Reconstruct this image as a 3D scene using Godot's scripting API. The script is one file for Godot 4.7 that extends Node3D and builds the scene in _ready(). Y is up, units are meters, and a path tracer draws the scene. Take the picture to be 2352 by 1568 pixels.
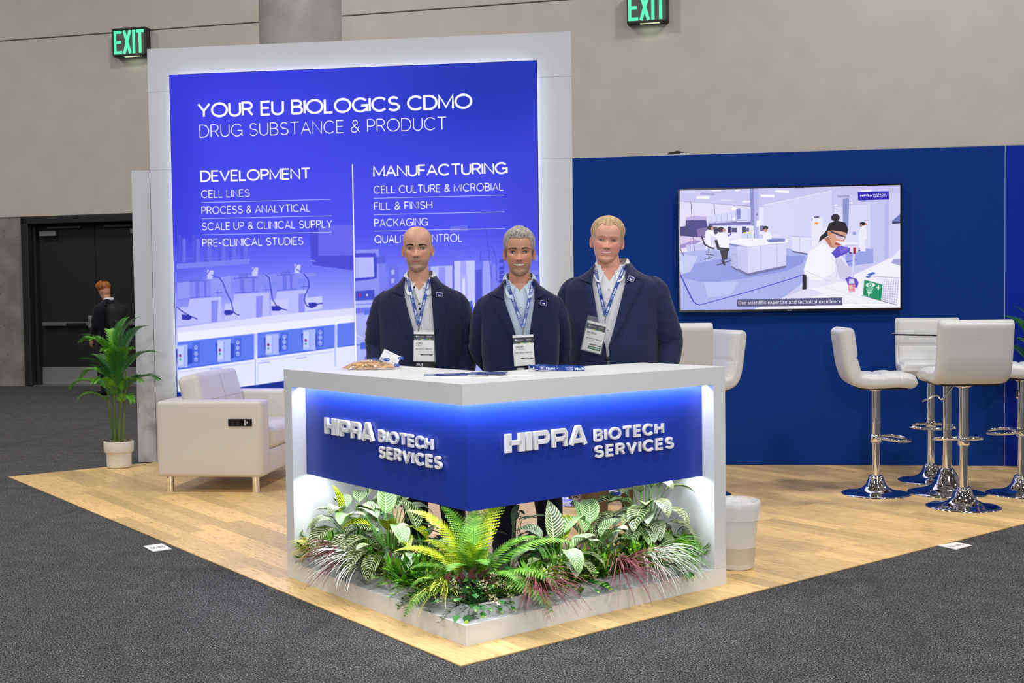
extends Node3D

# ---------------------------------------------------------------- small kit
const S2 := 0.70710678
const CORNER := Vector3(-0.4065, 0.0, 4.8726)      # front corner of the counter on the floor
const LA := Vector3(-S2, 0, -S2)                   # along the counter's one arm
const RA := Vector3(S2, 0, -S2)                    # along the counter's other arm
var M := {}
var taken := {}
var rng := RandomNumberGenerator.new()
var fn := FastNoiseLite.new()

func numbered(called: String) -> String:
	var n: int = taken.get(called, 0)
	taken[called] = n + 1
	return called if n == 0 else "%s_%03d" % [called, n]

func describe(o: Node, label: String, category: String, group := "", kind := "") -> void:
	if label: o.set_meta("label", label)
	if category: o.set_meta("category", category)
	if group: o.set_meta("group", group)
	if kind: o.set_meta("kind", kind)

func thing(called: String, label: String, category: String, at := Vector3.ZERO, turn := 0.0, group := "") -> Node3D:
	var o := Node3D.new()
	o.name = numbered(called)
	add_child(o)
	o.position = at
	o.rotation.y = turn
	describe(o, label, category, group, "thing")
	return o

func put(called: String, mesh: Mesh, m: Material, parent: Node = null) -> MeshInstance3D:
	var o := MeshInstance3D.new()
	o.name = called if parent else numbered(called)
	o.mesh = mesh
	o.material_override = m
	(parent if parent else self).add_child(o, true)
	return o

func structure(called: String, mesh: Mesh, m: Material, label := "", category := "") -> MeshInstance3D:
	var o := put(called, mesh, m)
	describe(o, label, category, "", "structure")
	return o

func copy_of(root: Node3D, at: Vector3, turn: float, label := "") -> Node3D:
	var base := String(root.name)
	var c: Node3D = root.duplicate()
	c.name = numbered(base)
	add_child(c)
	c.position = at
	c.rotation.y = turn
	if label: c.set_meta("label", label)
	return c

func mat(c: Color, rough := 0.6, metal := 0.0, spec := 0.5) -> StandardMaterial3D:
	var m := StandardMaterial3D.new()
	m.albedo_color = c
	m.roughness = rough
	m.metallic = metal
	m.metallic_specular = spec
	m.cull_mode = BaseMaterial3D.CULL_DISABLED
	return m

func vmat(rough := 0.6, spec := 0.5) -> StandardMaterial3D:
	var m := mat(Color.WHITE, rough, 0.0, spec)
	m.vertex_color_use_as_albedo = true
	return m

func tmat(t: Texture2D, rough := 0.6, spec := 0.5) -> StandardMaterial3D:
	var m := mat(Color.WHITE, rough, 0.0, spec)
	m.albedo_texture = t
	return m

func glow(t: Texture2D, power: float) -> StandardMaterial3D:
	var m := mat(Color.BLACK, 0.35)
	m.emission_enabled = true
	m.emission_texture = t
	m.emission = Color.BLACK
	m.emission_energy_multiplier = power
	return m

func lit(c: Color, power: float) -> StandardMaterial3D:
	var m := mat(c, 0.4)
	m.emission_enabled = true
	m.emission = c
	m.emission_energy_multiplier = power
	return m

func st_new() -> SurfaceTool:
	var st := SurfaceTool.new()
	st.begin(Mesh.PRIMITIVE_TRIANGLES)
	st.set_uv(Vector2.ZERO)
	return st

func done(st: SurfaceTool) -> ArrayMesh:
	st.index()
	st.generate_normals()
	return st.commit()

func soft(st: SurfaceTool) -> ArrayMesh:        # smooth over shared points
	st.generate_normals()
	st.index()
	return st.commit()

func tri(st: SurfaceTool, a: Vector3, b: Vector3, c: Vector3) -> void:
	st.add_vertex(a); st.add_vertex(b); st.add_vertex(c)

func quad(st: SurfaceTool, a: Vector3, b: Vector3, c: Vector3, d: Vector3) -> void:
	tri(st, a, b, c)
	tri(st, a, c, d)

func quad_uv(st: SurfaceTool, a: Vector3, b: Vector3, c: Vector3, d: Vector3, u := Rect2(0, 0, 1, 1)) -> void:
	# a lower left, b upper left, c upper right, d lower right
	var w := [u.position + Vector2(0, u.size.y), u.position, u.position + Vector2(u.size.x, 0), u.position + u.size]
	var p := [a, b, c, d]
	for k in [0, 1, 2, 0, 2, 3]:
		st.set_uv(w[k])
		st.add_vertex(p[k])

# box with chamfered edges, in the frame t
func box(st: SurfaceTool, size: Vector3, at := Vector3.ZERO, bevel := 0.0, t := Transform3D()) -> void:
	st.set_smooth_group(-1)
	var h := size / 2.0
	var b := minf(bevel, minf(h.x, minf(h.y, h.z)) * 0.98)
	var corner := func(sx: int, sy: int, sz: int, axis: int) -> Vector3:
		var p := Vector3(sx * (h.x - b), sy * (h.y - b), sz * (h.z - b))
		p[axis] += [sx, sy, sz][axis] * b
		return t * (at + p)
	for axis in 3:
		var u := (axis + 1) % 3
		var v := (axis + 2) % 3
		for s in [-1, 1]:
			var pts := []
			for q in [[-1, -1], [1, -1], [1, 1], [-1, 1]]:
				var g := [0, 0, 0]
				g[axis] = s; g[u] = q[0]; g[v] = q[1]
				pts.append(corner.call(g[0], g[1], g[2], axis))
			if s > 0: quad(st, pts[3], pts[2], pts[1], pts[0])
			else: quad(st, pts[0], pts[1], pts[2], pts[3])
	if b <= 0.0: return
	for axis in 3:
		var u := (axis + 1) % 3
		var v := (axis + 2) % 3
		for su in [-1, 1]:
			for sv in [-1, 1]:
				var lo := [0, 0, 0]
				lo[axis] = -1; lo[u] = su; lo[v] = sv
				var hi := lo.duplicate()
				hi[axis] = 1
				var p0: Vector3 = corner.call(lo[0], lo[1], lo[2], u)
				var p1: Vector3 = corner.call(hi[0], hi[1], hi[2], u)
				var p2: Vector3 = corner.call(hi[0], hi[1], hi[2], v)
				var p3: Vector3 = corner.call(lo[0], lo[1], lo[2], v)
				if su * sv > 0: quad(st, p3, p2, p1, p0)
				else: quad(st, p0, p1, p2, p3)
	for sx in [-1, 1]:
		for sy in [-1, 1]:
			for sz in [-1, 1]:
				var a: Vector3 = corner.call(sx, sy, sz, 0)
				var c: Vector3 = corner.call(sx, sy, sz, 1)
				var d: Vector3 = corner.call(sx, sy, sz, 2)
				if sx * sy * sz > 0: tri(st, a, d, c)
				else: tri(st, a, c, d)

func box_mesh(size: Vector3, at := Vector3.ZERO, bevel := 0.0, t := Transform3D()) -> ArrayMesh:
	var st := st_new()
	box(st, size, at, bevel, t)
	return done(st)

# grid of points: rows of equal length
func sheet(st: SurfaceTool, rows: Array, closed := false, flip := false, colors: Array = [], group := 0) -> void:
	st.set_smooth_group(group)
	var nr := rows.size()
	var nc: int = rows[0].size()
	var last := nc if closed else nc - 1
	for i in nr - 1:
		for j in last:
			var k := (j + 1) % nc
			var ix := [[i, j], [i + 1, j], [i + 1, k], [i, j], [i + 1, k], [i, k]]
			if flip: ix.reverse()
			for q in ix:
				var ju: float = float(q[1]) / float(nc - (0 if closed else 1))
				if closed and k == 0 and q[1] == 0: ju = 1.0
				st.set_uv(Vector2(ju, float(q[0]) / float(nr - 1)))
				if colors: st.set_color(colors[q[0]][q[1]])
				st.add_vertex(rows[q[0]][q[1]])

func fan(st: SurfaceTool, ring: Array, centre: Vector3, flip := false, color = null) -> void:
	for j in ring.size():
		var k := (j + 1) % ring.size()
		if color != null: st.set_color(color)
		if flip: tri(st, centre, ring[k], ring[j])
		else: tri(st, centre, ring[j], ring[k])

# turn a profile [radius, height] round the y axis
func lathe(st: SurfaceTool, profile: Array, at := Vector3.ZERO, n := 32, flat_steps := false) -> void:
	var rows := []
	for p in profile:
		var row := []
		for j in n:
			var a := TAU * j / n
			row.append(at + Vector3(cos(a) * p[0], p[1], sin(a) * p[0]))
		rows.append(row)
	if flat_steps:
		for i in rows.size() - 1: sheet(st, [rows[i], rows[i + 1]], true, false, [], i + 1)
	else:
		sheet(st, rows, true)

func lathe_mesh(profile: Array, at := Vector3.ZERO, n := 32, steps := false) -> ArrayMesh:
	var st := st_new()
	lathe(st, profile, at, n, steps)
	return soft(st)

# tube along a path; radius a number or an array; squash flattens it along the second axis
func tube(st: SurfaceTool, path: Array, radius, n := 8, closed := false, caps := true, color = null, up := Vector3.UP) -> void:
	var rows := []
	var count := path.size()
	var side := Vector3.ZERO
	for i in count:
		var before: Vector3 = path[(i - 1 + count) % count] if closed or i > 0 else path[0]
		var after: Vector3 = path[(i + 1) % count] if closed or i < count - 1 else path[count - 1]
		var dir := (after - before).normalized()
		if side == Vector3.ZERO:
			side = dir.cross(up)
			if side.length() < 0.05: side = dir.cross(Vector3.RIGHT)
		side = (side - dir * side.dot(dir)).normalized()
		var other := side.cross(dir).normalized()
		var r: float = radius[i] if radius is Array else radius
		var row := []
		for j in n:
			var a := TAU * j / n
			row.append(path[i] + side * cos(a) * r + other * sin(a) * r)
		rows.append(row)
	if closed: rows.append(rows[0])
	var cols := []
	if color != null:
		for i in rows.size():
			var cr := []
			cr.resize(n)
			cr.fill(color[mini(i, color.size() - 1)] if color is Array else color)
			cols.append(cr)
	sheet(st, rows, true, false, cols)
	if caps and not closed:
		st.set_smooth_group(-1)
		fan(st, rows[0], path[0], true, color[0] if color is Array else color)
		fan(st, rows[-1], path[-1], false, color[-1] if color is Array else color)

func tube_mesh(path: Array, radius, n := 8, closed := false) -> ArrayMesh:
	var st := st_new()
	tube(st, path, radius, n, closed)
	return soft(st)

# outline (counter-clockwise x,y) pushed out along z from z0 to z1
func slab(st: SurfaceTool, outline: PackedVector2Array, z0: float, z1: float, t := Transform3D()) -> void:
	st.set_smooth_group(-1)
	var ix := Geometry2D.triangulate_polygon(outline)
	for k in range(0, ix.size(), 3):
		var a := outline[ix[k]]
		var b := outline[ix[k + 1]]
		var c := outline[ix[k + 2]]
		tri(st, t * Vector3(a.x, a.y, z1), t * Vector3(b.x, b.y, z1), t * Vector3(c.x, c.y, z1))
		tri(st, t * Vector3(c.x, c.y, z0), t * Vector3(b.x, b.y, z0), t * Vector3(a.x, a.y, z0))
	for i in outline.size():
		var a := outline[i]
		var b := outline[(i + 1) % outline.size()]
		quad(st, t * Vector3(a.x, a.y, z0), t * Vector3(a.x, a.y, z1), t * Vector3(b.x, b.y, z1), t * Vector3(b.x, b.y, z0))

func curve(points: Array, n: int) -> Array:      # smooth path through the points
	var c := Curve3D.new()
	for i in points.size():
		var p: Vector3 = points[i]
		var a: Vector3 = points[maxi(i - 1, 0)]
		var b: Vector3 = points[mini(i + 1, points.size() - 1)]
		var t := (b - a) / 6.0
		c.add_point(p, -t, t)
	var out := []
	for i in n + 1:
		out.append(c.samplef(float(i) / n * (points.size() - 1)))
	return out

func lerps(table: Array, x: float) -> float:     # smooth table [[x, y], ...]
	var n := table.size()
	if x <= table[0][0]: return table[0][1]
	if x >= table[n - 1][0]: return table[n - 1][1]
	var i := 0
	while x > table[i + 1][0]: i += 1
	var p0: Array = table[maxi(i - 1, 0)]
	var p1: Array = table[i]
	var p2: Array = table[i + 1]
	var p3: Array = table[mini(i + 2, n - 1)]
	return _hermite(p0, p1, p2, p3, x)

func _hermite(p0: Array, p1: Array, p2: Array, p3: Array, x: float) -> float:
	var h: float = p2[0] - p1[0]
	var m1: float = (p2[1] - p0[1]) / maxf(p2[0] - p0[0], 1e-6)
	var m2: float = (p3[1] - p1[1]) / maxf(p3[0] - p1[0], 1e-6)
	var t: float = (x - p1[0]) / h
	var t2 := t * t
	var t3 := t2 * t
	return (2 * t3 - 3 * t2 + 1) * p1[1] + (t3 - 2 * t2 + t) * h * m1 + (-2 * t3 + 3 * t2) * p2[1] + (t3 - t2) * h * m2

func bump(x: float, y: float, cx: float, cy: float, sx: float, sy: float) -> float:
	var a := (x - cx) / sx
	var b := (y - cy) / sy
	return exp(-0.5 * (a * a + b * b))

func area(at: Vector3, towards: Vector3, size: Vector2, color: Color, energy: float, up := Vector3.UP, parent: Node = null) -> AreaLight3D:
	var l := AreaLight3D.new()
	l.name = "light"
	(parent if parent else self).add_child(l, true)
	l.area_size = size
	l.area_normalize_energy = true
	l.light_color = color
	l.light_energy = energy
	l.shadow_enabled = true
	l.area_range = 60.0
	l.area_attenuation = 2.0
	l.look_at_from_position(at, at + towards, up)
	return l

# ---------------------------------------------------------------- lettering and flat print
# letters of one stroke width: [advance, [line, line ...]] with cap height 1
var glyph_cache := {}
func arc(cx: float, cy: float, rx: float, ry: float, a0: float, a1: float, n := 14) -> Array:
	var out := []
	for i in n + 1:
		var a := deg_to_rad(lerpf(a0, a1, float(i) / n))
		out.append(Vector2(cx + rx * cos(a), cy + ry * sin(a)))
	return out

func v2(list: Array) -> Array:
	var out := []
	for i in range(0, list.size(), 2): out.append(Vector2(list[i], list[i + 1]))
	return out

func glyph(ch: String) -> Array:
	if glyph_cache.has(ch): return glyph_cache[ch]
	var g := [0.4, []]
	match ch:
		"A": g = [0.76, [v2([0, 0, .38, 1, .76, 0]), v2([.13, .33, .63, .33])]]
		"B": g = [0.62, [v2([0, 0, 0, 1, .33, 1]) + arc(.33, .765, .235, .235, 90, -90) + v2([0, .53]), v2([0, .53, .35, .53]) + arc(.35, .265, .27, .265, 90, -90) + v2([0, 0])]]
		"C": g = [0.84, [arc(.46, .5, .46, .5, 42, 318, 26)]]
		"D": g = [0.74, [v2([0, 0, 0, 1, .28, 1]) + arc(.28, .5, .46, .5, 90, -90, 20) + v2([0, 0])]]
		"E": g = [0.53, [v2([.53, 1, 0, 1, 0, 0, .53, 0]), v2([0, .52, .48, .52])]]
		"F": g = [0.5, [v2([.5, 1, 0, 1, 0, 0]), v2([0, .5, .45, .5])]]
		"G": g = [0.88, [arc(.46, .5, .46, .5, 42, 335, 26), v2([.5, .46, .88, .46, .88, 0])]]
		"H": g = [0.7, [v2([0, 0, 0, 1]), v2([.7, 0, .7, 1]), v2([0, .52, .7, .52])]]
		"I": g = [0.0, [v2([0, 0, 0, 1])]]
		"J": g = [0.45, [v2([.45, 1, .45, .25]) + arc(.22, .23, .23, .23, 0, -180)]]
		"K": g = [0.64, [v2([0, 0, 0, 1]), v2([.6, 1, 0, .36]), v2([.2, .57, .64, 0])]]
		"L": g = [0.48, [v2([0, 1, 0, 0, .48, 0])]]
		"M": g = [0.84, [v2([0, 0, 0, 1, .42, .12, .84, 1, .84, 0])]]
		"N": g = [0.7, [v2([0, 0, 0, 1, .7, 0, .7, 1])]]
		"O": g = [0.96, [arc(.48, .5, .48, .5, 0, 360, 32)]]
		"P": g = [0.58, [v2([0, 0, 0, 1, .3, 1]) + arc(.3, .73, .28, .27, 90, -90) + v2([0, .46])]]
		"Q": g = [0.96, [arc(.48, .5, .48, .5, 0, 360, 32), v2([.56, .24, .9, -.06])]]
		"R": g = [0.62, [v2([0, 0, 0, 1, .32, 1]) + arc(.32, .74, .27, .26, 90, -90) + v2([0, .48]), v2([.32, .48, .62, 0])]]
		"S": g = [0.64, [arc(.32, .755, .27, .245, 25, 270, 16) + arc(.33, .255, .31, .255, 90, -155, 18)]]
		"T": g = [0.68, [v2([0, 1, .68, 1]), v2([.34, 0, .34, 1])]]
		"U": g = [0.68, [v2([0, 1, 0, .34]) + arc(.34, .34, .34, .34, 180, 360, 18) + v2([.68, 1])]]
		"V": g = [0.74, [v2([0, 1, .37, 0, .74, 1])]]
		"W": g = [1.1, [v2([0, 1, .28, 0, .55, .9, .82, 0, 1.1, 1])]]
		"X": g = [0.68, [v2([0, 0, .68, 1]), v2([0, 1, .68, 0])]]
		"Y": g = [0.72, [v2([0, 1, .36, .44, .72, 1]), v2([.36, .44, .36, 0])]]
		"&": g = [0.72, [v2([.72, .02, .2, .62]) + arc(.34, .8, .18, .19, 205, -40, 16) + v2([.13, .38]) + arc(.27, .235, .25, .235, 130, 320, 14) + v2([.66, .5])]]
		"-": g = [0.34, [v2([0, .4, .34, .4])]]
		"1": g = [0.3, [v2([0, .78, .25, 1, .25, 0])]]
		"2": g = [0.56, [arc(.28, .72, .28, .28, 170, -35, 14) + v2([0, 0, .56, 0])]]
		"5": g = [0.56, [v2([.5, 1, .08, 1, .04, .5]) + arc(.26, .32, .3, .31, 130, -150, 16)]]
		"8": g = [0.56, [arc(.28, .75, .24, .24, 0, 360, 18), arc(.28, .26, .28, .26, 0, 360, 18)]]
		"4": g = [0.6, [v2([.44, 0, .44, 1, 0, .3, .6, .3])]]
	glyph_cache[ch] = g
	return g

# every stroke of a line of text, placed; returns [strokes, width]
func strokes(text: String, cap: float, gap := 0.2, space := 0.42, wide := 1.0) -> Array:
	var out := []
	var x := 0.0
	for ch in text:
		if ch == " ":
			x += space * cap * wide
			continue
		var g := glyph(ch)
		for line in g[1]:
			var l := []
			for p in line: l.append(Vector2(x + p.x * cap * wide, p.y * cap))
			out.append(l)
		x += (g[0] * wide + gap) * cap
	return [out, x - gap * cap]

# both edges of a stroke, mitred
func ribbon2(line: Array, half: float) -> Array:
	var n := line.size()
	var closed: bool = n > 2 and line[0].distance_to(line[n - 1]) < 1e-5
	var left := []
	var right := []
	for i in n:
		var p: Vector2 = line[i]
		var a: Vector2 = line[i - 1] if i > 0 else (line[n - 2] if closed else p)
		var b: Vector2 = line[i + 1] if i < n - 1 else (line[1] if closed else p)
		var d0 := (p - a).normalized() if p != a else (b - p).normalized()
		var d1 := (b - p).normalized() if p != b else d0
		var m := (d0 + d1).normalized()
		if m == Vector2.ZERO: m = d1
		var nrm := Vector2(-m.y, m.x)
		var stretch := minf(1.0 / maxf(nrm.dot(Vector2(-d1.y, d1.x)), 0.2), 1.45)
		left.append(p + nrm * half * stretch)
		right.append(p - nrm * half * stretch)
	return [left, right]

# raised letter strokes, z0 to z1
func stroke_solid(st: SurfaceTool, line: Array, half: float, z0: float, z1: float) -> void:
	var e := ribbon2(line, half)
	var b := minf(half * 0.18, 0.0015)
	var e2 := ribbon2(line, half - b)
	st.set_smooth_group(-1)
	var v := func(p: Vector2, z: float) -> Vector3: return Vector3(p.x, p.y, z)
	for i in line.size() - 1:
		quad(st, v.call(e2[1][i], z1), v.call(e2[0][i], z1), v.call(e2[0][i + 1], z1), v.call(e2[1][i + 1], z1))
		for s in 2:
			quad(st, v.call(e[s][i], z1 - b), v.call(e2[s][i], z1), v.call(e2[s][i + 1], z1), v.call(e[s][i + 1], z1 - b))
			quad(st, v.call(e[s][i], z0), v.call(e[s][i], z1 - b), v.call(e[s][i + 1], z1 - b), v.call(e[s][i + 1], z0))
	for i in [0, line.size() - 1]:
		quad(st, v.call(e[0][i], z0), v.call(e[0][i], z1), v.call(e[1][i], z1), v.call(e[1][i], z0))

# a picture to print on: pixels, y down
class Print:
	var im: Image
	var w: int
	var h: int
	var strips := {}
	func _init(width: int, height: int, c: Color) -> void:
		w = width
		h = height
		im = Image.create(w, h, false, Image.FORMAT_RGBA8)
		im.fill(c)
	func span(x0: int, x1: int, y: int, c: Color) -> void:
		x0 = maxi(x0, 0)
		x1 = mini(x1, w)
		if y < 0 or y >= h or x1 <= x0: return
		if c.a >= 0.999:
			im.fill_rect(Rect2i(x0, y, x1 - x0, 1), c)
		else:
			if not strips.has(c):
				var s := Image.create(w, 1, false, Image.FORMAT_RGBA8)
				s.fill(c)
				strips[c] = s
			im.blend_rect(strips[c], Rect2i(0, 0, x1 - x0, 1), Vector2i(x0, y))
	func rect(x0: float, y0: float, x1: float, y1: float, c: Color) -> void:
		for y in range(roundi(y0), roundi(y1)): span(roundi(x0), roundi(x1), y, c)
	func poly(pts: Array, c: Color) -> void:
		var lo := INF
		var hi := -INF
		for p in pts:
			lo = minf(lo, p.y)
			hi = maxf(hi, p.y)
		for y in range(maxi(0, floori(lo)), mini(h, ceili(hi) + 1)):
			var yy := y + 0.5
			var xs := PackedFloat32Array()
			for i in pts.size():
				var a: Vector2 = pts[i]
				var b: Vector2 = pts[(i + 1) % pts.size()]
				if (a.y <= yy) != (b.y <= yy): xs.append(a.x + (yy - a.y) / (b.y - a.y) * (b.x - a.x))
			xs.sort()
			for k in range(0, xs.size() - 1, 2): span(roundi(xs[k]), roundi(xs[k + 1]), y, c)
	func oval(cx: float, cy: float, rx: float, ry: float, c: Color, n := 28) -> void:
		var pts := []
		for i in n: pts.append(Vector2(cx + rx * cos(TAU * i / n), cy + ry * sin(TAU * i / n)))
		poly(pts, c)
	func line(pts: Array, half: float, c: Color) -> void:
		for i in pts.size() - 1:
			var a: Vector2 = pts[i]
			var b: Vector2 = pts[i + 1]
			if a == b: continue
			var d := (b - a).normalized()
			var nn := Vector2(-d.y, d.x) * half
			poly([a + nn, b + nn, b - nn, a - nn], c)
			if i > 0 and half > 1.2: oval(a.x, a.y, half, half, c, 10)
	func fade(x0: int, y0: int, x1: int, y1: int, top: Color, bottom: Color) -> void:
		for y in range(y0, y1): span(x0, x1, y, top.lerp(bottom, float(y - y0) / maxf(1.0, y1 - y0 - 1)))
	func tex() -> ImageTexture:
		return ImageTexture.create_from_image(im)

func write(pr: Print, text: String, x: float, base: float, cap: float, half: float, c: Color, fit := 0.0, gap := 0.2) -> void:
	var s := strokes(text, cap, gap)
	var k: float = fit / s[1] if fit > 0.0 else 1.0
	for l in s[0]:
		var pts := []
		for p in l: pts.append(Vector2(x + p.x * k, base - p.y))
		var e := ribbon2(pts, half)
		for i in pts.size() - 1: pr.poly([e[0][i], e[0][i + 1], e[1][i + 1], e[1][i]], c)

# printed type from the system font, as filled triangles
func type(pr: Print, text: String, x: float, base: float, size: float, c: Color, fit := 0.0, bold := false) -> void:
	var f := SystemFont.new()
	f.font_names = PackedStringArray(["Droid Sans"])
	f.font_weight = 700 if bold else 400
	var t := TextMesh.new()
	t.text = text
	t.font = f
	t.font_size = 64
	t.pixel_size = 1.0
	t.depth = 0.0
	t.curve_step = 2.0
	t.horizontal_alignment = HORIZONTAL_ALIGNMENT_LEFT
	t.vertical_alignment = VERTICAL_ALIGNMENT_BOTTOM
	var a := t.get_mesh_arrays()
	var v: PackedVector3Array = a[Mesh.ARRAY_VERTEX]
	if v.size() == 0: return
	var ix: PackedInt32Array = a[Mesh.ARRAY_INDEX] if a[Mesh.ARRAY_INDEX] != null else PackedInt32Array(range(v.size()))
	var lo := v[0]
	var hi := v[0]
	for p in v:
		lo = lo.min(p)
		hi = hi.max(p)
	var k := size / 64.0
	var kx: float = fit / (hi.x - lo.x) if fit > 0.0 else k
	var low := -15.0 * 0.0
	for i in range(0, ix.size() - 2, 3):
		var tr := []
		for j in 3:
			var p := v[ix[i + j]]
			tr.append(Vector2(x + (p.x - lo.x) * kx, base - (p.y - lo.y + low) * k))
		pr.poly(tr, c)

func srgb(r: int, g: int, b: int, a := 1.0) -> Color:
	return Color(r / 255.0, g / 255.0, b / 255.0, a)

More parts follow.
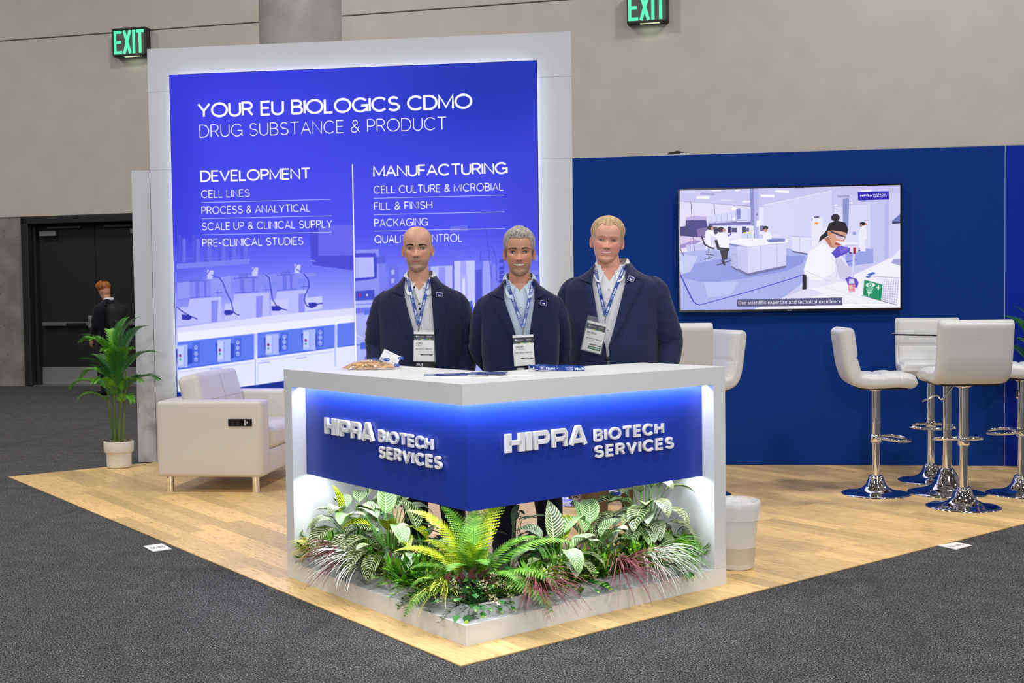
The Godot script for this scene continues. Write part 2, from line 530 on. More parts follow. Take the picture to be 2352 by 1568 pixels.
# ---------------------------------------------------------------- the pictures on the screen and on the light wall, in their own pixels
const SCREEN_ART := [
	["p", "c9c6f2", [-46, -54, 1592, -45, 1593, 150, 1068, 33, 592, 122, 0, 83]],
	["p", "d8d6fb", [592, 122, 1069, 32, 1071, 458, 787, 484, 592, 436]],
	["p", "dcdcfd", [1067, 147, 1332, 129, 1334, 544, 1068, 458]],
	["p", "c6cbf3", [1328, 122, 1470, 57, 1450, 516, 1330, 544]],
	["p", "d3d3f8", [1455, 57, 1593, 75, 1595, 465, 1436, 523]],
	["p", "b9bdf0", [1427, 146, 1455, 72, 1454, 508, 1425, 523]],
	["p", "e3dcfb", [-8, 82, 498, 127, 498, 373, -9, 450]],
	["p", "bcaee6", [46, 196, 107, 185, 191, 194, 195, 252, 45, 250]],
	["p", "3a2f86", [42, 217, 187, 217, 195, 252, 194, 322, 137, 325, 41, 288]],
	["p", "2f2773", [-8, 264, 53, 258, 76, 289, 198, 322, 198, 360, 107, 351, -9, 338]],
	["p", "7d63a8", [122, 282, 198, 268, 198, 353, 129, 352]],
	["p", "d7c8ee", [-9, 326, 198, 345, 129, 375, 45, 397, -9, 411]],
	["p", "9f8bcb", [-1, 392, 106, 359, 160, 368, 68, 405, -1, 419]],
	["p", "c8c6f2", [45, 393, 183, 383, 183, 445, 56, 443]],
	["l", "352f66", [80, 87, 106, 475], 3.7],
	["l", "46406f", [246, 103, 253, 261], 3.0],
	["l", "5a5590", [387, 114, 390, 148], 2.2],
	["l", "4a467c", [0, 79, 498, 127], 2.2],
	["p", "a9b1ec", [-9, 449, 183, 430, 750, 430, 951, 471, 1305, 533, 869, 669, 713, 790, 509, 867, -10, 870]],
	["p", "8d98e2", [14, 544, 350, 486, 750, 484, 884, 485, 862, 539, 750, 591, 487, 634, 198, 670, 14, 629]],
	["p", "98a2e6", [1157, 428, 1348, 446, 1349, 545, 1158, 565]],
	["p", "c2c8f5", [-1, 458, 129, 475, 75, 583, 6, 606]],
	["p", "bcc3f3", [167, 662, 411, 664, 365, 756, 198, 771]],
	["p", "fbf9ff", [122, 47, 214, 49, 211, 67, 119, 63]],
	["p", "fbf9ff", [218, 5, 301, 7, 296, 14, 237, 15]],
	["p", "fbf9ff", [396, 7, 430, 6, 423, 19, 393, 18]],
	["p", "fbf9ff", [573, 46, 671, 50, 667, 67, 571, 62]],
	["p", "fbf9ff", [686, 17, 771, 23, 768, 43, 663, 29]],
	["p", "f4f1ff", [445, 88, 498, 89, 498, 101, 443, 99]],
	["p", "efecff", [290, 76, 366, 79, 381, 85, 294, 82]],
	["p", "fbf9ff", [1064, 128, 1105, 128, 1101, 137, 1064, 137]],
	["p", "fbf9ff", [1186, 116, 1208, 115, 1206, 124, 1186, 124]],
	["p", "fbf9ff", [1258, 37, 1339, 32, 1335, 45, 1266, 43]],
	["p", "a8a6d8", [157, 20, 256, 29, 252, 46, 147, 36]],
	["p", "a8a6d8", [1101, 64, 1185, 63, 1189, 81, 1105, 81]],
	["p", "9c9acb", [1259, 104, 1303, 103, 1295, 115, 1266, 113]],
	["p", "6f6ca3", [809, 1, 875, -2, 874, 9, 812, 9]],
	["l", "e8e5fd", [592, 122, 1069, 32], 7.5],
	["l", "b5b2e4", [0, 80, 592, 133], 3.0],
	["p", "eceafe", [924, 216, 1002, 213, 1003, 457, 925, 440]],
	["p", "2d2a4d", [943, 211, 977, 210, 977, 218, 943, 218]],
	["p", "f2a21c", [946, 251, 970, 251, 970, 265, 946, 265]],
	["l", "6b69a8", [928, 220, 929, 243], 4.5],
	["p", "8f93d0", [1141, 88, 1185, 87, 1176, 368, 1142, 337]],
	["p", "c3c6f4", [1066, 31, 1082, 32, 1084, 443, 1068, 442]],
	["p", "6e76b5", [1478, 252, 1536, 201, 1536, 261, 1478, 260]],
	["p", "333259", [1478, 260, 1536, 258, 1536, 269, 1478, 272]],
	["l", "35345e", [1289, 243, 1322, 242], 3.7],
	["p", "b3b8ea", [496, 3, 558, 4, 558, 374, 503, 373]],
	["p", "8a90cc", [496, 3, 524, 3, 528, 373, 503, 373]],
	["p", "e8e8ff", [558, 136, 592, 137, 592, 328, 558, 328]],
	["l", "3f4380", [538, 189, 548, 184], 2.2],
	["l", "3f4380", [538, 191, 550, 190], 2.2],
	["l", "3f4380", [547, 176, 547, 194], 2.2],
	["p", "f4f4ff", [543, 228, 568, 228, 568, 274, 541, 274]],
	["p", "d3d6fb", [199, 192, 404, 156, 502, 137, 502, 227, 305, 231, 202, 237]],
	["l", "8e92cf", [202, 235, 502, 226], 3.0],
	["l", "8f93cc", [225, 198, 227, 230], 2.2],
	["l", "8f93cc", [259, 191, 261, 230], 2.2],
	["l", "8f93cc", [294, 184, 295, 231], 2.2],
	["l", "8f93cc", [335, 175, 337, 232], 2.2],
	["l", "8f93cc", [366, 169, 367, 232], 2.2],
	["l", "8f93cc", [396, 163, 398, 233], 2.2],
	["p", "7f86c8", [400, 148, 430, 143, 432, 214, 404, 218]],
	["o", "ffffff", [385, 141, 16.4, 11.9]],
	["o", "ffffff", [385, 213, 10.4, 7.5]],
	["p", "7f7fc0", [202, 241, 502, 235, 502, 262, 206, 260]],
	["p", "4f4d96", [206, 246, 498, 244, 498, 252, 206, 253]],
	["p", "e9e6fb", [237, 261, 524, 266, 524, 358, 244, 353]],
	["p", "312b5d", [237, 268, 267, 269, 271, 323, 244, 319]],
	["p", "2b2a6d", [339, 269, 367, 269, 367, 313, 339, 313]],
	["p", "413c75", [369, 278, 404, 279, 404, 310, 369, 309]],
	["p", "31306f", [440, 270, 470, 271, 470, 319, 440, 318]],
	["p", "4b4780", [472, 280, 490, 281, 490, 307, 472, 307]],
	["o", "f0e24a", [460, 315, 11.9, 5.2]],
	["o", "f0e24a", [493, 315, 10.4, 5.2]],
	["p", "cfd9f5", [434, 322, 509, 319, 517, 373, 438, 376]],
	["l", "7f95c8", [479, 326, 481, 372], 3.7],
	["l", "3c7f7a", [524, 327, 526, 377], 3.7],
	["p", "6f6d9d", [566, 267, 592, 267, 592, 305, 566, 305]],
	["p", "f3f2ff", [316, 379, 426, 353, 761, 363, 761, 392, 475, 412]],
	["p", "8488c4", [316, 379, 475, 412, 475, 426, 403, 416, 320, 389]],
	["p", "c5c7f2", [403, 410, 478, 412, 478, 622, 411, 583]],
	["p", "d7d8fb", [478, 412, 751, 392, 746, 568, 478, 622]],
	["p", "6d72a8", [478, 603, 746, 551, 746, 569, 479, 624, 411, 585, 411, 567]],
	["l", "9ea2da", [568, 406, 571, 604], 2.2],
	["l", "9ea2da", [684, 397, 685, 581], 2.2],
	["l", "eef0ff", [509, 424, 555, 421], 4.5],
	["l", "eef0ff", [630, 413, 671, 411], 4.5],
	["p", "b9bbea", [356, 408, 403, 417, 407, 579, 359, 548]],
	["l", "8d90cc", [359, 459, 405, 471], 2.2],
	["p", "4d4f83", [366, 548, 407, 575, 403, 585, 366, 556]],
	["p", "9aa0da", [615, 361, 626, 352, 741, 360, 741, 383, 626, 384, 615, 375]],
	["p", "7d83c4", [626, 364, 741, 363, 741, 383, 626, 384]],
	["p", "e3e4fd", [787, 345, 919, 353, 920, 467, 899, 474, 791, 450]],
	["l", "a9adde", [843, 357, 844, 461], 2.2],
	["p", "555a92", [791, 448, 895, 469, 895, 478, 791, 457]],
	["l", "8b90c8", [787, 347, 919, 354], 3.0],
	["p", "dfe0fb", [652, 329, 703, 327, 703, 353, 652, 354]],
	["p", "f4f3ff", [183, 298, 214, 280, 240, 299, 255, 354, 253, 400, 198, 407, 181, 352]],
	["o", "1d1732", [216, 274, 23.9, 16.4]],
	["o", "c99079", [230, 280, 10.4, 13.4]],
	["p", "d9d6f5", [214, 322, 255, 346, 253, 400, 221, 396]],
	["p", "f4f3ff", [255, 323, 282, 304, 313, 312, 335, 347, 354, 363, 344, 424, 274, 431, 256, 384]],
	["o", "1b1530", [291, 289, 25.4, 19.4]],
	["o", "c48d78", [314, 293, 10.4, 13.4]],
	["p", "7358c8", [339, 332, 362, 313, 366, 325, 347, 340]],
	["l", "17152b", [154, 329, 175, 391, 213, 415, 244, 423], 10.4],
	["l", "17152b", [255, 361, 274, 423, 350, 432], 19.4],
	["l", "17152b", [206, 422, 206, 500], 6.0],
	["l", "2b2a52", [171, 499, 229, 484], 4.5],
	["l", "2b2a52", [183, 461, 244, 469], 4.5],
	["l", "17152b", [290, 431, 314, 540], 13.4],
	["l", "26254a", [259, 543, 366, 509], 6.0],
	["l", "26254a", [290, 508, 320, 547], 6.0],
	["p", "1a1830", [290, 431, 343, 432, 335, 501, 297, 508]],
	["l", "1d1b36", [3, 419, 29, 474], 4.5],
	["p", "f4f3ff", [588, 328, 607, 309, 637, 314, 651, 345, 645, 364, 588, 366]],
	["o", "141026", [605, 283, 19.4, 13.4]],
	["o", "c48d78", [606, 299, 11.9, 13.4]],
	["o", "2a1f2b", [1090, 221, 29.9, 25.4]],
	["p", "edecff", [1009, 290, 1068, 245, 1098, 253, 1084, 367, 1002, 335]],
	["p", "efeeff", [1258, 286, 1296, 279, 1308, 370, 1289, 385, 1297, 461, 1260, 460, 1247, 369]],
	["o", "1f1628", [1276, 268, 19.4, 13.4]],
	["o", "bd8873", [1265, 280, 9.0, 10.4]],
	["p", "e06a30", [1295, 266, 1307, 264, 1307, 276, 1296, 276]],
	["l", "d9dcf8", [1260, 294, 1230, 339], 11.9],
	["l", "4a4a80", [1240, 460, 1260, 454], 6.0],
	["p", "dfe1fb", [1161, 338, 1249, 347, 1246, 468, 1172, 474]],
	["p", "8fa0d8", [1208, 323, 1230, 324, 1231, 346, 1209, 346]],
	["l", "4c5b93", [1190, 285, 1190, 338], 3.0],
	["p", "3d3d6c", [1183, 463, 1202, 465, 1198, 478, 1183, 476]],
	["l", "2a2fc4", [-3, 594, 63, 738, 94, 799], 9.7],
	["l", "2a2fc4", [94, 799, 109, 816, 140, 824], 6.7],
	["l", "2a2fc4", [140, 824, 502, 729, 866, 621], 5.2],
	["l", "2a2fc4", [1158, 538, 1231, 517], 4.5],
	["p", "f5f3ff", [502, 867, 896, 716, 1114, 671, 1541, 479, 1543, 872]],
	["p", "e2dff8", [713, 782, 896, 716, 1011, 754, 847, 799]],
	["l", "cfcbef", [896, 716, 1115, 800, 1350, 863], 2.2],
	["l", "d8d5f4", [1011, 708, 1452, 848], 2.2],
	["p", "a7a6da", [1469, 546, 1494, 512, 1538, 517, 1538, 568]],
	["p", "edebff", [1516, 460, 1537, 453, 1538, 517, 1472, 523]],
	["p", "e9e6fb", [995, 365, 1032, 362, 1076, 427, 1113, 473, 1150, 504, 1187, 581, 1199, 634, 1158, 671, 1099, 678, 1011, 704, 892, 718, 869, 585, 906, 455]],
	["p", "f7f6ff", [1002, 396, 1054, 435, 1091, 496, 1084, 595, 996, 662, 914, 654, 869, 585, 914, 455]],
	["p", "d2ccec", [1084, 503, 1128, 512, 1187, 581, 1199, 634, 1158, 671, 1114, 641]],
	["l", "c7c0e6", [1054, 488, 1106, 564, 1092, 640], 3.7],
	["l", "d0c9ea", [884, 592, 951, 624, 1055, 670], 3.7],
	["p", "16102a", [862, 615, 888, 623, 888, 722, 860, 724]],
	["p", "17101d", [1030, 305, 1046, 260, 1098, 240, 1157, 258, 1179, 308, 1168, 338, 1120, 322, 1061, 313, 1043, 343, 1010, 365, 973, 392, 987, 350, 1017, 324]],
	["p", "d9a184", [1043, 336, 1061, 309, 1128, 318, 1166, 329, 1157, 368, 1150, 398, 1113, 428, 1069, 435, 1032, 396]],
	["p", "b9765e", [1010, 365, 1043, 355, 1073, 435, 1054, 427]],
	["o", "c98a70", [1045, 328, 11.9, 17.9]],
	["p", "2e2c58", [1058, 313, 1161, 356, 1157, 366, 1058, 324]],
	["p", "dcc6dc", [1091, 340, 1157, 360, 1135, 379, 1095, 367]],
	["l", "7a3d2d", [1102, 348, 1142, 356], 3.0],
	["p", "a8423c", [1091, 397, 1121, 405, 1113, 416, 1084, 412]],
	["p", "5a49c8", [1062, 469, 1113, 416, 1157, 428, 1191, 436, 1187, 463, 1150, 481, 1091, 507]],
	["p", "7a68dc", [1113, 428, 1172, 429, 1187, 444, 1128, 474]],
	["p", "f4f4ff", [1087, 386, 1157, 392, 1242, 399, 1244, 430, 1187, 433, 1113, 401]],
	["p", "c9cbee", [1157, 409, 1242, 415, 1242, 431, 1157, 428]],
	["p", "b01c36", [1212, 433, 1232, 435, 1228, 479, 1212, 476]],
	["p", "d0cdf2", [1209, 478, 1225, 479, 1216, 661, 1199, 657]],
	["l", "f8f8ff", [1216, 482, 1205, 657], 2.2],
	["p", "5a49c8", [1158, 649, 1188, 638, 1232, 653, 1248, 680, 1239, 718, 1217, 710, 1173, 694]],
	["p", "d9cdee", [1184, 653, 1216, 655, 1221, 687, 1180, 687]],
	["p", "e58a9c", [1176, 694, 1225, 691, 1223, 742, 1178, 736]],
	["p", "f1c3d0", [1184, 702, 1206, 701, 1206, 725, 1184, 725]],
	["o", "e7b3cf", [1201, 744, 25.4, 6.0]],
	["p", "eceafc", [1349, 639, 1531, 649, 1510, 841, 1405, 814, 1411, 697]],
	["o", "3c63d0", [1314, 641, 16.4, 6.7]],
	["o", "3c63d0", [1328, 625, 17.9, 8.2]],
	["o", "3c63d0", [1346, 616, 16.4, 7.5]],
	["l", "8c8ab8", [1415, 697, 1528, 690], 1.6],
	["l", "8c8ab8", [1414, 712, 1526, 710], 1.6],
	["l", "8c8ab8", [1414, 727, 1524, 729], 1.6],
	["l", "8c8ab8", [1413, 742, 1522, 749], 1.6],
	["l", "8c8ab8", [1412, 757, 1519, 769], 1.6],
	["l", "8c8ab8", [1412, 772, 1517, 788], 1.6],
	["l", "8c8ab8", [1411, 787, 1515, 808], 1.6],
	["l", "8c8ab8", [1410, 803, 1513, 828], 1.6],
	["l", "8c8ab8", [1424, 663, 1410, 816], 1.6],
	["l", "8c8ab8", [1440, 663, 1426, 820], 1.6],
	["l", "8c8ab8", [1456, 663, 1442, 824], 1.6],
	["l", "8c8ab8", [1472, 663, 1458, 828], 1.6],
	["l", "8c8ab8", [1488, 663, 1474, 832], 1.6],
	["l", "8c8ab8", [1504, 663, 1490, 836], 1.6],
	["l", "8c8ab8", [1520, 664, 1506, 840], 1.6],
	["l", "6a6896", [1269, 771, 1510, 843], 3.7],
	["l", "7d7ba8", [1305, 635, 1531, 652], 2.2],
	["p", "0f8f61", [1288, 661, 1412, 697, 1401, 812, 1278, 768]],
	["o", "f4fff9", [1329, 699, 31.3, 16.4]],
	["o", "0f8f61", [1327, 700, 13.4, 13.4]],
	["o", "f4fff9", [1327, 700, 6.0, 6.0]],
	["p", "f4fff9", [1368, 713, 1400, 718, 1399, 725, 1367, 720]],
	["p", "f4fff9", [1379, 699, 1389, 699, 1386, 736, 1377, 734]],
	["l", "f4fff9", [1303, 720, 1313, 747], 2.6],
	["l", "f4fff9", [1312, 720, 1317, 747], 2.6],
	["l", "f4fff9", [1322, 720, 1320, 747], 2.6],
	["l", "f4fff9", [1331, 720, 1324, 747], 2.6],
	["l", "f4fff9", [1341, 720, 1328, 747], 2.6],
	["l", "f4fff9", [1350, 720, 1331, 747], 2.6],
	["p", "f4fff9", [1306, 747, 1341, 752, 1335, 758, 1323, 761, 1320, 779, 1314, 775, 1314, 758]],
	["p", "2318b8", [1243, 44, 1455, 44, 1456, 102, 1246, 103]],
	["p", "57547f", [403, 788, 1137, 784, 1137, 839, 403, 841]],
]
const POSTER_ART := [
	["p", "5257e0", [26, 734, 36, 734, 35, 862, 24, 865]],
	["p", "6a6fec", [43, 750, 59, 750, 58, 857, 42, 859]],
	["p", "5257e0", [93, 735, 103, 735, 103, 864, 91, 866]],
	["p", "6a6fec", [110, 752, 126, 751, 125, 859, 109, 860]],
	["p", "5257e0", [149, 736, 159, 737, 158, 865, 147, 867]],
	["p", "6a6fec", [165, 753, 182, 752, 181, 860, 165, 861]],
	["p", "5257e0", [216, 738, 226, 738, 225, 866, 214, 868]],
	["p", "6a6fec", [232, 754, 249, 753, 247, 861, 232, 863]],
	["p", "5257e0", [266, 739, 276, 739, 275, 867, 264, 869]],
	["p", "6a6fec", [282, 755, 298, 754, 297, 862, 282, 863]],
	["p", "5257e0", [321, 740, 331, 740, 330, 867, 319, 870]],
	["p", "6a6fec", [337, 756, 354, 755, 352, 863, 337, 864]],
	["l", "6f73ee", [35, 842, 102, 840], 2.6],
	["l", "6f73ee", [141, 844, 230, 842], 2.6],
	["l", "6f73ee", [258, 842, 330, 840], 2.6],
	["p", "7b80f2", [12, 865, 363, 847, 362, 871, 11, 889]],
	["p", "4a49d8", [649, 699, 689, 700, 687, 839, 849, 841, 848, 909, 659, 881, 651, 857]],
	["p", "6465ea", [689, 700, 852, 703, 849, 840, 688, 838]],
	["l", "a3a8fb", [650, 861, 672, 864], 4.6],
	["p", "9297f7", [12, 953, 272, 925, 271, 1000, 11, 1028]],
	["p", "878cf5", [272, 925, 673, 916, 673, 931, 459, 960, 272, 957]],
	["p", "8388f4", [74, 946, 175, 940, 173, 1018, 72, 1024]],
	["p", "6e73ec", [99, 951, 119, 949, 119, 1021, 100, 1022]],
	["p", "6a6fe9", [141, 947, 153, 947, 152, 1017, 142, 1017]],
	["l", "5054d6", [71, 947, 164, 943], 3.1],
	["l", "5a5edd", [72, 1024, 173, 1018], 2.6],
	["p", "6b70ea", [94, 924, 139, 921, 139, 943, 94, 944]],
	["p", "c3c7fd", [159, 894, 190, 900, 183, 937, 158, 937]],
	["l", "4c50d0", [159, 915, 173, 894], 3.6],
	["l", "5a5fdb", [193, 1001, 229, 1000], 3.1],
	["l", "5a5fdb", [207, 985, 207, 1012], 2.1],
	["p", "b9bdfc", [72, 1027, 223, 1020, 220, 1135, 47, 1144]],
	["p", "888df5", [175, 1038, 209, 1036, 201, 1135, 173, 1137]],
	["p", "8388f4", [289, 936, 405, 930, 403, 999, 287, 1005]],
	["p", "6e73ec", [314, 941, 333, 939, 334, 1003, 315, 1003]],
	["p", "6a6fe9", [372, 937, 384, 937, 382, 999, 372, 998]],
	["l", "5054d6", [285, 937, 394, 933], 3.1],
	["l", "5a5edd", [287, 1005, 403, 999], 2.6],
	["p", "6b70ea", [309, 914, 353, 911, 352, 933, 308, 934]],
	["p", "c3c7fd", [373, 884, 403, 890, 397, 927, 372, 927]],
	["l", "4c50d0", [372, 905, 387, 884], 3.6],
	["l", "5a5fdb", [423, 991, 459, 990], 3.1],
	["l", "5a5fdb", [437, 975, 436, 1002], 2.1],
	["p", "b9bdfc", [287, 1008, 453, 1002, 450, 1116, 262, 1125]],
	["p", "888df5", [389, 1020, 422, 1018, 415, 1116, 387, 1118]],
	["p", "8388f4", [490, 926, 583, 919, 582, 990, 489, 996]],
	["p", "6e73ec", [515, 930, 534, 929, 535, 994, 516, 995]],
	["p", "6a6fe9", [550, 927, 562, 927, 561, 989, 551, 989]],
	["l", "5054d6", [487, 927, 572, 923], 3.1],
	["l", "5a5edd", [489, 996, 582, 990], 2.6],
	["p", "6b70ea", [510, 904, 554, 901, 553, 923, 509, 924]],
	["p", "c3c7fd", [573, 874, 603, 880, 597, 917, 573, 917]],
	["l", "4c50d0", [573, 895, 587, 874], 3.6],
	["l", "5a5fdb", [601, 980, 637, 979], 3.1],
	["l", "5a5fdb", [615, 965, 615, 991], 2.1],
	["p", "b9bdfc", [489, 999, 631, 993, 629, 1107, 464, 1115]],
	["p", "888df5", [590, 1011, 622, 1009, 615, 1107, 588, 1109]],
	["p", "b9bdfc", [10, 1066, 141, 1062, 139, 1137, 7, 1152]],
	["p", "c0c4fd", [239, 1053, 314, 1047, 312, 1128, 237, 1127]],
	["p", "c4c8fd", [458, 1039, 543, 1031, 538, 1104, 459, 1109]],
	["p", "c6cafd", [622, 1031, 701, 1023, 700, 1080, 621, 1089]],
	["l", "3135b8", [214, 928, 233, 956, 248, 999, 270, 1042, 279, 1085], 4.1],
	["l", "3135b8", [277, 1085, 291, 1100, 308, 1105], 4.1],
	["l", "3135b8", [435, 920, 453, 938, 459, 981, 466, 1034, 484, 1064, 506, 1078, 536, 1086], 4.1],
	["l", "3135b8", [616, 920, 637, 947, 641, 978, 622, 1015, 615, 1041, 629, 1068, 651, 1076, 681, 1058, 703, 1056], 4.1],
	["l", "3135b8", [7, 1063, 34, 1085, 73, 1107, 106, 1121], 4.1],
	["l", "494dd0", [178, 918, 211, 932], 3.6],
	["l", "494dd0", [581, 898, 605, 914], 3.6],
	["p", "2f33b0", [238, 1082, 269, 1082, 282, 1092, 268, 1104, 243, 1105, 235, 1093]],
	["p", "2f33b0", [460, 1066, 495, 1065, 511, 1076, 498, 1088, 462, 1087]],
	["p", "2f33b0", [635, 1053, 668, 1052, 681, 1062, 665, 1073, 638, 1074]],
	["p", "2f33b0", [31, 1099, 70, 1103, 81, 1116, 67, 1124, 33, 1123]],
	["p", "dadcff", [7, 1161, 268, 1130, 593, 1097, 848, 1079, 847, 1147, 756, 1157, 394, 1190, 8, 1226]],
	["p", "eceeff", [7, 1184, 847, 1110, 847, 1147, 756, 1155, 394, 1189, 9, 1223]],
	["p", "5d7bf0", [7, 1228, 375, 1191, 373, 1308, 5, 1354]],
	["p", "5d7bf0", [392, 1188, 756, 1153, 754, 1258, 390, 1303]],
	["p", "5d7bf0", [769, 1151, 849, 1143, 847, 1247, 767, 1256]],
	["l", "1f3fd0", [5, 1353, 373, 1307], 2.6],
	["l", "1f3fd0", [390, 1302, 754, 1258], 2.6],
	["l", "1f3fd0", [767, 1256, 847, 1247], 2.6],
	["p", "e3e7ff", [5, 1355, 373, 1309, 380, 1294, 389, 1304, 754, 1259, 767, 1258, 847, 1249, 843, 1462, 3, 1459]],
	["l", "8d9cf5", [379, 1308, 377, 1428], 3.1],
	["l", "8d9cf5", [757, 1260, 756, 1355], 3.1],
	["l", "aab5f8", [391, 1321, 389, 1417], 2.1],
	["l", "aab5f8", [5, 1367, 363, 1324], 2.1],
	["l", "aab5f8", [396, 1317, 748, 1275], 2.1],
	["l", "7787ee", [159, 1353, 218, 1348], 2.6],
	["l", "7787ee", [393, 1327, 446, 1322], 2.6],
	["l", "7787ee", [573, 1307, 622, 1301], 2.6],
	["l", "9aa6f6", [283, 1439, 376, 1428], 2.1],
	["p", "06288e", [277, 1441, 377, 1428, 511, 1409, 887, 1356, 884, 1515, 276, 1513]],
	["p", "06288e", [-1, 1475, 277, 1441, 275, 1524, -2, 1524]],
	["p", "2c49c8", [-2, 1258, 84, 1258, 77, 1324, 4, 1349]],
	["p", "a9b9fb", [7, 1242, 56, 1238, 54, 1344, 4, 1345]],
	["p", "c2cefd", [11, 1249, 36, 1247, 34, 1333, 9, 1336]],
	["l", "7d8ff0", [39, 1247, 38, 1341], 2.1],
	["o", "7a2f86", [19, 1289, 5.6, 6.7]],
	["p", "2c8f86", [13, 1309, 19, 1298, 24, 1310]],
	["p", "2c49c8", [190, 1234, 291, 1235, 284, 1299, 196, 1323]],
	["p", "a9b9fb", [199, 1218, 264, 1214, 261, 1318, 197, 1320]],
	["p", "c2cefd", [203, 1225, 228, 1224, 226, 1307, 201, 1310]],
	["l", "7d8ff0", [231, 1224, 230, 1316], 2.1],
	["o", "7a2f86", [211, 1265, 5.6, 6.7]],
	["p", "2c8f86", [205, 1286, 211, 1274, 216, 1286]],
	["p", "2c49c8", [421, 1211, 520, 1212, 513, 1270, 428, 1294]],
	["p", "a9b9fb", [430, 1195, 493, 1192, 491, 1289, 428, 1290]],
	["p", "c2cefd", [434, 1203, 458, 1201, 457, 1278, 432, 1281]],
	["l", "7d8ff0", [462, 1201, 461, 1286], 2.1],
	["o", "7a2f86", [442, 1242, 5.6, 6.7]],
	["p", "2c8f86", [436, 1263, 442, 1251, 447, 1263]],
	["p", "2c49c8", [598, 1193, 692, 1194, 686, 1249, 605, 1273]],
	["p", "a9b9fb", [607, 1177, 665, 1173, 664, 1268, 605, 1269]],
	["p", "c2cefd", [611, 1184, 635, 1183, 634, 1257, 610, 1260]],
	["l", "7d8ff0", [639, 1183, 638, 1265], 2.1],
	["o", "7a2f86", [619, 1224, 5.6, 6.7]],
	["p", "2c8f86", [613, 1244, 619, 1232, 624, 1244]],
	["p", "4a68e4", [79, 1231, 115, 1228, 113, 1322, 77, 1325]],
	["o", "e6ecff", [96, 1252, 8.2, 9.8]],
	["o", "4a68e4", [96, 1252, 6.2, 7.2]],
	["p", "e6ecff", [92, 1256, 97, 1248, 100, 1256]],
	["o", "e6ecff", [96, 1280, 8.2, 9.8]],
	["o", "4a68e4", [96, 1280, 6.2, 7.2]],
	["p", "e6ecff", [93, 1277, 99, 1277, 98, 1284, 93, 1284]],
	["o", "e6ecff", [95, 1307, 8.2, 9.8]],
	["o", "4a68e4", [95, 1307, 6.2, 7.2]],
	["p", "e6ecff", [91, 1304, 95, 1312, 99, 1304]],
	["p", "4a68e4", [280, 1211, 315, 1208, 313, 1297, 278, 1300]],
	["o", "e6ecff", [297, 1231, 8.2, 9.8]],
	["o", "4a68e4", [297, 1231, 6.2, 7.2]],
	["p", "e6ecff", [293, 1235, 297, 1227, 301, 1235]],
	["o", "e6ecff", [296, 1256, 8.2, 9.8]],
	["o", "4a68e4", [296, 1256, 6.2, 7.2]],
	["p", "e6ecff", [294, 1252, 299, 1253, 299, 1260, 294, 1260]],
	["o", "e6ecff", [296, 1282, 8.2, 9.8]],
	["o", "4a68e4", [296, 1282, 6.2, 7.2]],
	["p", "e6ecff", [292, 1278, 296, 1286, 300, 1278]],
	["p", "4a68e4", [502, 1187, 537, 1184, 535, 1270, 500, 1273]],
	["o", "e6ecff", [519, 1207, 8.2, 9.8]],
	["o", "4a68e4", [519, 1207, 6.2, 7.2]],
	["p", "e6ecff", [515, 1211, 519, 1203, 523, 1211]],
	["o", "e6ecff", [518, 1230, 8.2, 9.8]],
	["o", "4a68e4", [518, 1230, 6.2, 7.2]],
	["p", "e6ecff", [516, 1227, 521, 1227, 521, 1234, 515, 1234]],
	["o", "e6ecff", [518, 1255, 8.2, 9.8]],
	["o", "4a68e4", [518, 1255, 6.2, 7.2]],
	["p", "e6ecff", [514, 1252, 518, 1260, 522, 1252]],
	["p", "4a68e4", [671, 1168, 706, 1165, 704, 1252, 669, 1255]],
	["o", "e6ecff", [688, 1188, 8.2, 9.8]],
	["o", "4a68e4", [688, 1188, 6.2, 7.2]],
	["p", "e6ecff", [684, 1192, 688, 1184, 692, 1192]],
	["o", "e6ecff", [688, 1212, 8.2, 9.8]],
	["o", "4a68e4", [688, 1212, 6.2, 7.2]],
	["p", "e6ecff", [685, 1208, 690, 1208, 690, 1215, 685, 1215]],
	["o", "e6ecff", [687, 1237, 8.2, 9.8]],
	["o", "4a68e4", [687, 1237, 6.2, 7.2]],
	["p", "e6ecff", [683, 1233, 687, 1241, 691, 1233]],
	["p", "7478ee", [856, 946, 1689, 921, 1687, 1113, 852, 1143]],
	["p", "9ba0f8", [853, 1103, 1687, 1075, 1682, 1461, 846, 1458]],
	["p", "8c90f5", [860, 817, 967, 815, 967, 1026, 856, 1033]],
	["p", "4347d2", [856, 832, 950, 832, 958, 850, 956, 944, 940, 949, 854, 958]],
	["p", "b4b8fc", [858, 850, 942, 850, 944, 940, 856, 944]],
	["p", "5a5fdf", [958, 850, 994, 843, 998, 880, 957, 881]],
	["p", "7a7ff0", [969, 881, 998, 878, 1002, 1066, 966, 1073]],
	["p", "6a6fe8", [1013, 890, 1055, 883, 1060, 988, 1011, 996]],
	["p", "b1b5fb", [1023, 910, 1037, 908, 1037, 929, 1023, 931]],
	["p", "b1b5fb", [1022, 949, 1036, 947, 1036, 968, 1022, 970]],
	["p", "3f4fcb", [853, 1003, 943, 998, 943, 1040, 852, 1046]],
	["o", "7d2f9c", [875, 1021, 9.8, 9.8]],
	["o", "eef0ff", [909, 1021, 4.6, 4.6]],
	["p", "aeb6fb", [852, 1048, 983, 1044, 982, 1075, 851, 1080]],
	["l", "6f7ff0", [852, 1064, 982, 1060], 4.1],
	["p", "5a6fe6", [898, 1088, 942, 1077, 941, 1100, 893, 1112]],
	["p", "a9b0fb", [853, 1113, 1687, 1098, 1682, 1461, 846, 1458]],
	["l", "d6dbff", [851, 1198, 909, 1228], 3.6],
	["l", "4a5fe0", [854, 1247, 915, 1246], 4.1],
	["p", "4a66e0", [875, 1237, 905, 1234, 904, 1265, 874, 1267]],
	["o", "4a66e0", [906, 1307, 12.3, 12.3]],
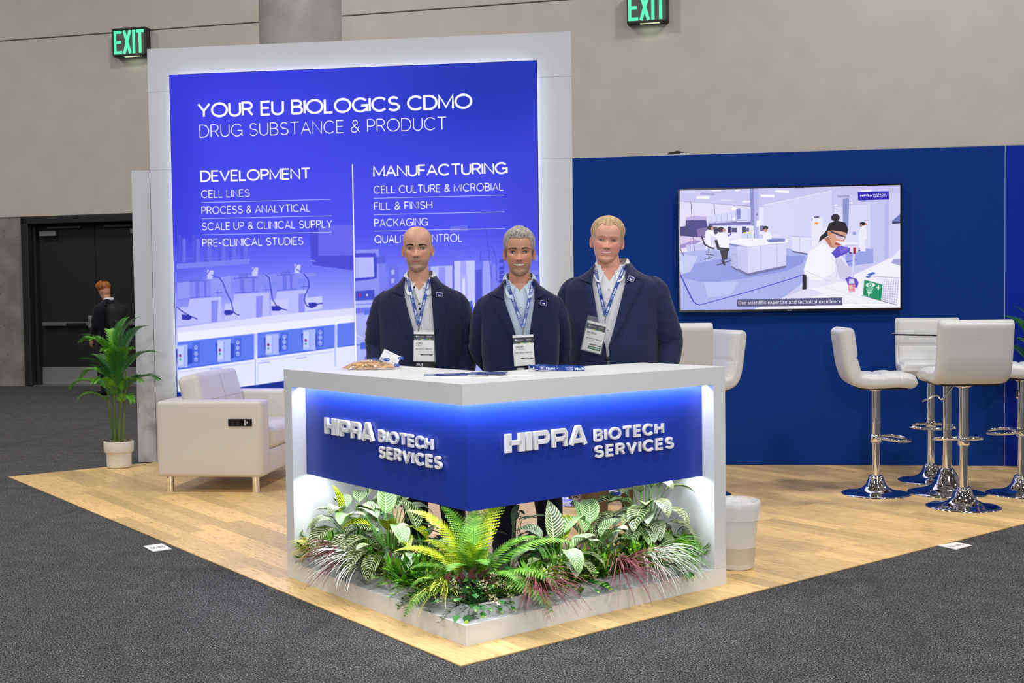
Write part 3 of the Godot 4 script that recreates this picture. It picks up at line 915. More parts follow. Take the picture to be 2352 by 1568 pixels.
	["o", "c5cbfe", [906, 1307, 7.7, 7.7]],
	["p", "b7bbfc", [1204, 897, 1303, 895, 1300, 1109, 1201, 1111]],
	["p", "8f94f6", [1240, 902, 1271, 900, 1268, 1108, 1236, 1108]],
	["p", "c5c9fe", [1309, 876, 1405, 873, 1402, 1110, 1306, 1109]],
	["p", "9ea3f9", [1339, 876, 1366, 877, 1363, 1109, 1335, 1109]],
	["p", "5c61e0", [1303, 875, 1311, 876, 1308, 1109, 1300, 1109]],
	["p", "aeb2fb", [1342, 938, 1369, 937, 1371, 1109, 1339, 1109]],
	["p", "d9dcff", [1347, 954, 1359, 954, 1359, 1109, 1345, 1109]],
	["p", "4e53d6", [1407, 916, 1436, 913, 1434, 1071, 1405, 1075]],
	["p", "9ba0f8", [1441, 878, 1476, 875, 1473, 1111, 1437, 1110]],
	["p", "7b80f0", [1483, 894, 1503, 890, 1504, 1111, 1480, 1111]],
	["l", "4146cc", [1455, 716, 1465, 801, 1472, 886, 1479, 956], 2.6],
	["l", "4146cc", [1453, 807, 1485, 813, 1500, 860, 1502, 956], 2.6],
	["l", "5b60e0", [1380, 730, 1395, 773, 1430, 785, 1450, 752], 2.1],
	["l", "5056d8", [1292, 819, 1367, 818, 1403, 804, 1434, 827], 2.1],
	["l", "4449cf", [1434, 827, 1427, 878], 3.1],
	["l", "6d72ea", [1292, 833, 1351, 841], 2.1],
	["p", "3d42c6", [1515, 871, 1533, 870, 1532, 885, 1515, 887]],
	["p", "3d42c6", [1515, 902, 1532, 901, 1532, 916, 1514, 918]],
	["p", "3d42c6", [1514, 922, 1532, 920, 1532, 935, 1514, 937]],
	["p", "3d42c6", [1514, 941, 1532, 939, 1531, 955, 1514, 956]],
	["p", "3d42c6", [1514, 960, 1531, 959, 1531, 974, 1514, 976]],
	["l", "3d42c6", [1498, 956, 1512, 972, 1534, 945, 1535, 860], 2.6],
	["p", "777cf0", [1675, 853, 1690, 853, 1690, 882, 1674, 882]],
	["p", "3f55cf", [1654, 943, 1689, 942, 1689, 955, 1654, 957]],
	["p", "6b70ea", [1294, 720, 1374, 718, 1374, 741, 1293, 747]],
	["p", "4a5fe0", [1359, 1070, 1389, 1051, 1398, 1110, 1363, 1117]],
	["p", "6b7ff0", [1392, 1265, 1416, 1246, 1438, 1339, 1399, 1343]],
]

func paint(pr: Print, art: Array) -> void:
	for a in art:
		var c := Color.html(a[1])
		var v: Array = a[2]
		if a[0] == "o":
			pr.oval(v[0], v[1], v[2], v[3], c)
			continue
		var pts := []
		for i in range(0, v.size(), 2): pts.append(Vector2(v[i], v[i + 1]))
		if a[0] == "p": pr.poly(pts, c)
		else: pr.line(pts, a[3] / 2.0, c)

# ---------------------------------------------------------------- the scene
func _ready() -> void:
	# camera
	var cam := Camera3D.new()
	cam.name = "camera"
	add_child(cam)
	cam.position = Vector3(0.318, 1.322, 9.171)
	cam.rotation_degrees = Vector3(-2.07, 7.056, -0.761)
	cam.fov = 33.0605
	cam.near = 0.05
	cam.far = 120.0
	cam.current = true
	# the hall is closed: no sky reaches it
	var env := Environment.new()
	env.background_mode = Environment.BG_COLOR
	env.background_color = Color.BLACK
	env.tonemap_mode = Environment.TONE_MAPPER_LINEAR
	env.tonemap_exposure = 0.95
	env.sdfgi_enabled = true
	env.ssao_enabled = true
	env.ssil_enabled = true
	var we := WorldEnvironment.new()
	we.name = "world"
	we.environment = env
	add_child(we)
	# the photographer's flash, held up above the lens
	var flash := OmniLight3D.new()
	flash.name = "camera_flash"
	add_child(flash)
	flash.position = Vector3(0.75, 2.2, 9.3)
	flash.light_color = Color(0.99, 0.99, 1.0)
	flash.light_energy = 8.5
	flash.light_size = 0.12
	flash.omni_range = 60.0
	flash.omni_attenuation = 2.0
	flash.shadow_enabled = true
	# lamps under the roof of the hall
	for x in [-13.0, -4.5, 4.0, 12.5]:
		for z in [-3.5, 4.5, 12.5]:
			hall_lamp(Vector3(x, 9.4, z), 27.0 if z < 0.0 else (36.0 if z < 8.0 else 40.0))
	rng.seed = 7
	fn.seed = 3
	fn.noise_type = FastNoiseLite.TYPE_SIMPLEX_SMOOTH
	fn.frequency = 1.0
	materials()
	hall()
	booth_floor()
	booth_walls()
	counter()
	later()

func hall_lamp(at: Vector3, energy: float) -> void:
	var t := thing("high_bay_lamp", "square white high bay lamp hanging under the hall roof", "lamp", at, 0.0, "high bay lamps under the roof")
	put("housing", box_mesh(Vector3(1.0, 0.16, 1.0), Vector3(0, 0.09, 0), 0.02), mat(Color(0.8, 0.8, 0.8), 0.5), t)
	put("diffuser", box_mesh(Vector3(0.9, 0.02, 0.9), Vector3(0, 0.0, 0)), lit(Color(1.0, 0.985, 0.965), 2.0), t)
	put("hanger", box_mesh(Vector3(0.03, 0.6, 0.03), Vector3(0, 0.45, 0)), mat(Color(0.3, 0.3, 0.3), 0.5), t)
	area(at - Vector3(0, 0.02, 0), Vector3.DOWN, Vector2(0.9, 0.9), Color(1.0, 0.985, 0.965), energy, Vector3.FORWARD)

func speckle(size: int, cell: int, make: Callable) -> ImageTexture:
	var im := Image.create(size, size, false, Image.FORMAT_RGB8)
	for y in size:
		for x in size: im.set_pixel(x, y, make.call(x, y))
	return ImageTexture.create_from_image(im)

func tiling(freq: float, seed_: int, size := 512, octaves := 4) -> Image:
	var n := FastNoiseLite.new()
	n.seed = seed_
	n.frequency = freq
	n.fractal_octaves = octaves
	return n.get_seamless_image(size, size)

func ramp_texture(im: Image, lo: Color, hi: Color) -> ImageTexture:
	var out := Image.create(im.get_width(), im.get_height(), false, Image.FORMAT_RGB8)
	for y in im.get_height():
		for x in im.get_width(): out.set_pixel(x, y, lo.lerp(hi, im.get_pixel(x, y).r))
	return ImageTexture.create_from_image(out)

func materials() -> void:
	# carpet: salt and pepper loops with broad worn patches
	var coarse := tiling(0.012, 11, 1024, 3)
	var fine := tiling(0.31, 5, 1024, 3)
	var im := Image.create(1024, 1024, false, Image.FORMAT_RGB8)
	for y in 1024:
		for x in 1024:
			var f := fine.get_pixel(x, y).r
			var v := clampf((f - 0.5) * 2.6 + 0.5 + rng.randf_range(-0.3, 0.3), 0.0, 1.0)
			v = v * v * (0.86 + 0.28 * coarse.get_pixel(x, y).r)
			var g := 0.125 + 0.44 * v
			im.set_pixel(x, y, Color(g * 1.0, g * 0.985, g * 1.005))
	M.carpet = tmat(ImageTexture.create_from_image(im), 0.95, 0.2)
	M.carpet.uv1_triplanar = true
	M.carpet.uv1_world_triplanar = true
	M.carpet.uv1_scale = Vector3(0.42, 0.42, 0.42)
	# painted wall panels and raw concrete
	var cloud := tiling(0.01, 21, 512, 4)
	M.panel = tmat(ramp_texture(cloud, Color(0.765, 0.745, 0.715), Color(0.80, 0.78, 0.755)), 0.75, 0.3)
	var conc := Image.create(512, 512, false, Image.FORMAT_RGB8)
	for y in 512:
		for x in 512:
			var g := 0.46 + 0.16 * cloud.get_pixel(x, y).r + rng.randf_range(-0.012, 0.012)
			conc.set_pixel(x, y, Color(g, g * 0.985, g * 0.965))
	for k in 150:
		var c := Vector2i(rng.randi_range(4, 506), rng.randi_range(4, 506))
		var r := rng.randi_range(1, 3)
		conc.fill_rect(Rect2i(c.x, c.y, r, maxi(1, r - rng.randi_range(0, 1))), Color(0.27, 0.27, 0.27))
	M.concrete = tmat(ImageTexture.create_from_image(conc), 0.8, 0.3)
	M.column = M.concrete.duplicate()
	M.column.albedo_texture = ramp_texture(cloud, Color(0.60, 0.60, 0.60), Color(0.74, 0.735, 0.73))
	for m in [M.panel, M.concrete, M.column]:
		m.uv1_triplanar = true
		m.uv1_world_triplanar = true
		m.uv1_scale = Vector3(0.33, 0.33, 0.33)
	# printed oak: long grain, a few knots and darker streaks
	M.oak = []
	for k in 6:
		var g := FastNoiseLite.new()
		g.seed = 40 + k
		g.frequency = 1.0
		g.fractal_octaves = 3
		var w := Image.create(512, 64, false, Image.FORMAT_RGB8)
		var tone: float = [0.95, 1.04, 0.91, 1.07, 1.0, 0.98][k]
		for y in 64:
			for x in 512:
				var a := g.get_noise_2d(x * 0.012, y * 0.16) * 0.5 + g.get_noise_2d(x * 0.05 + 90, y * 0.5) * 0.22
				var b := maxf(0.0, g.get_noise_2d(x * 0.02 + 300.0, y * 0.07 + 50.0) - 0.28) * 1.4
				var v := tone * (1.0 + a * 0.20 - b * 0.36)
				w.set_pixel(x, y, Color(0.895 * v, 0.757 * v * (1.0 - b * 0.05), 0.515 * v * (1.0 - b * 0.12)))
		M.oak.append(tmat(ImageTexture.create_from_image(w), 0.38, 0.45))
	M.white = mat(Color(0.875, 0.885, 0.90), 0.45)          # white laminate
	M.white_wall = mat(Color(0.775, 0.79, 0.83), 0.6)
	M.fabric_blue = mat(srgb(0, 54, 142), 0.8, 0.0, 0.3)
	var weave := tiling(0.35, 8, 256, 1)
	M.fabric_blue.albedo_texture = ramp_texture(weave, Color(0.90, 0.90, 0.90), Color(1, 1, 1))
	M.fabric_blue.uv1_triplanar = true
	M.fabric_blue.uv1_world_triplanar = true
	M.fabric_blue.uv1_scale = Vector3(2.5, 2.5, 2.5)
	M.fascia = mat(srgb(28, 56, 168), 0.32, 0.0, 0.5)
	M.chrome = mat(Color(0.93, 0.93, 0.94), 0.06, 1.0)
	M.steel = mat(Color(0.72, 0.72, 0.73), 0.28, 1.0)
	M.black = mat(Color(0.045, 0.045, 0.05), 0.45)
	M.dark_metal = mat(Color(0.13, 0.13, 0.145), 0.5)
	M.door = mat(Color(0.085, 0.085, 0.10), 0.6)
	M.paper = mat(Color(0.93, 0.93, 0.92), 0.7)
	M.letters = mat(Color(0.93, 0.93, 0.94), 0.4)
	M.led = lit(Color(0.95, 0.97, 1.0), 3.0)

func hall() -> void:
	# the building's wall stands at a slight angle behind the booth
	var u := Vector3(0.99452, 0, 0.10453)
	var n := Vector3(-0.10453, 0, 0.99452)
	var frame := Transform3D(Basis(u, Vector3.UP, n), Vector3(-10.009, 0, -8.78))
	structure("floor", box_mesh(Vector3(60, 0.2, 60), Vector3(0, -0.106, 6)), M.carpet, "dark grey flecked carpet covering the hall floor", "carpet")
	structure("ceiling", box_mesh(Vector3(60, 0.3, 60), Vector3(0, 10.35, 6)), mat(Color(0.55, 0.55, 0.55), 0.9), "grey hall roof high above the booth", "ceiling")
	structure("wall_left", box_mesh(Vector3(0.3, 10.4, 60), Vector3(-24, 5.1, 6)), M.panel, "grey side wall of the hall beyond the doors", "wall")
	structure("wall_right", box_mesh(Vector3(0.3, 10.4, 60), Vector3(20, 5.1, 6)), M.panel, "grey side wall of the hall beyond the stools", "wall")
	structure("wall_front", box_mesh(Vector3(60, 10.4, 0.3), Vector3(0, 5.1, 24)), M.panel, "grey wall of the hall opposite the booth", "wall")
	# back wall: concrete plinth with the doorway, painted panels above it
	var wb := Node3D.new()
	wb.name = "wall_back"
	add_child(wb)
	wb.transform = frame
	describe(wb, "grey panelled building wall over a raw concrete base behind the booth", "wall", "", "structure")
	put("concrete_base", box_mesh(Vector3(14, 2.9, 0.3), Vector3(-7.03, 1.35, -0.17)), M.concrete, wb)
	put("concrete_base", box_mesh(Vector3(26, 2.9, 0.3), Vector3(2.45 + 13, 1.35, -0.17)), M.concrete, wb)
	put("panel", box_mesh(Vector3(40, 2.895, 0.3), Vector3(7.0, 4.2475, -0.15), 0.006), M.panel, wb)
	put("panel", box_mesh(Vector3(40, 4.7, 0.3), Vector3(7.0, 8.062, -0.15), 0.006), M.panel, wb)
	put("joint", box_mesh(Vector3(40, 0.1, 0.1), Vector3(7.0, 5.70, -0.20)), M.black, wb)
	# engaged round column
	var col := put("column", lathe_mesh([[0.0, 0.0], [0.77, 0.0], [0.77, 10.2], [0.0, 10.2]], Vector3.ZERO, 64, true), M.concrete)
	col.position = frame * Vector3(4.955, 0, -0.35)
	col.material_override = M.column
	describe(col, "round raw concrete column standing against the building wall", "column", "", "structure")
	# double doors
	var d := Node3D.new()
	d.name = "door_1"
	add_child(d)
	d.transform = frame
	describe(d, "pair of tall black steel exit doors with push bars in the concrete base", "door", "", "structure")
	var st := st_new()
	box(st, Vector3(0.13, 2.79, 0.22), Vector3(0.035, 1.395, -0.05), 0.01)
	box(st, Vector3(0.13, 2.79, 0.22), Vector3(2.385, 1.395, -0.05), 0.01)
	box(st, Vector3(2.48, 0.12, 0.22), Vector3(1.21, 2.73, -0.05), 0.01)
	box(st, Vector3(0.05, 2.67, 0.12), Vector3(0.13, 1.335, -0.12), 0.005)
	box(st, Vector3(0.05, 2.67, 0.12), Vector3(2.29, 1.335, -0.12), 0.005)
	put("frame", done(st), M.dark_metal, d)
	put("threshold", box_mesh(Vector3(2.3, 0.02, 0.2), Vector3(1.21, 0.005, -0.08)), mat(Color(0.6, 0.6, 0.6), 0.4, 0.8), d)
	put("backing", box_mesh(Vector3(2.5, 2.8, 0.05), Vector3(1.21, 1.4, -0.28)), M.black, d)
	for s in [0, 1]:
		var x0: float = 0.155 if s == 0 else 1.213
		var leaf := put("leaf", box_mesh(Vector3(1.05, 2.64, 0.05), Vector3(x0 + 0.525, 1.335, -0.17), 0.004), M.door, d)
		put("kick_plate", box_mesh(Vector3(1.02, 0.29, 0.004), Vector3(x0 + 0.525, 0.165, -0.142)), mat(Color(0.62, 0.62, 0.63), 0.42, 0.55), leaf)
		var sx := 1.0 if s == 0 else -1.0
		var inner: float = x0 + (1.05 if s == 0 else 0.0)
		st = st_new()
		box(st, Vector3(0.86, 0.07, 0.05), Vector3(inner - sx * 0.55, 1.02, -0.09), 0.012)
		put("push_bar", done(st), mat(Color(0.62, 0.62, 0.63), 0.35, 0.9), leaf)
		put("push_bar_grip", box_mesh(Vector3(0.38, 0.05, 0.02), Vector3(inner - sx * 0.33, 1.012, -0.065), 0.006), M.black, leaf)
		put("latch_case", box_mesh(Vector3(0.075, 0.22, 0.08), Vector3(inner - sx * 0.075, 1.05, -0.085), 0.02), mat(Color(0.6, 0.6, 0.61), 0.4, 0.8), leaf)
		put("closer", box_mesh(Vector3(0.30, 0.09, 0.07), Vector3(x0 + 0.22 if s == 0 else x0 + 0.84, 2.52, -0.10), 0.008), mat(Color(0.62, 0.62, 0.63), 0.4, 0.7), leaf)
		put("closer_arm", box_mesh(Vector3(0.62, 0.035, 0.04), Vector3(x0 + 0.52, 2.615, -0.10), 0.004), mat(Color(0.35, 0.35, 0.37), 0.4, 0.7), leaf)
	# exit signs
	exit_sign(frame, Vector3(1.812, 5.285, 0), 0.585, 0.44, "green lit exit sign above the black double doors")
	exit_sign(frame, Vector3(10.05, 5.26, 0), 0.585, 0.44, "green lit exit sign high on the panelled wall over the blue partition")

func exit_sign(frame: Transform3D, at: Vector3, w: float, h: float, label: String) -> void:
	var t := thing("exit_sign", label, "sign", frame * at, 0.0)
	t.transform.basis = frame.basis
	var d := 0.16
	var st := st_new()
	box(st, Vector3(w, h, d - 0.02), Vector3(w / 2, h / 2, (d - 0.02) / 2), 0.006)
	put("case", done(st), M.dark_metal, t)
	st = st_new()
	for q in [[0.0, 0.0, w, 0.025], [0.0, h - 0.025, w, 0.025], [0.0, 0.0, 0.02, h], [w - 0.02, 0.0, 0.02, h]]:
		box(st, Vector3(q[2], q[3], 0.02), Vector3(q[0] + q[2] / 2, q[1] + q[3] / 2, d - 0.005), 0.003)
	put("rim", done(st), M.dark_metal, t)
	put("face", box_mesh(Vector3(w - 0.04, h - 0.05, 0.006), Vector3(w / 2, h / 2, d - 0.018)), mat(Color(0.36, 0.36, 0.35), 0.5), t)
	var green := lit(Color(0.30, 0.95, 0.66), 0.95)
	var x := 0.035
	var cap := h - 0.075
	for ch in ["E", "X", "I", "T"]:
		st = st_new()
		var wide: float = {"E": 0.125, "X": 0.150, "I": 0.05, "T": 0.135}[ch]
		var half := 0.0225
		var ls: Array = {"E": [[Vector2(half, 0), Vector2(half, 1)], [Vector2(0, 0.06), Vector2(1, 0.06)], [Vector2(0, 0.5), Vector2(0.85, 0.5)], [Vector2(0, 0.94), Vector2(1, 0.94)]], "X": [[Vector2(0.14, 0), Vector2(0.86, 1)], [Vector2(0.14, 1), Vector2(0.86, 0)]], "I": [[Vector2(0.5, 0), Vector2(0.5, 1)]], "T": [[Vector2(0.5, 0), Vector2(0.5, 1)], [Vector2(0, 0.94), Vector2(1, 0.94)]]}[ch]
		for l in ls:
			var pts := []
			for p in l: pts.append(Vector2(x + (p.x if ch == "E" and p.x == half else p.x * wide), 0.038 + p.y * cap))
			stroke_solid(st, pts, half, d - 0.015, d - 0.011)
		put("letter", done(st), green, t)
		x += wide + 0.018
	put("down_light", box_mesh(Vector3(0.28, 0.006, 0.05), Vector3(w * 0.55, -0.001, 0.1)), lit(Color(0.9, 0.95, 0.75), 0.8), t)
	area(frame * (at + Vector3(w * 0.55, -0.012, 0.1)), Vector3.DOWN, Vector2(0.28, 0.05), Color(0.85, 1.0, 0.85), 0.012, frame.basis.z)

func booth_floor() -> void:
	# laminate planks along the one front edge, laid in a square turned 45 degrees to the booth wall
	var o := Vector3(-0.389, 0, 5.100)
	var fl := Node3D.new()
	fl.name = "floor_planks"
	add_child(fl)
	describe(fl, "pale oak strip floor of the booth laid square to the counter", "floor", "", "structure")
	var width := 0.1012
	var meshes := {}
	var r := RandomNumberGenerator.new()
	r.seed = 99
	for row in 60:
		var b := row * width
		var top := 6.07
		# the row ends where it passes behind the booth wall
		var far := minf(top, (o.z + 0.02 + RA.z * b) / S2)
		if far <= 0.05: continue
		var a := 0.0
		var first := true
		while a < far - 0.02:
			var want: float = [0.75, 0.9, 1.05, 1.2][r.randi_range(0, 3)] if not first else [0.3, 0.6, 0.9, 1.2][r.randi_range(0, 3)]
			first = false
			var len := minf(want, far - a)
			if far - a - len < 0.12: len = far - a
			var key := roundi(len * 1000)
			if not meshes.has(key): meshes[key] = [plank(len, width, 0), plank(len, width, 1), plank(len, width, 2)]
			var p := put("plank", meshes[key][r.randi_range(0, 2)], M.oak[r.randi_range(0, 5)], fl)
			p.transform = Transform3D(Basis(LA, Vector3.UP, RA), o + LA * (a + len / 2) + RA * (b + width / 2))
			a += len

func plank(len: float, width: float, variant: int) -> ArrayMesh:
	var st := st_new()
	st.set_smooth_group(-1)
	var x := len / 2 - 0.0004
	var z := width / 2 - 0.0004
	var b := 0.0008
	var u0 := variant * 0.37
	var u1 := u0 + len / 1.3
	var top := [Vector3(-x + b, 0, -z + b), Vector3(x - b, 0, -z + b), Vector3(x - b, 0, z - b), Vector3(-x + b, 0, z - b)]
	var low := [Vector3(-x, -b, -z), Vector3(x, -b, -z), Vector3(x, -b, z), Vector3(-x, -b, z)]
	var deep := [Vector3(-x, -0.005, -z), Vector3(x, -0.005, -z), Vector3(x, -0.005, z), Vector3(-x, -0.005, z)]
	var uv := [Vector2(u0, 0.02), Vector2(u1, 0.02), Vector2(u1, 0.98), Vector2(u0, 0.98)]
	for k in [0, 1, 2, 0, 2, 3]:
		st.set_uv(uv[k])
		st.add_vertex(top[k])
	for pair in [[top, low], [low, deep]]:
		for i in 4:
			var j := (i + 1) % 4
			for q in [[0, i], [1, i], [1, j], [0, i], [1, j], [0, j]]:
				st.set_uv(uv[q[1]])
				st.add_vertex(pair[q[0]][q[1]])
	return done(st)

func booth_walls() -> void:
	# white light wall with the back-lit fabric poster
	var w := thing("light_wall", "tall white exhibition wall carrying the lit blue poster", "wall", Vector3(-2.0735, 0, 0))
	w.set_meta("kind", "structure")
	for q in [[0.0, 2.44], [2.44, 3.085], [3.085, 3.4385]]:      # three boards high
		put("board", box_mesh(Vector3(3.517, q[1] - q[0] - 0.0015, 0.08), Vector3(0, (q[0] + q[1]) / 2, -0.04), 0.001), M.white_wall, w)
	var low := put("wall_end", box_mesh(Vector3(0.164, 2.44, 0.10), Vector3(-3.916, 1.22, -0.055), 0.001), M.white_wall)
	describe(low, "low white end panel beside the lit poster wall, behind the palm", "wall panel", "", "structure")
	put("edge_seam", box_mesh(Vector3(0.004, 2.44, 0.02), Vector3(-3.833 + 2.0735, 1.22, -0.012)), M.dark_metal, w)
	# poster box: stands off the wall, light spills from behind its edge
	var x0 := -3.6255
	var x1 := -0.584
	var y0 := 0.55
	var y1 := 3.2117
	var cx := (x0 + x1) / 2
	var cy := (y0 + y1) / 2
	var p := thing("poster_light_box", "large lit blue poster reading YOUR EU BIOLOGICS CDMO", "light box", Vector3(cx, 0, 0))
	put("frame", box_mesh(Vector3(x1 - x0, y1 - y0, 0.02), Vector3(0, cy, 0.038), 0.002), mat(srgb(10, 25, 90), 0.5), p)
	put("stand_off", box_mesh(Vector3(x1 - x0 - 0.16, y1 - y0 - 0.16, 0.028), Vector3(0, cy, 0.0145)), M.white_wall, p)
	var st := st_new()
	st.set_smooth_group(-1)
	var b := 0.005
	quad_uv(st, Vector3(x0 + b - cx, y0 + b, 0.0492), Vector3(x0 + b - cx, y1 - b, 0.0492), Vector3(x1 - b - cx, y1 - b, 0.0492), Vector3(x1 - b - cx, y0 + b, 0.0492))
	put("poster", done(st), glow(poster(), 1.06), p)
	var hw := (x1 - x0) / 2
	var hh := (y1 - y0) / 2
	var c := Color(0.93, 0.96, 1.0)
	for s in [-1.0, 1.0]:
		put("led_strip", box_mesh(Vector3(0.01, 2 * hh - 0.2, 0.012), Vector3(s * (hw - 0.075), cy, 0.014)), M.led, p)
		put("led_strip", box_mesh(Vector3(2 * hw - 0.2, 0.01, 0.012), Vector3(0, cy + s * (hh - 0.075), 0.014)), M.led, p)
		area(Vector3(cx + s * (hw - 0.06), cy, 0.016), Vector3(s, 0, 0), Vector2(0.016, 2 * hh - 0.1), c, 0.45, Vector3.UP)
		area(Vector3(cx, cy + s * (hh - 0.06), 0.016), Vector3(0, s, 0), Vector2(2 * hw - 0.1, 0.016), c, 0.45, Vector3.BACK)
	area(Vector3(cx, cy - 0.3, 0.056), Vector3(0, 0, 1), Vector2(2 * hw, 2 * hh - 0.6), Color(0.55, 0.56, 1.0), 1.1)
	# blue fabric partition with the screen
	var bl := thing("blue_partition", "royal blue fabric partition wall behind the screen and stools", "wall", Vector3(0, 0, 0))
	bl.set_meta("kind", "structure")
	put("panel", box_mesh(Vector3(3.284, 2.44, 0.07), Vector3(1.329, 1.22, -0.036), 0.001), M.fabric_blue, bl)
	var deep := mat(srgb(0, 36, 158), 0.7, 0.0, 0.3)
	put("panel", box_mesh(Vector3(1.6, 2.44, 0.07), Vector3(2.976 + 0.8, 1.22, -0.036), 0.001), deep, bl)
	put("top_rail", box_mesh(Vector3(4.88, 0.006, 0.07), Vector3(2.13, 2.4435, -0.036)), mat(Color(0.7, 0.7, 0.72), 0.4, 0.8), bl)
	put("seam_rail", box_mesh(Vector3(0.004, 2.44, 0.004), Vector3(2.9735, 1.22, 0.0)), mat(Color(0.75, 0.75, 0.78), 0.4, 0.5), bl)
	# clip lamp and crumpled film left on top of the partition
	var cl := thing("clip_lamp", "small black lamp clipped on top of the blue partition", "lamp", Vector3(0.50, 2.4465, -0.03))
	st = st_new()
	slab(st, PackedVector2Array([Vector2(-0.07, 0), Vector2(-0.052, 0.02), Vector2(0.03, 0.022), Vector2(0.035, 0.0)]), -0.03, 0.03)
	put("base", done(st), M.black, cl)
	put("arm", tube_mesh([Vector3(-0.01, 0.02, 0), Vector3(0.01, 0.028, 0), Vector3(0.08, 0.006, 0)], 0.006, 8), M.black, cl)
	put("lens", box_mesh(Vector3(0.06, 0.006, 0.03), Vector3(0.045, 0.008, 0)), M.paper, cl)
	# screen
	var x := [0.5094, 2.2098]
	var y := [1.2036, 2.1734]
	var tv := thing("television", "wall-mounted flat television showing a laboratory film with subtitle", "television", Vector3(1.3596, 1.6885, 0.0))
	put("mount", box_mesh(Vector3(0.5, 0.4, 0.02), Vector3(0, 0, 0.01)), M.black, tv)
	put("case", box_mesh(Vector3(1.69, 0.963, 0.03), Vector3(0, 0, 0.034), 0.004), M.black, tv)
	st = st_new()
	var sw := 0.8365
	for q in [[0, 0.4765, 1.69, 0.012], [0, -0.4735, 1.69, 0.018], [-0.8395, 0, 0.013, 0.963], [0.8395, 0, 0.013, 0.963]]:
		box(st, Vector3(q[2], q[3], 0.006), Vector3(q[0], q[1], 0.051), 0.001)
	put("bezel", done(st), mat(Color(0.02, 0.02, 0.024), 0.2), tv)
	st = st_new()
	st.set_smooth_group(-1)
	quad_uv(st, Vector3(-sw, -0.469, 0.0496), Vector3(-sw, 0.474, 0.0496), Vector3(sw, 0.474, 0.0496), Vector3(sw, -0.469, 0.0496))
	put("screen", done(st), glow(screen_film(), 1.0), tv)
	put("maker_mark", box_mesh(Vector3(0.036, 0.006, 0.001), Vector3(0.0, -0.4755, 0.0545)), mat(Color(0.6, 0.6, 0.62), 0.4, 0.6), tv)
	area(Vector3(1.3596, 1.69, 0.056), Vector3(0, 0, 1), Vector2(1.6, 0.9), Color(0.85, 0.84, 1.0), 0.25)

func poster() -> Texture2D:
	var w := 1691
	var h := 1480
	# ink of the backdrop: deep blue above, pale lavender below
	var small := Image.create(64, 56, false, Image.FORMAT_RGBA8)
	var steps := [[0.0, Color8(48, 52, 220)], [0.1, Color8(60, 62, 230)], [0.3, Color8(68, 70, 236)], [0.5, Color8(76, 80, 240)], [0.58, Color8(100, 105, 245)], [0.68, Color8(140, 146, 251)], [0.78, Color8(185, 190, 254)], [0.9, Color8(215, 220, 255)], [1.0, Color8(6, 40, 142)]]
	for y in 56:
		for x in 64:
			var v := y / 55.0
			var u := x / 63.0
			var i := 0
			while i < steps.size() - 2 and v > steps[i + 1][0]: i += 1
			var c: Color = steps[i][1].lerp(steps[i + 1][1], clampf((v - steps[i][0]) / (steps[i + 1][0] - steps[i][0]), 0, 1))
			var dark := clampf(bump(u, v, 0.93, 0.02, 0.26, 0.16) * 1.05, 0, 1)
			c = c.lerp(Color8(4, 40, 176), dark)
			c = c.lerp(Color8(34, 40, 200), 0.5 * bump(u, v, 0.0, 0.25, 0.05, 0.3))
			c = c.lerp(Color8(40, 46, 205), 0.55 * bump(u, v, 1.0, 0.42, 0.07, 0.16))
			small.set_pixel(x, y, c)
	small.resize(w, h, Image.INTERPOLATE_CUBIC)
	var pr := Print.new(w, h, Color.BLACK)
	pr.im = small
	paint(pr, POSTER_ART)
	pr.im.resize(w / 4, h / 4, Image.INTERPOLATE_LANCZOS)
	pr.im.resize(w, h, Image.INTERPOLATE_CUBIC)
	var k := 556.0
	var px := func(x: float) -> float: return (x + 3.6255) * k
	var py := func(y: float) -> float: return (3.2117 - y) * k
	var wh := Color(1, 1, 1)
	write(pr, "YOUR EU BIOLOGICS CDMO", px.call(-3.385), py.call(2.861), 0.104 * k, 0.0092 * k, wh, 2.275 * k, 0.16)
	write(pr, "DRUG SUBSTANCE & PRODUCT", px.call(-3.376), py.call(2.694), 0.098 * k, 0.0035 * k, wh, 2.06 * k, 0.2)
	write(pr, "DEVELOPMENT", px.call(-3.374), py.call(2.332), 0.082 * k, 0.0070 * k, wh, 0.925 * k, 0.17)
	write(pr, "MANUFACTURING", px.call(-1.916), py.call(2.332), 0.082 * k, 0.0070 * k, wh, 1.085 * k, 0.17)
	var rows := [["CELL LINES", 0.41], ["PROCESS & ANALYTICAL", 0.92], ["SCALE UP & CLINICAL SUPPLY", 1.10], ["PRE-CLINICAL STUDIES", 0.855]]
	var rows2 := [["CELL CULTURE & MICROBIAL", 1.055], ["FILL & FINISH", 0.475], ["PACKAGING", 0.438], ["QUALITY CONTROL", 0.715]]
	for i in 4:
		var base: float = 2.197 - i * 0.1335
		write(pr, rows[i][0], px.call(-3.374), py.call(base), 0.058 * k, 0.0031 * k, wh, rows[i][1] * k, 0.22)
		write(pr, rows2[i][0], px.call(-1.917), py.call(base), 0.058 * k, 0.0031 * k, wh, rows2[i][1] * k, 0.22)
		if i < 3:
			var yl: float = py.call(2.158 - i * 0.1335)
			pr.rect(px.call(-3.378), yl - 1, px.call(-2.274), yl + 1, Color(0.86, 0.87, 1))
			pr.rect(px.call(-1.923), yl - 1, px.call(-0.854), yl + 1, Color(0.86, 0.87, 1))
	pr.rect(px.call(-2.096), py.call(2.437), px.call(-2.088), py.call(0.6), wh)
	return pr.tex()

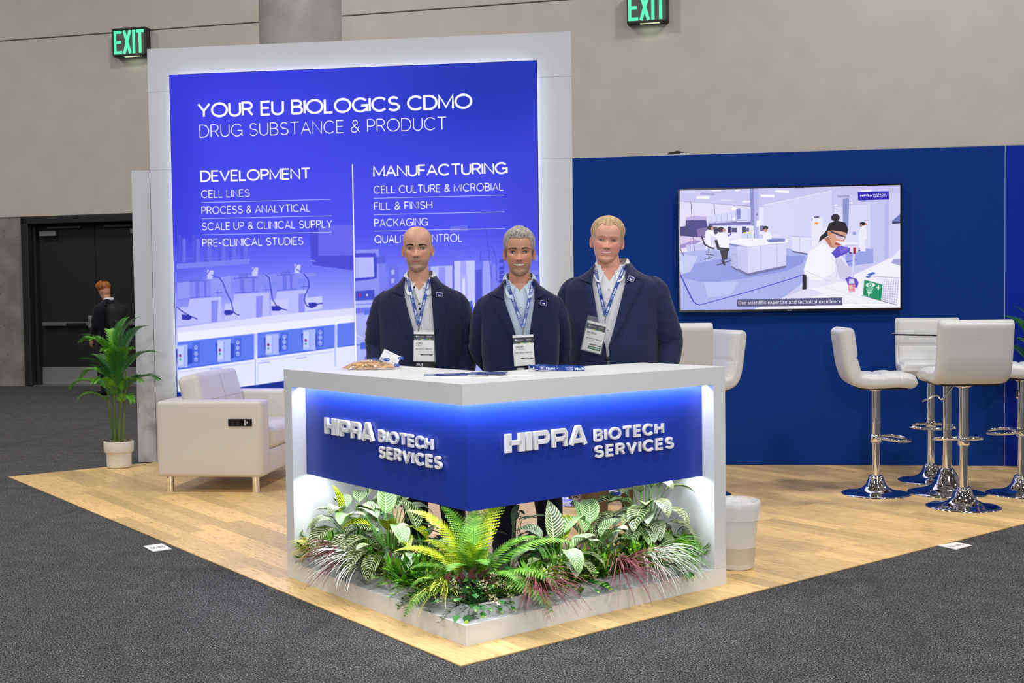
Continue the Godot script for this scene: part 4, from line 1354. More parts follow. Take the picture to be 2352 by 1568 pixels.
func screen_film() -> Texture2D:
	var pr := Print.new(1536, 864, Color8(205, 203, 246))
	paint(pr, SCREEN_ART)
	pr.im.resize(700, 394, Image.INTERPOLATE_LANCZOS)
	pr.im.resize(1536, 864, Image.INTERPOLATE_CUBIC)
	var wh := Color(0.97, 0.97, 1.0)
	write(pr, "HIPRA", 1262, 77, 12, 2.1, wh, 78, 0.3)
	write(pr, "BIOTECH", 1350, 71, 8.5, 1.1, wh, 80, 0.25)
	write(pr, "SERVICES", 1350, 85, 8.5, 1.1, wh, 91, 0.25)
	type(pr, "Our scientific expertise and technical excellence", 412, 832, 34, wh, 713)
	return pr.tex()

# frame with x along an arm of the counter, z out of its face
func arm(side: int) -> Transform3D:
	# side 0: the arm towards the armchair, x runs from its far end to the corner; side 1: x runs from the corner to its far end
	if side == 0: return Transform3D(Basis(-LA, Vector3.UP, Vector3(-S2, 0, S2)), CORNER)
	return Transform3D(Basis(RA, Vector3.UP, Vector3(S2, 0, S2)), CORNER)

func vee(inset: float, depth: float, len: float) -> PackedVector2Array:
	# plan of the bent counter: x along one arm, y along the other, measured from the corner
	return PackedVector2Array([Vector2(inset, inset), Vector2(len, inset), Vector2(len, inset + depth), Vector2(inset + depth, inset + depth), Vector2(inset + depth, len), Vector2(inset, len)])

func vee_slab(inset: float, depth: float, len: float, y0: float, y1: float) -> ArrayMesh:
	var st := st_new()
	# plan (p, q): p along the arm towards the bin, q along the arm towards the chair
	slab(st, vee(inset, depth, len), y0, y1, Transform3D(Basis(RA, LA, Vector3.UP), CORNER))
	return done(st)

func counter() -> void:
	var c := thing("reception_counter", "bent white reception counter with blue lit front and raised lettering", "counter", CORNER)
	var at := func(m: MeshInstance3D) -> MeshInstance3D:
		m.position = -CORNER
		return m
	at.call(put("top", vee_slab(0.0, 0.533, 1.478, 0.924, 1.004), M.white, c))
	at.call(put("plinth", vee_slab(0.0, 0.533, 1.478, 0.0, 0.079), M.white, c))
	for s in 2:
		var f := arm(s)
		var sx := -1.0 if s == 0 else 1.0
		at.call(put("end_panel", box_mesh(Vector3(0.077, 0.844, 0.533), Vector3(sx * 1.4395, 0.5015, -0.2665), 0.0008, f), M.white, c))
		# fascia: hangs back from the face under the top
		var st := st_new()
		var a := 0.072
		var a1: float = a + (0.018 if s == 0 else 0.0)
		box(st, Vector3(1.40 - a1, 0.424, 0.018), Vector3(sx * (a1 + (1.40 - a1) / 2), 0.712, -a - 0.009), 0.0, f)
		at.call(put("fascia", done(st), M.fascia, c))
		at.call(put("light_rail", box_mesh(Vector3(1.36, 0.0016, 0.02), Vector3(sx * 0.715, 0.9231, -0.048), 0.0, f), M.led, c))
		area(f * Vector3(sx * 0.715, 0.9215, -0.046), f.basis * Vector3(0, -1, -0.45), Vector2(1.36, 0.018), Color(0.92, 0.95, 1.0), 0.55, f.basis.z)
		at.call(put("light_rail", box_mesh(Vector3(1.26, 0.006, 0.016), Vector3(sx * 0.755, 0.508, -0.104), 0.0, f), M.led, c))
		area(f * Vector3(sx * 0.755, 0.503, -0.104), f.basis * Vector3(0, -1, 0.1), Vector2(1.26, 0.016), Color(0.96, 0.985, 1.0), 0.5, f.basis.z)
		# raised lettering
		logo(c, Transform3D(f.basis, f * Vector3(-1.188 if s == 0 else 0.249, 0.0, -a) - CORNER))

func logo(parent: Node, t: Transform3D) -> void:
	# heavy wide letters, then two lines of lighter capitals
	var cap := 0.074
	var k := 0.0145
	var big := [
		[[v2([k, 0, k, cap]), v2([.0815, 0, .0815, cap]), v2([k, .037, .0815, .037])], 0.0],
		[[v2([k, 0, k, cap])], 0.105],
		[[v2([k, 0, k, cap - .0098, .068, cap - .0098, .0765, .054, .0765, .040, .068, .030, k, .030])], 0.141],
		[[v2([k, 0, k, cap - .0098, .070, cap - .0098, .0785, .054, .0785, .042, .070, .032, k, .032]), v2([.062, .032, .0775, .026, .0775, 0])], 0.237],
		[[v2([.014, 0, .046, .070, .060, .070, .092, 0]), v2([.030, .0165, .076, .0165])], 0.331]]
	for g in big:
		var st := st_new()
		for l in g[0]:
			var pts := []
			for p in l: pts.append(Vector2(g[1] + p.x, 0.714 + p.y))
			stroke_solid(st, pts, k if l.size() < 3 and l[0].x == l[1].x else 0.0098, 0.004, 0.018)
		put("letter", done(st), M.letters, parent).transform = t
	for row in [["BIOTECH", 0.7225, 0.404, 0.042], ["SERVICES", 0.6525, 0.465, 0.042]]:
		var s := strokes(row[0], row[3], 0.40)
		var kx: float = row[2] / s[1]
		var adv := 0.0
		for ch in row[0]:
			var g := glyph(ch)
			var st := st_new()
			for l in g[1]:
				var pts := []
				for p in l: pts.append(Vector2(0.481 + (adv + p.x * row[3]) * kx, row[1] + p.y * row[3]))
				stroke_solid(st, pts, 0.0056, 0.004, 0.016)
			put("letter", done(st), M.letters, parent).transform = t
			adv += (g[0] + 0.40) * row[3]

# ---------------------------------------------------------------- furniture
# box with round edges, all smooth
func rbox(st: SurfaceTool, size: Vector3, at: Vector3, r: float, n := 6, t := Transform3D(), puff := 0.0) -> void:
	var h := size / 2.0
	var k := Vector3(maxf(h.x - r, 0.0005), maxf(h.y - r, 0.0005), maxf(h.z - r, 0.0005))
	var steps := func(half: float, inner: float) -> Array:
		var out := []
		for i in n + 1: out.append(-half + (half - inner) * (1.0 - cos(PI / 2 * i / n)))
		for i in range(1, 4): out.append(lerpf(-inner, inner, i / 4.0))
		for i in n + 1: out.append(inner + (half - inner) * sin(PI / 2 * i / n))
		return out
	for axis in 3:
		var u := (axis + 1) % 3
		var v := (axis + 2) % 3
		var us: Array = steps.call(h[u], k[u])
		var vs: Array = steps.call(h[v], k[v])
		for s in [-1.0, 1.0]:
			var rows := []
			for a in us:
				var row := []
				for b in vs:
					var q := Vector3.ZERO
					q[axis] = s * h[axis]
					q[u] = a
					q[v] = b
					var c := q.clamp(-k, k)
					var d := q - c
					var p := c + (d.normalized() * r if d.length() > 1e-6 else Vector3.ZERO)
					if puff > 0.0:
						p[axis] += s * puff * (1.0 - pow(a / h[u], 2.0)) * (1.0 - pow(b / h[v], 2.0))
					row.append(t * (at + p))
				rows.append(row)
			sheet(st, rows, false, s > 0.0)

func rbox_mesh(size: Vector3, at: Vector3, r: float, n := 6, t := Transform3D(), puff := 0.0) -> ArrayMesh:
	var st := st_new()
	rbox(st, size, at, r, n, t, puff)
	return soft(st)

func stool_cushion() -> ArrayMesh:
	var st := st_new()
	var path := curve([Vector3(0, 0.752, 0.225), Vector3(0, 0.766, 0.12), Vector3(0, 0.760, 0.0), Vector3(0, 0.760, -0.09), Vector3(0, 0.785, -0.155), Vector3(0, 0.86, -0.185), Vector3(0, 0.97, -0.202), Vector3(0, 1.112, -0.222)], 70)
	var wide := 0.222
	var ring := []
	var nn := 104
	for j in nn:
		var a := TAU * j / nn
		var c := cos(a)
		var s := sin(a)
		ring.append(Vector2(signf(c) * pow(absf(c), 0.30), signf(s) * pow(absf(s), 0.62)))
	var len := 0.0
	var at := [0.0]
	for i in range(1, path.size()):
		len += path[i].distance_to(path[i - 1])
		at.append(len)
	var seams := [0.105, 0.22, 0.36, 0.52]
	var rows := []
	for i in path.size():
		var p: Vector3 = path[i]
		var dir: Vector3 = (path[mini(i + 1, path.size() - 1)] - path[maxi(i - 1, 0)]).normalized()
		var nrm := Vector3(0, -dir.z, dir.y)      # towards the sitter
		if nrm.y + nrm.z < 0.0: nrm = -nrm
		var s: float = at[i]
		var thick := lerpf(0.046, 0.052, clampf(s / len, 0, 1))
		var end := minf(s, len - s)
		var e := sqrt(clampf(1.0 - pow(1.0 - clampf(end / 0.035, 0, 1), 2.0), 0.0, 1.0))
		var row := []
		for q in ring:
			var w: float = wide * (0.96 + 0.04 * e) * q.x
			var v: float = thick * q.y * maxf(e, 0.02)
			if q.y > 0.0:
				var near := 1.0
				for sv in seams: near = minf(near, absf(s - sv))
				near = minf(near, minf(absf(absf(w) - wide * 0.36), absf(absf(w) - wide * 0.93)))
				v -= 0.008 * exp(-pow(near / 0.007, 2.0)) * minf(1.0, q.y * 2.0) * e
				v += 0.005 * clampf(near / 0.04, 0, 1) * q.y * e
			row.append(p + Vector3(w, 0, 0) + nrm * v)
		rows.append(row)
	sheet(st, rows, true, true)
	fan(st, rows[0], path[0], false)
	fan(st, rows[-1], path[-1], true)
	return soft(st)

var stool_parts := {}
func stool(at: Vector3, turn: float, lift: float, label: String) -> Node3D:
	if stool_parts.is_empty():
		stool_parts.cushion = stool_cushion()
		stool_parts.base = lathe_mesh([[0.0, 0.0], [0.222, 0.0], [0.2235, 0.004], [0.221, 0.008], [0.20, 0.012], [0.16, 0.018], [0.12, 0.027], [0.088, 0.042], [0.066, 0.064], [0.055, 0.090], [0.050, 0.108], [0.0, 0.110]], Vector3.ZERO, 56)
		stool_parts.collar = lathe_mesh([[0.0, 0.104], [0.048, 0.104], [0.049, 0.112], [0.044, 0.122], [0.038, 0.126], [0.0, 0.126]], Vector3.ZERO, 32)
		M.leather = mat(Color(0.815, 0.82, 0.825), 0.42, 0.0, 0.5)
		M.leather.normal_enabled = true
		var nt := NoiseTexture2D.new()
		nt.width = 256
		nt.height = 256
		nt.seamless = true
		nt.as_normal_map = true
		nt.bump_strength = 1.5
		var nz := FastNoiseLite.new()
		nz.frequency = 0.06
		nt.noise = nz
		M.leather.normal_texture = nt
		M.leather.normal_scale = 0.25
		M.leather.uv1_scale = Vector3(4, 4, 4)
	var t := thing("bar_stool", label, "stool", at, turn, "white bar stools on chrome bases")
	put("seat_shell", stool_parts.cushion, M.leather, t).position.y = lift
	put("seat_plate", lathe_mesh([[0.0, 0.722], [0.06, 0.722], [0.062, 0.712], [0.05, 0.698], [0.036, 0.688], [0.0, 0.688]], Vector3(0, lift, 0), 24), M.chrome, t)
	put("under_board", rbox_mesh(Vector3(0.36, 0.012, 0.30), Vector3(0, 0.714 + lift, 0.02), 0.005, 2), M.black, t)
	var ringy := 0.372 + lift * 0.75
	put("upper_pole", lathe_mesh([[0.0, 0.70 + lift], [0.0305, 0.70 + lift], [0.0305, ringy - 0.03], [0.027, ringy - 0.034], [0.0, ringy - 0.034]], Vector3.ZERO, 32, true), M.chrome, t)
	put("lower_pole", lathe_mesh([[0.0255, ringy - 0.02], [0.0255, 0.115]], Vector3.ZERO, 32), M.chrome, t)
	put("base", stool_parts.base, M.chrome, t)
	put("base_collar", stool_parts.collar, M.chrome, t)
	var ring := []
	for k in 28:
		var a := TAU * k / 28
		ring.append(Vector3(0.150 * sin(a), ringy + 0.008 * cos(a), 0.118 - 0.098 * cos(a)))
	put("foot_ring", tube_mesh(ring, 0.0105, 10, true), M.chrome, t)
	put("ring_clamp", lathe_mesh([[0.031, ringy - 0.028], [0.036, ringy - 0.024], [0.036, ringy + 0.024], [0.031, ringy + 0.028]], Vector3.ZERO, 28), M.chrome, t)
	put("lever", tube_mesh(curve([Vector3(0.05, 0.705 + lift, 0.02), Vector3(0.12, 0.615 + lift, 0.03), Vector3(0.15, 0.64 + lift, 0.04), Vector3(0.20, 0.615 + lift, 0.05), Vector3(0.235, 0.60 + lift, 0.055)], 16), 0.0055, 8), M.chrome, t)
	return t

func bar_table(at: Vector3, height: float, label: String) -> void:
	var t := thing("bar_table", label, "table", at)
	put("base", lathe_mesh([[0.0, 0.0], [0.25, 0.0], [0.252, 0.005], [0.248, 0.010], [0.20, 0.018], [0.15, 0.030], [0.10, 0.052], [0.085, 0.075], [0.072, 0.11], [0.052, 0.15], [0.036, 0.17], [0.0, 0.17]], Vector3.ZERO, 56), M.chrome, t)
	put("pole", lathe_mesh([[0.031, 0.165], [0.031, height - 0.02]], Vector3.ZERO, 32), M.chrome, t)
	put("top_plate", lathe_mesh([[0.0, height - 0.024], [0.09, height - 0.024], [0.09, height - 0.013], [0.0, height - 0.013]], Vector3.ZERO, 32, true), M.chrome, t)
	var g := mat(Color(0.75, 0.82, 0.82, 0.12), 0.02)
	g.transparency = BaseMaterial3D.TRANSPARENCY_ALPHA
	put("glass_top", lathe_mesh([[0.0, height - 0.012], [0.348, height - 0.012], [0.352, height - 0.008], [0.352, height - 0.004], [0.348, height], [0.0, height]], Vector3.ZERO, 64, true), g, t)
	put("glass_edge", lathe_mesh([[0.3522, height - 0.0105], [0.3535, height - 0.008], [0.3535, height - 0.004], [0.3522, height - 0.0015]], Vector3.ZERO, 64), mat(Color(0.03, 0.05, 0.06), 0.15), t)

func armchair() -> void:
	var t := thing("armchair", "white leather armchair with chrome legs and a black socket panel", "armchair", Vector3(-2.775, 0, 0.91))
	var m := mat(Color(0.825, 0.805, 0.785), 0.45, 0.0, 0.5)
	M.sofa = m
	# local: x forward (the sitter looks along +x), z towards the camera
	for s in [1.0, -1.0]:
		var a := put("arm", rbox_mesh(Vector3(0.77, 0.535, 0.17), Vector3(0.0, 0.3775, s * 0.495), 0.028, 5), m, t)
		if s > 0.0:
			var o := put("socket_panel", rbox_mesh(Vector3(0.172, 0.052, 0.008), Vector3(0.230, 0.495, 0.5825), 0.0035, 3), mat(Color(0.03, 0.03, 0.045), 0.3), a)
			var st := st_new()
			box(st, Vector3(0.011, 0.04, 0.002), Vector3(0.266, 0.495, 0.5872), 0.0)
			put("usb_socket", done(st), mat(Color(0.7, 0.7, 0.72), 0.4), a)
			put("usb_socket", box_mesh(Vector3(0.012, 0.014, 0.002), Vector3(0.283, 0.497, 0.5872)), mat(Color(0.7, 0.7, 0.72), 0.4), a)
			for k in 2: put("power_socket", box_mesh(Vector3(0.026, 0.03, 0.001), Vector3(0.178 + k * 0.036, 0.495, 0.5868), 0.0), mat(Color(0.10, 0.10, 0.12), 0.4), a)
	put("seat_base", rbox_mesh(Vector3(0.72, 0.175, 0.83), Vector3(0.025, 0.203, 0.0), 0.02, 4), m, t)
	put("seat_cushion", rbox_mesh(Vector3(0.66, 0.15, 0.815), Vector3(0.070, 0.365, 0.0), 0.035, 5, Transform3D(), 0.012), m, t)
	put("back", rbox_mesh(Vector3(0.15, 0.50, 0.83), Vector3(-0.325, 0.395, 0.0), 0.03, 4), m, t)
	# loose back cushion, leaning, with a seam cross
	var lean := Transform3D(Basis(Vector3(0, 0, 1), deg_to_rad(14)), Vector3(-0.185, 0.61, 0.0))
	var st := st_new()
	rbox(st, Vector3(0.16, 0.41, 0.80), Vector3.ZERO, 0.04, 6, lean, 0.012)
	var cu := put("back_cushion", soft(st), m, t)
	var seam := mat(Color(0.70, 0.69, 0.68), 0.6)
	put("seam", tube_mesh([lean * Vector3(0.0915, 0.0, -0.36), lean * Vector3(0.0925, 0.0, 0.0), lean * Vector3(0.0915, 0.0, 0.36)], 0.0016, 5), seam, cu)
	put("seam", tube_mesh([lean * Vector3(0.0915, -0.17, 0.0), lean * Vector3(0.0925, 0.0, 0.0), lean * Vector3(0.0915, 0.17, 0.0)], 0.0016, 5), seam, cu)
	for x in [-0.31, 0.315]:
		for z in [-0.51, 0.53]:
			put("leg", lathe_mesh([[0.0, 0.0], [0.025, 0.0], [0.026, 0.004], [0.026, 0.115], [0.0, 0.115]], Vector3(x, 0, z), 24, true), M.chrome, t)

func waste_bin() -> void:
	var t := thing("waste_bin", "white plastic waste bin lined with a clear bag beside the counter", "bin", Vector3(0.705, 0, 3.49))
	var st := st_new()
	lathe(st, [[0.0, 0.002], [0.082, 0.002], [0.086, 0.008], [0.094, 0.10], [0.0945, 0.102], [0.103, 0.20], [0.1035, 0.202], [0.112, 0.302], [0.113, 0.325], [0.109, 0.325], [0.09, 0.03], [0.0, 0.012]], Vector3.ZERO, 40)
	put("body", soft(st), mat(Color(0.87, 0.88, 0.89), 0.5), t)
	var film := mat(Color(0.97, 0.97, 0.98, 0.42), 0.3)
	film.transparency = BaseMaterial3D.TRANSPARENCY_ALPHA
	st = st_new()
	var rows := []
	var prof := [[0.100, 0.26], [0.106, 0.30], [0.108, 0.328], [0.114, 0.333], [0.121, 0.322], [0.122, 0.29], [0.121, 0.262], [0.123, 0.245]]
	for i in prof.size():
		var row := []
		for j in 48:
			var a := TAU * j / 48
			var w: float = fn.get_noise_3d(cos(a) * 3.0, sin(a) * 3.0, i * 0.5) * 0.006 + fn.get_noise_3d(cos(a) * 9.0, sin(a) * 9.0, i * 0.7) * 0.003
			row.append(Vector3(cos(a) * (prof[i][0] + w), prof[i][1] + w * 0.8, sin(a) * (prof[i][0] + w)))
		rows.append(row)
	sheet(st, rows, true)
	put("liner", soft(st), film, t)

func floor_card(corners: Array, text: String, label: String) -> void:
	var pr := Print.new(256, 160, Color8(238, 238, 236))
	write(pr, text, 38, 104, 44, 4.0, Color8(40, 36, 60), 180, 0.22)
	var t := thing("floor_card", label, "card", (corners[0] + corners[2]) / 2.0)
	var st := st_new()
	st.set_smooth_group(-1)
	var c := []
	for p in corners: c.append(p - t.position + Vector3(0, 0.0015, 0))
	quad_uv(st, c[0], c[1], c[2], c[3])
	put("print", done(st), tmat(pr.tex(), 0.6), t)
	st = st_new()
	for i in 4: quad(st, c[i], c[(i + 1) % 4], c[(i + 1) % 4] - Vector3(0, 0.0045, 0), c[i] - Vector3(0, 0.0045, 0))
	put("sheet", done(st), M.paper, t)

# narrow leaf: bent strip of two halves with a fold
func blade(st: SurfaceTool, from: Vector3, dir: Vector3, up: Vector3, len: float, width: float, droop: float, c0: Color, c1: Color, segs := 4, fold := 0.3) -> void:
	var side := dir.cross(up).normalized()
	var p := from
	var d := dir.normalized()
	var rows := []
	var cols := []
	for i in segs + 1:
		var s := float(i) / segs
		var w := width * 0.5 * pow(sin(PI * clampf(0.12 + 0.88 * s, 0, 1)), 0.75) * (1.0 if i < segs else 0.02)
		var nrm := side.cross(d).normalized()
		rows.append([p - side * w + nrm * w * fold, p, p + side * w + nrm * w * fold])
		var c := c0.lerp(c1, 0.6)
		cols.append([c, c, c])
		p += d * len / segs
		d = (d + Vector3.DOWN * droop / segs).normalized()
	sheet(st, rows, false, false, cols)

func lin(r: int, g: int, b: int) -> Color:
	return srgb(r, g, b).srgb_to_linear()

func frond_mesh(r: RandomNumberGenerator, len: float, bend: float, dark: bool) -> ArrayMesh:
	# grows along +z from the origin, arching over
	var st := st_new()
	var pts := []
	var p := Vector3.ZERO
	var ang := 0.0
	var n := 30
	for i in n + 1:
		pts.append(p)
		var s := float(i) / n
		ang = deg_to_rad(78.0) - bend * s * s
		p += Vector3(0, sin(ang), cos(ang)) * len / n
	var c0 := lin(40, 98, 30) if dark else lin(70, 142, 36)
	var c1 := lin(56, 128, 44) if dark else lin(118, 190, 52)
	var rad := []
	for i in n + 1: rad.append(lerpf(0.0042, 0.0012, float(i) / n))
	tube(st, pts, rad, 5, false, false, lin(110, 140, 50))
	for i in range(6, n + 1):
		var s := float(i) / n
		var dir: Vector3 = (pts[mini(i + 1, n)] - pts[i - 1]).normalized()
		var up := Vector3.RIGHT.cross(dir).normalized() * -1.0
		for side in [-1.0, 1.0]:
			var l := len * (0.30 - 0.17 * absf(s - 0.5) * 2.0 * (1.0 if s > 0.5 else 0.55)) * r.randf_range(0.88, 1.1)
			var d: Vector3 = (dir * lerpf(0.75, 1.6, s) + Vector3.RIGHT * side * 0.85 + up * 0.22).normalized()
			blade(st, pts[i] + Vector3.RIGHT * side * 0.002, d, up, l, 0.0145, r.randf_range(0.25, 0.6), c0 * r.randf_range(0.75, 1.2), c1 * r.randf_range(0.8, 1.3), 4, 0.35)
	return soft(st)

func palm(at: Vector3, turn: float, label: String, seed_: int) -> Node3D:
	var t := thing("potted_palm", label, "plant", at, turn, "potted palms")
	var r := RandomNumberGenerator.new()
	r.seed = seed_
	var pot := put("pot", lathe_mesh([[0.0, 0.004], [0.088, 0.004], [0.094, 0.010], [0.0965, 0.03], [0.0985, 0.115], [0.101, 0.122], [0.112, 0.131], [0.1155, 0.138], [0.1185, 0.213], [0.117, 0.2165], [0.112, 0.2165], [0.11, 0.20], [0.0, 0.20]], Vector3.ZERO, 48), mat(Color(0.88, 0.87, 0.85), 0.55), t)
	# dry moss
	var st := st_new()
	for k in 260:
		var a := r.randf() * TAU
		var q := sqrt(r.randf()) * 0.108
		var p := Vector3(cos(a) * q, 0.206 + r.randf() * 0.016, sin(a) * q)
		var d := Vector3(r.randf_range(-1, 1), r.randf_range(-0.1, 0.7), r.randf_range(-1, 1)).normalized() * r.randf_range(0.012, 0.03)
		tube(st, [p, p + d * 0.5 + Vector3(0, 0.004, 0), p + d], 0.0013, 3, false, false, lin(120, 104, 78) * r.randf_range(0.5, 1.3))
	var moss := put("moss", soft(st), vmat(0.9), t)
	moss.set_meta("kind", "stuff")
	var fm := vmat(0.45, 0.5)
	fm.backlight_enabled = true
	fm.backlight = Color(0.25, 0.3, 0.1)
	var stems := [[-0.045, 0.02, 0.80, -0.05], [-0.03, -0.02, 0.62, -0.03], [-0.012, 0.03, 0.72, 0.0], [0.012, 0.0, 0.88, 0.01], [0.028, 0.03, 0.66, 0.03], [0.044, 0.005, 0.78, 0.045]]
	for s in stems:
		st = st_new()
		tube(st, curve([Vector3(s[0], 0.19, s[1]), Vector3(s[0] * 1.15, 0.36, s[1]), Vector3(s[0] + s[3], s[2], s[1])], 8), [0.0105, 0.010, 0.0095, 0.009, 0.0085, 0.008, 0.0075, 0.007, 0.006], 8, false, true, lin(92, 120, 44))
		put("stem", soft(st), vmat(0.45), t)
	var kinds := []
	for k in 4: kinds.append(frond_mesh(r, [0.46, 0.50, 0.42, 0.48][k], [1.6, 1.1, 1.8, 1.3][k], k % 2 == 1))
	# base height, azimuth (0 = to the right of the camera), lean, kind
	var list := [[0.80, -8.0, 26.0, 1, 1.05], [0.86, 176.0, 44.0, 0, 1.0], [0.88, 75.0, 2.0, 1, 0.8], [0.84, 140.0, 12.0, 0, 0.9], [0.86, 20.0, 10.0, 1, 0.9], [0.70, -4.0, 44.0, 1, 1.0], [0.66, 174.0, 58.0, 2, 1.1], [0.76, 250.0, 18.0, 0, 1.0], [0.70, 285.0, 26.0, 0, 1.05], [0.56, -8.0, 54.0, 3, 1.1], [0.56, 188.0, 58.0, 0, 1.1], [0.54, 265.0, 34.0, 2, 0.95], [0.46, 325.0, 50.0, 2, 0.9], [0.46, 215.0, 48.0, 2, 0.95], [0.66, 160.0, 34.0, 3, 0.95], [0.60, 235.0, 26.0, 3, 1.0], [0.78, 215.0, 20.0, 3, 0.95], [0.62, 305.0, 22.0, 1, 0.95], [0.52, 245.0, 20.0, 1, 0.9], [0.50, 300.0, 26.0, 3, 0.9], [0.50, 170.0, 40.0, 3, 0.85], [0.72, 330.0, 24.0, 0, 0.95], [0.54, -20.0, 40.0, 0, 0.9]]
	for f in list:
		var o := put("frond", kinds[f[3]], fm, t)
		var b := Basis(Vector3.UP, deg_to_rad(f[1] + 90.0)) * Basis(Vector3.RIGHT, deg_to_rad(f[2] - 20.0))
		var az: float = deg_to_rad(f[1])
		o.transform = Transform3D(b.scaled_local(Vector3.ONE * f[4] * 0.80), Vector3(cos(az) * 0.03, f[0] + 0.03, -sin(az) * 0.03))
	return t

func furniture() -> void:
	armchair()
	stool(Vector3(1.773, 0, 1.323), PI / 2, 0.0, "white bar stool turned sideways under the television, its back to the counter")
	stool(Vector3(2.256, 0, 0.753), deg_to_rad(-6), 0.04, "white bar stool against the blue partition behind the glass table")
	stool(Vector3(2.214, 0, 1.784), PI + deg_to_rad(4), 0.055, "white bar stool with its plain back in front of the glass table")
	stool(Vector3(2.71, 0, 1.282), deg_to_rad(-100), 0.055, "white bar stool beside the second palm, facing the glass table")
	bar_table(Vector3(2.241, 0, 1.268), 1.067, "round glass bar table on a chrome pole among four white stools")
	stool(Vector3(-0.201, 0, 1.714), deg_to_rad(60), 0.05, "white bar stool hidden behind the man with the grey hair")
	stool(Vector3(0.43, 0, 1.86), PI + deg_to_rad(6), 0.055, "white bar stool with its plain back just behind the counter end")
	stool(Vector3(0.60, 0, 1.40), deg_to_rad(-62), -0.01, "white bar stool with quilted back turned half round behind the counter end")
	bar_table(Vector3(0.12, 0, 1.38), 1.0, "round glass bar table on a chrome pole behind the three men")
	waste_bin()
	floor_card([Vector3(-2.359, 0, 3.332), Vector3(-2.472, 0, 3.208), Vector3(-2.397, 0, 3.136), Vector3(-2.286, 0, 3.263)], "EX-1815", "white paper marker card on the carpet near the armchair")
	floor_card([Vector3(1.861, 0, 3.016), Vector3(1.789, 0, 2.926), Vector3(1.909, 0, 2.842), Vector3(1.966, 0, 2.915)], "EX-1815", "white paper marker card on the carpet near the bar stools")
	palm(Vector3(-4.02, 0, 0.30), deg_to_rad(-7), "potted palm in a white two-step pot beside the white end panel", 5)
	palm(Vector3(3.13, 0, 0.36), deg_to_rad(140), "potted palm in a white pot before the deep blue panel", 8)

# ---------------------------------------------------------------- people
# head tables: height share (0 chin, 1 crown), half width, front, back (metres, for a head 0.232 tall)
const HEAD_W := [[0.0, 0.016], [0.03, 0.031], [0.08, 0.0425], [0.15, 0.0515], [0.25, 0.0590], [0.35, 0.0645], [0.45, 0.0685], [0.55, 0.0715], [0.65, 0.0740], [0.75, 0.0730], [0.85, 0.0640], [0.93, 0.0475], [0.975, 0.0290], [1.0, 0.0]]
const HEAD_F := [[0.0, 0.066], [0.03, 0.078], [0.08, 0.083], [0.15, 0.080], [0.22, 0.083], [0.30, 0.085], [0.40, 0.084], [0.50, 0.084], [0.58, 0.089], [0.68, 0.092], [0.78, 0.087], [0.87, 0.072], [0.94, 0.050], [0.98, 0.028], [1.0, 0.0]]
const HEAD_B := [[0.0, -0.01], [0.1, 0.03], [0.2, 0.058], [0.3, 0.076], [0.45, 0.093], [0.6, 0.101], [0.75, 0.098], [0.86, 0.080], [0.94, 0.055], [0.98, 0.030], [1.0, 0.0]]

func face_feature(P: Dictionary, x: float, y: float) -> float:
	var a := absf(x)
	var f := 0.0
	# nose: ridge widening to the tip, then in to the lip
	if y > 0.060 and y < 0.128:
		var t := clampf((0.122 - y) / 0.040, 0.0, 1.0)
		var ridge := lerpf(0.003, P.get("nose", 0.025), t)
		var under := smoothstep(0.068, 0.079, y)
		var wide := lerpf(0.0065, 0.0105, t)
		f += ridge * under * exp(-0.5 * pow(x / wide, 2.0)) * smoothstep(0.128, 0.112, y)
	f += 0.0085 * bump(a, y, 0.0135, 0.0795, 0.0055, 0.0055)
	f -= 0.0100 * bump(a, y, 0.0310, 0.1165, 0.0150, 0.0085)      # sockets
	f -= 0.0030 * bump(a, y, 0.0120, 0.1160, 0.0060, 0.0090)
	f += 0.0045 * bump(a, y, 0.0280, 0.1345, 0.0200, 0.0055)      # brow
	f += P.get("cheek", 0.003) * bump(a, y, 0.0400, 0.0890, 0.0150, 0.0140)
	f -= 0.0020 * bump(a, y, 0.0290 + (0.075 - y) * 0.25, 0.0680, 0.0028, 0.0140)  # fold beside the mouth
	f += 0.0045 * bump(x, y, 0.0, 0.0530, 0.0210, 0.0120)         # lips
	f -= 0.0028 * bump(x, y, 0.0, 0.0365, 0.0200, 0.0050)
	f += 0.0050 * bump(x, y, 0.0, 0.0190, 0.0170, 0.0110)         # chin
	f -= 0.0020 * bump(a, y, 0.0620, 0.1350, 0.0120, 0.0200)      # temples
	return f

func face_z(P: Dictionary, x: float, y: float) -> float:
	var v: float = clampf(y / 0.232, 0.0, 1.0)
	var w: float = maxf(lerps(HEAD_W, v) * P.get("wide", 1.0), 1e-4)
	var q := clampf(absf(x) / w, 0.0, 0.999)
	return lerps(HEAD_F, v) * pow(1.0 - pow(q, 2.3), 0.5) + face_feature(P, x, y)

func head_point(P: Dictionary, th: float, v: float, off := 0.0) -> Vector3:
	# th 0 = front
	var w: float = lerps(HEAD_W, v) * P.get("wide", 1.0)
	var s := sin(th)
	var c := cos(th)
	var x := w * signf(s) * pow(absf(s), 0.92)
	var y := v * 0.232
	var z: float
	if c >= 0.0:
		z = lerps(HEAD_F, v) * pow(c, 0.90) + face_feature(P, x, y) * smoothstep(0.0, 0.35, c)
	else:
		z = -lerps(HEAD_B, v) * pow(-c, 0.85)
	var p := Vector3(x, y, z)
	if off > 0.0:
		var out := Vector3(x / 0.075, (y - 0.12) / 0.11, z / 0.09)
		p += out.normalized() * off
	return p

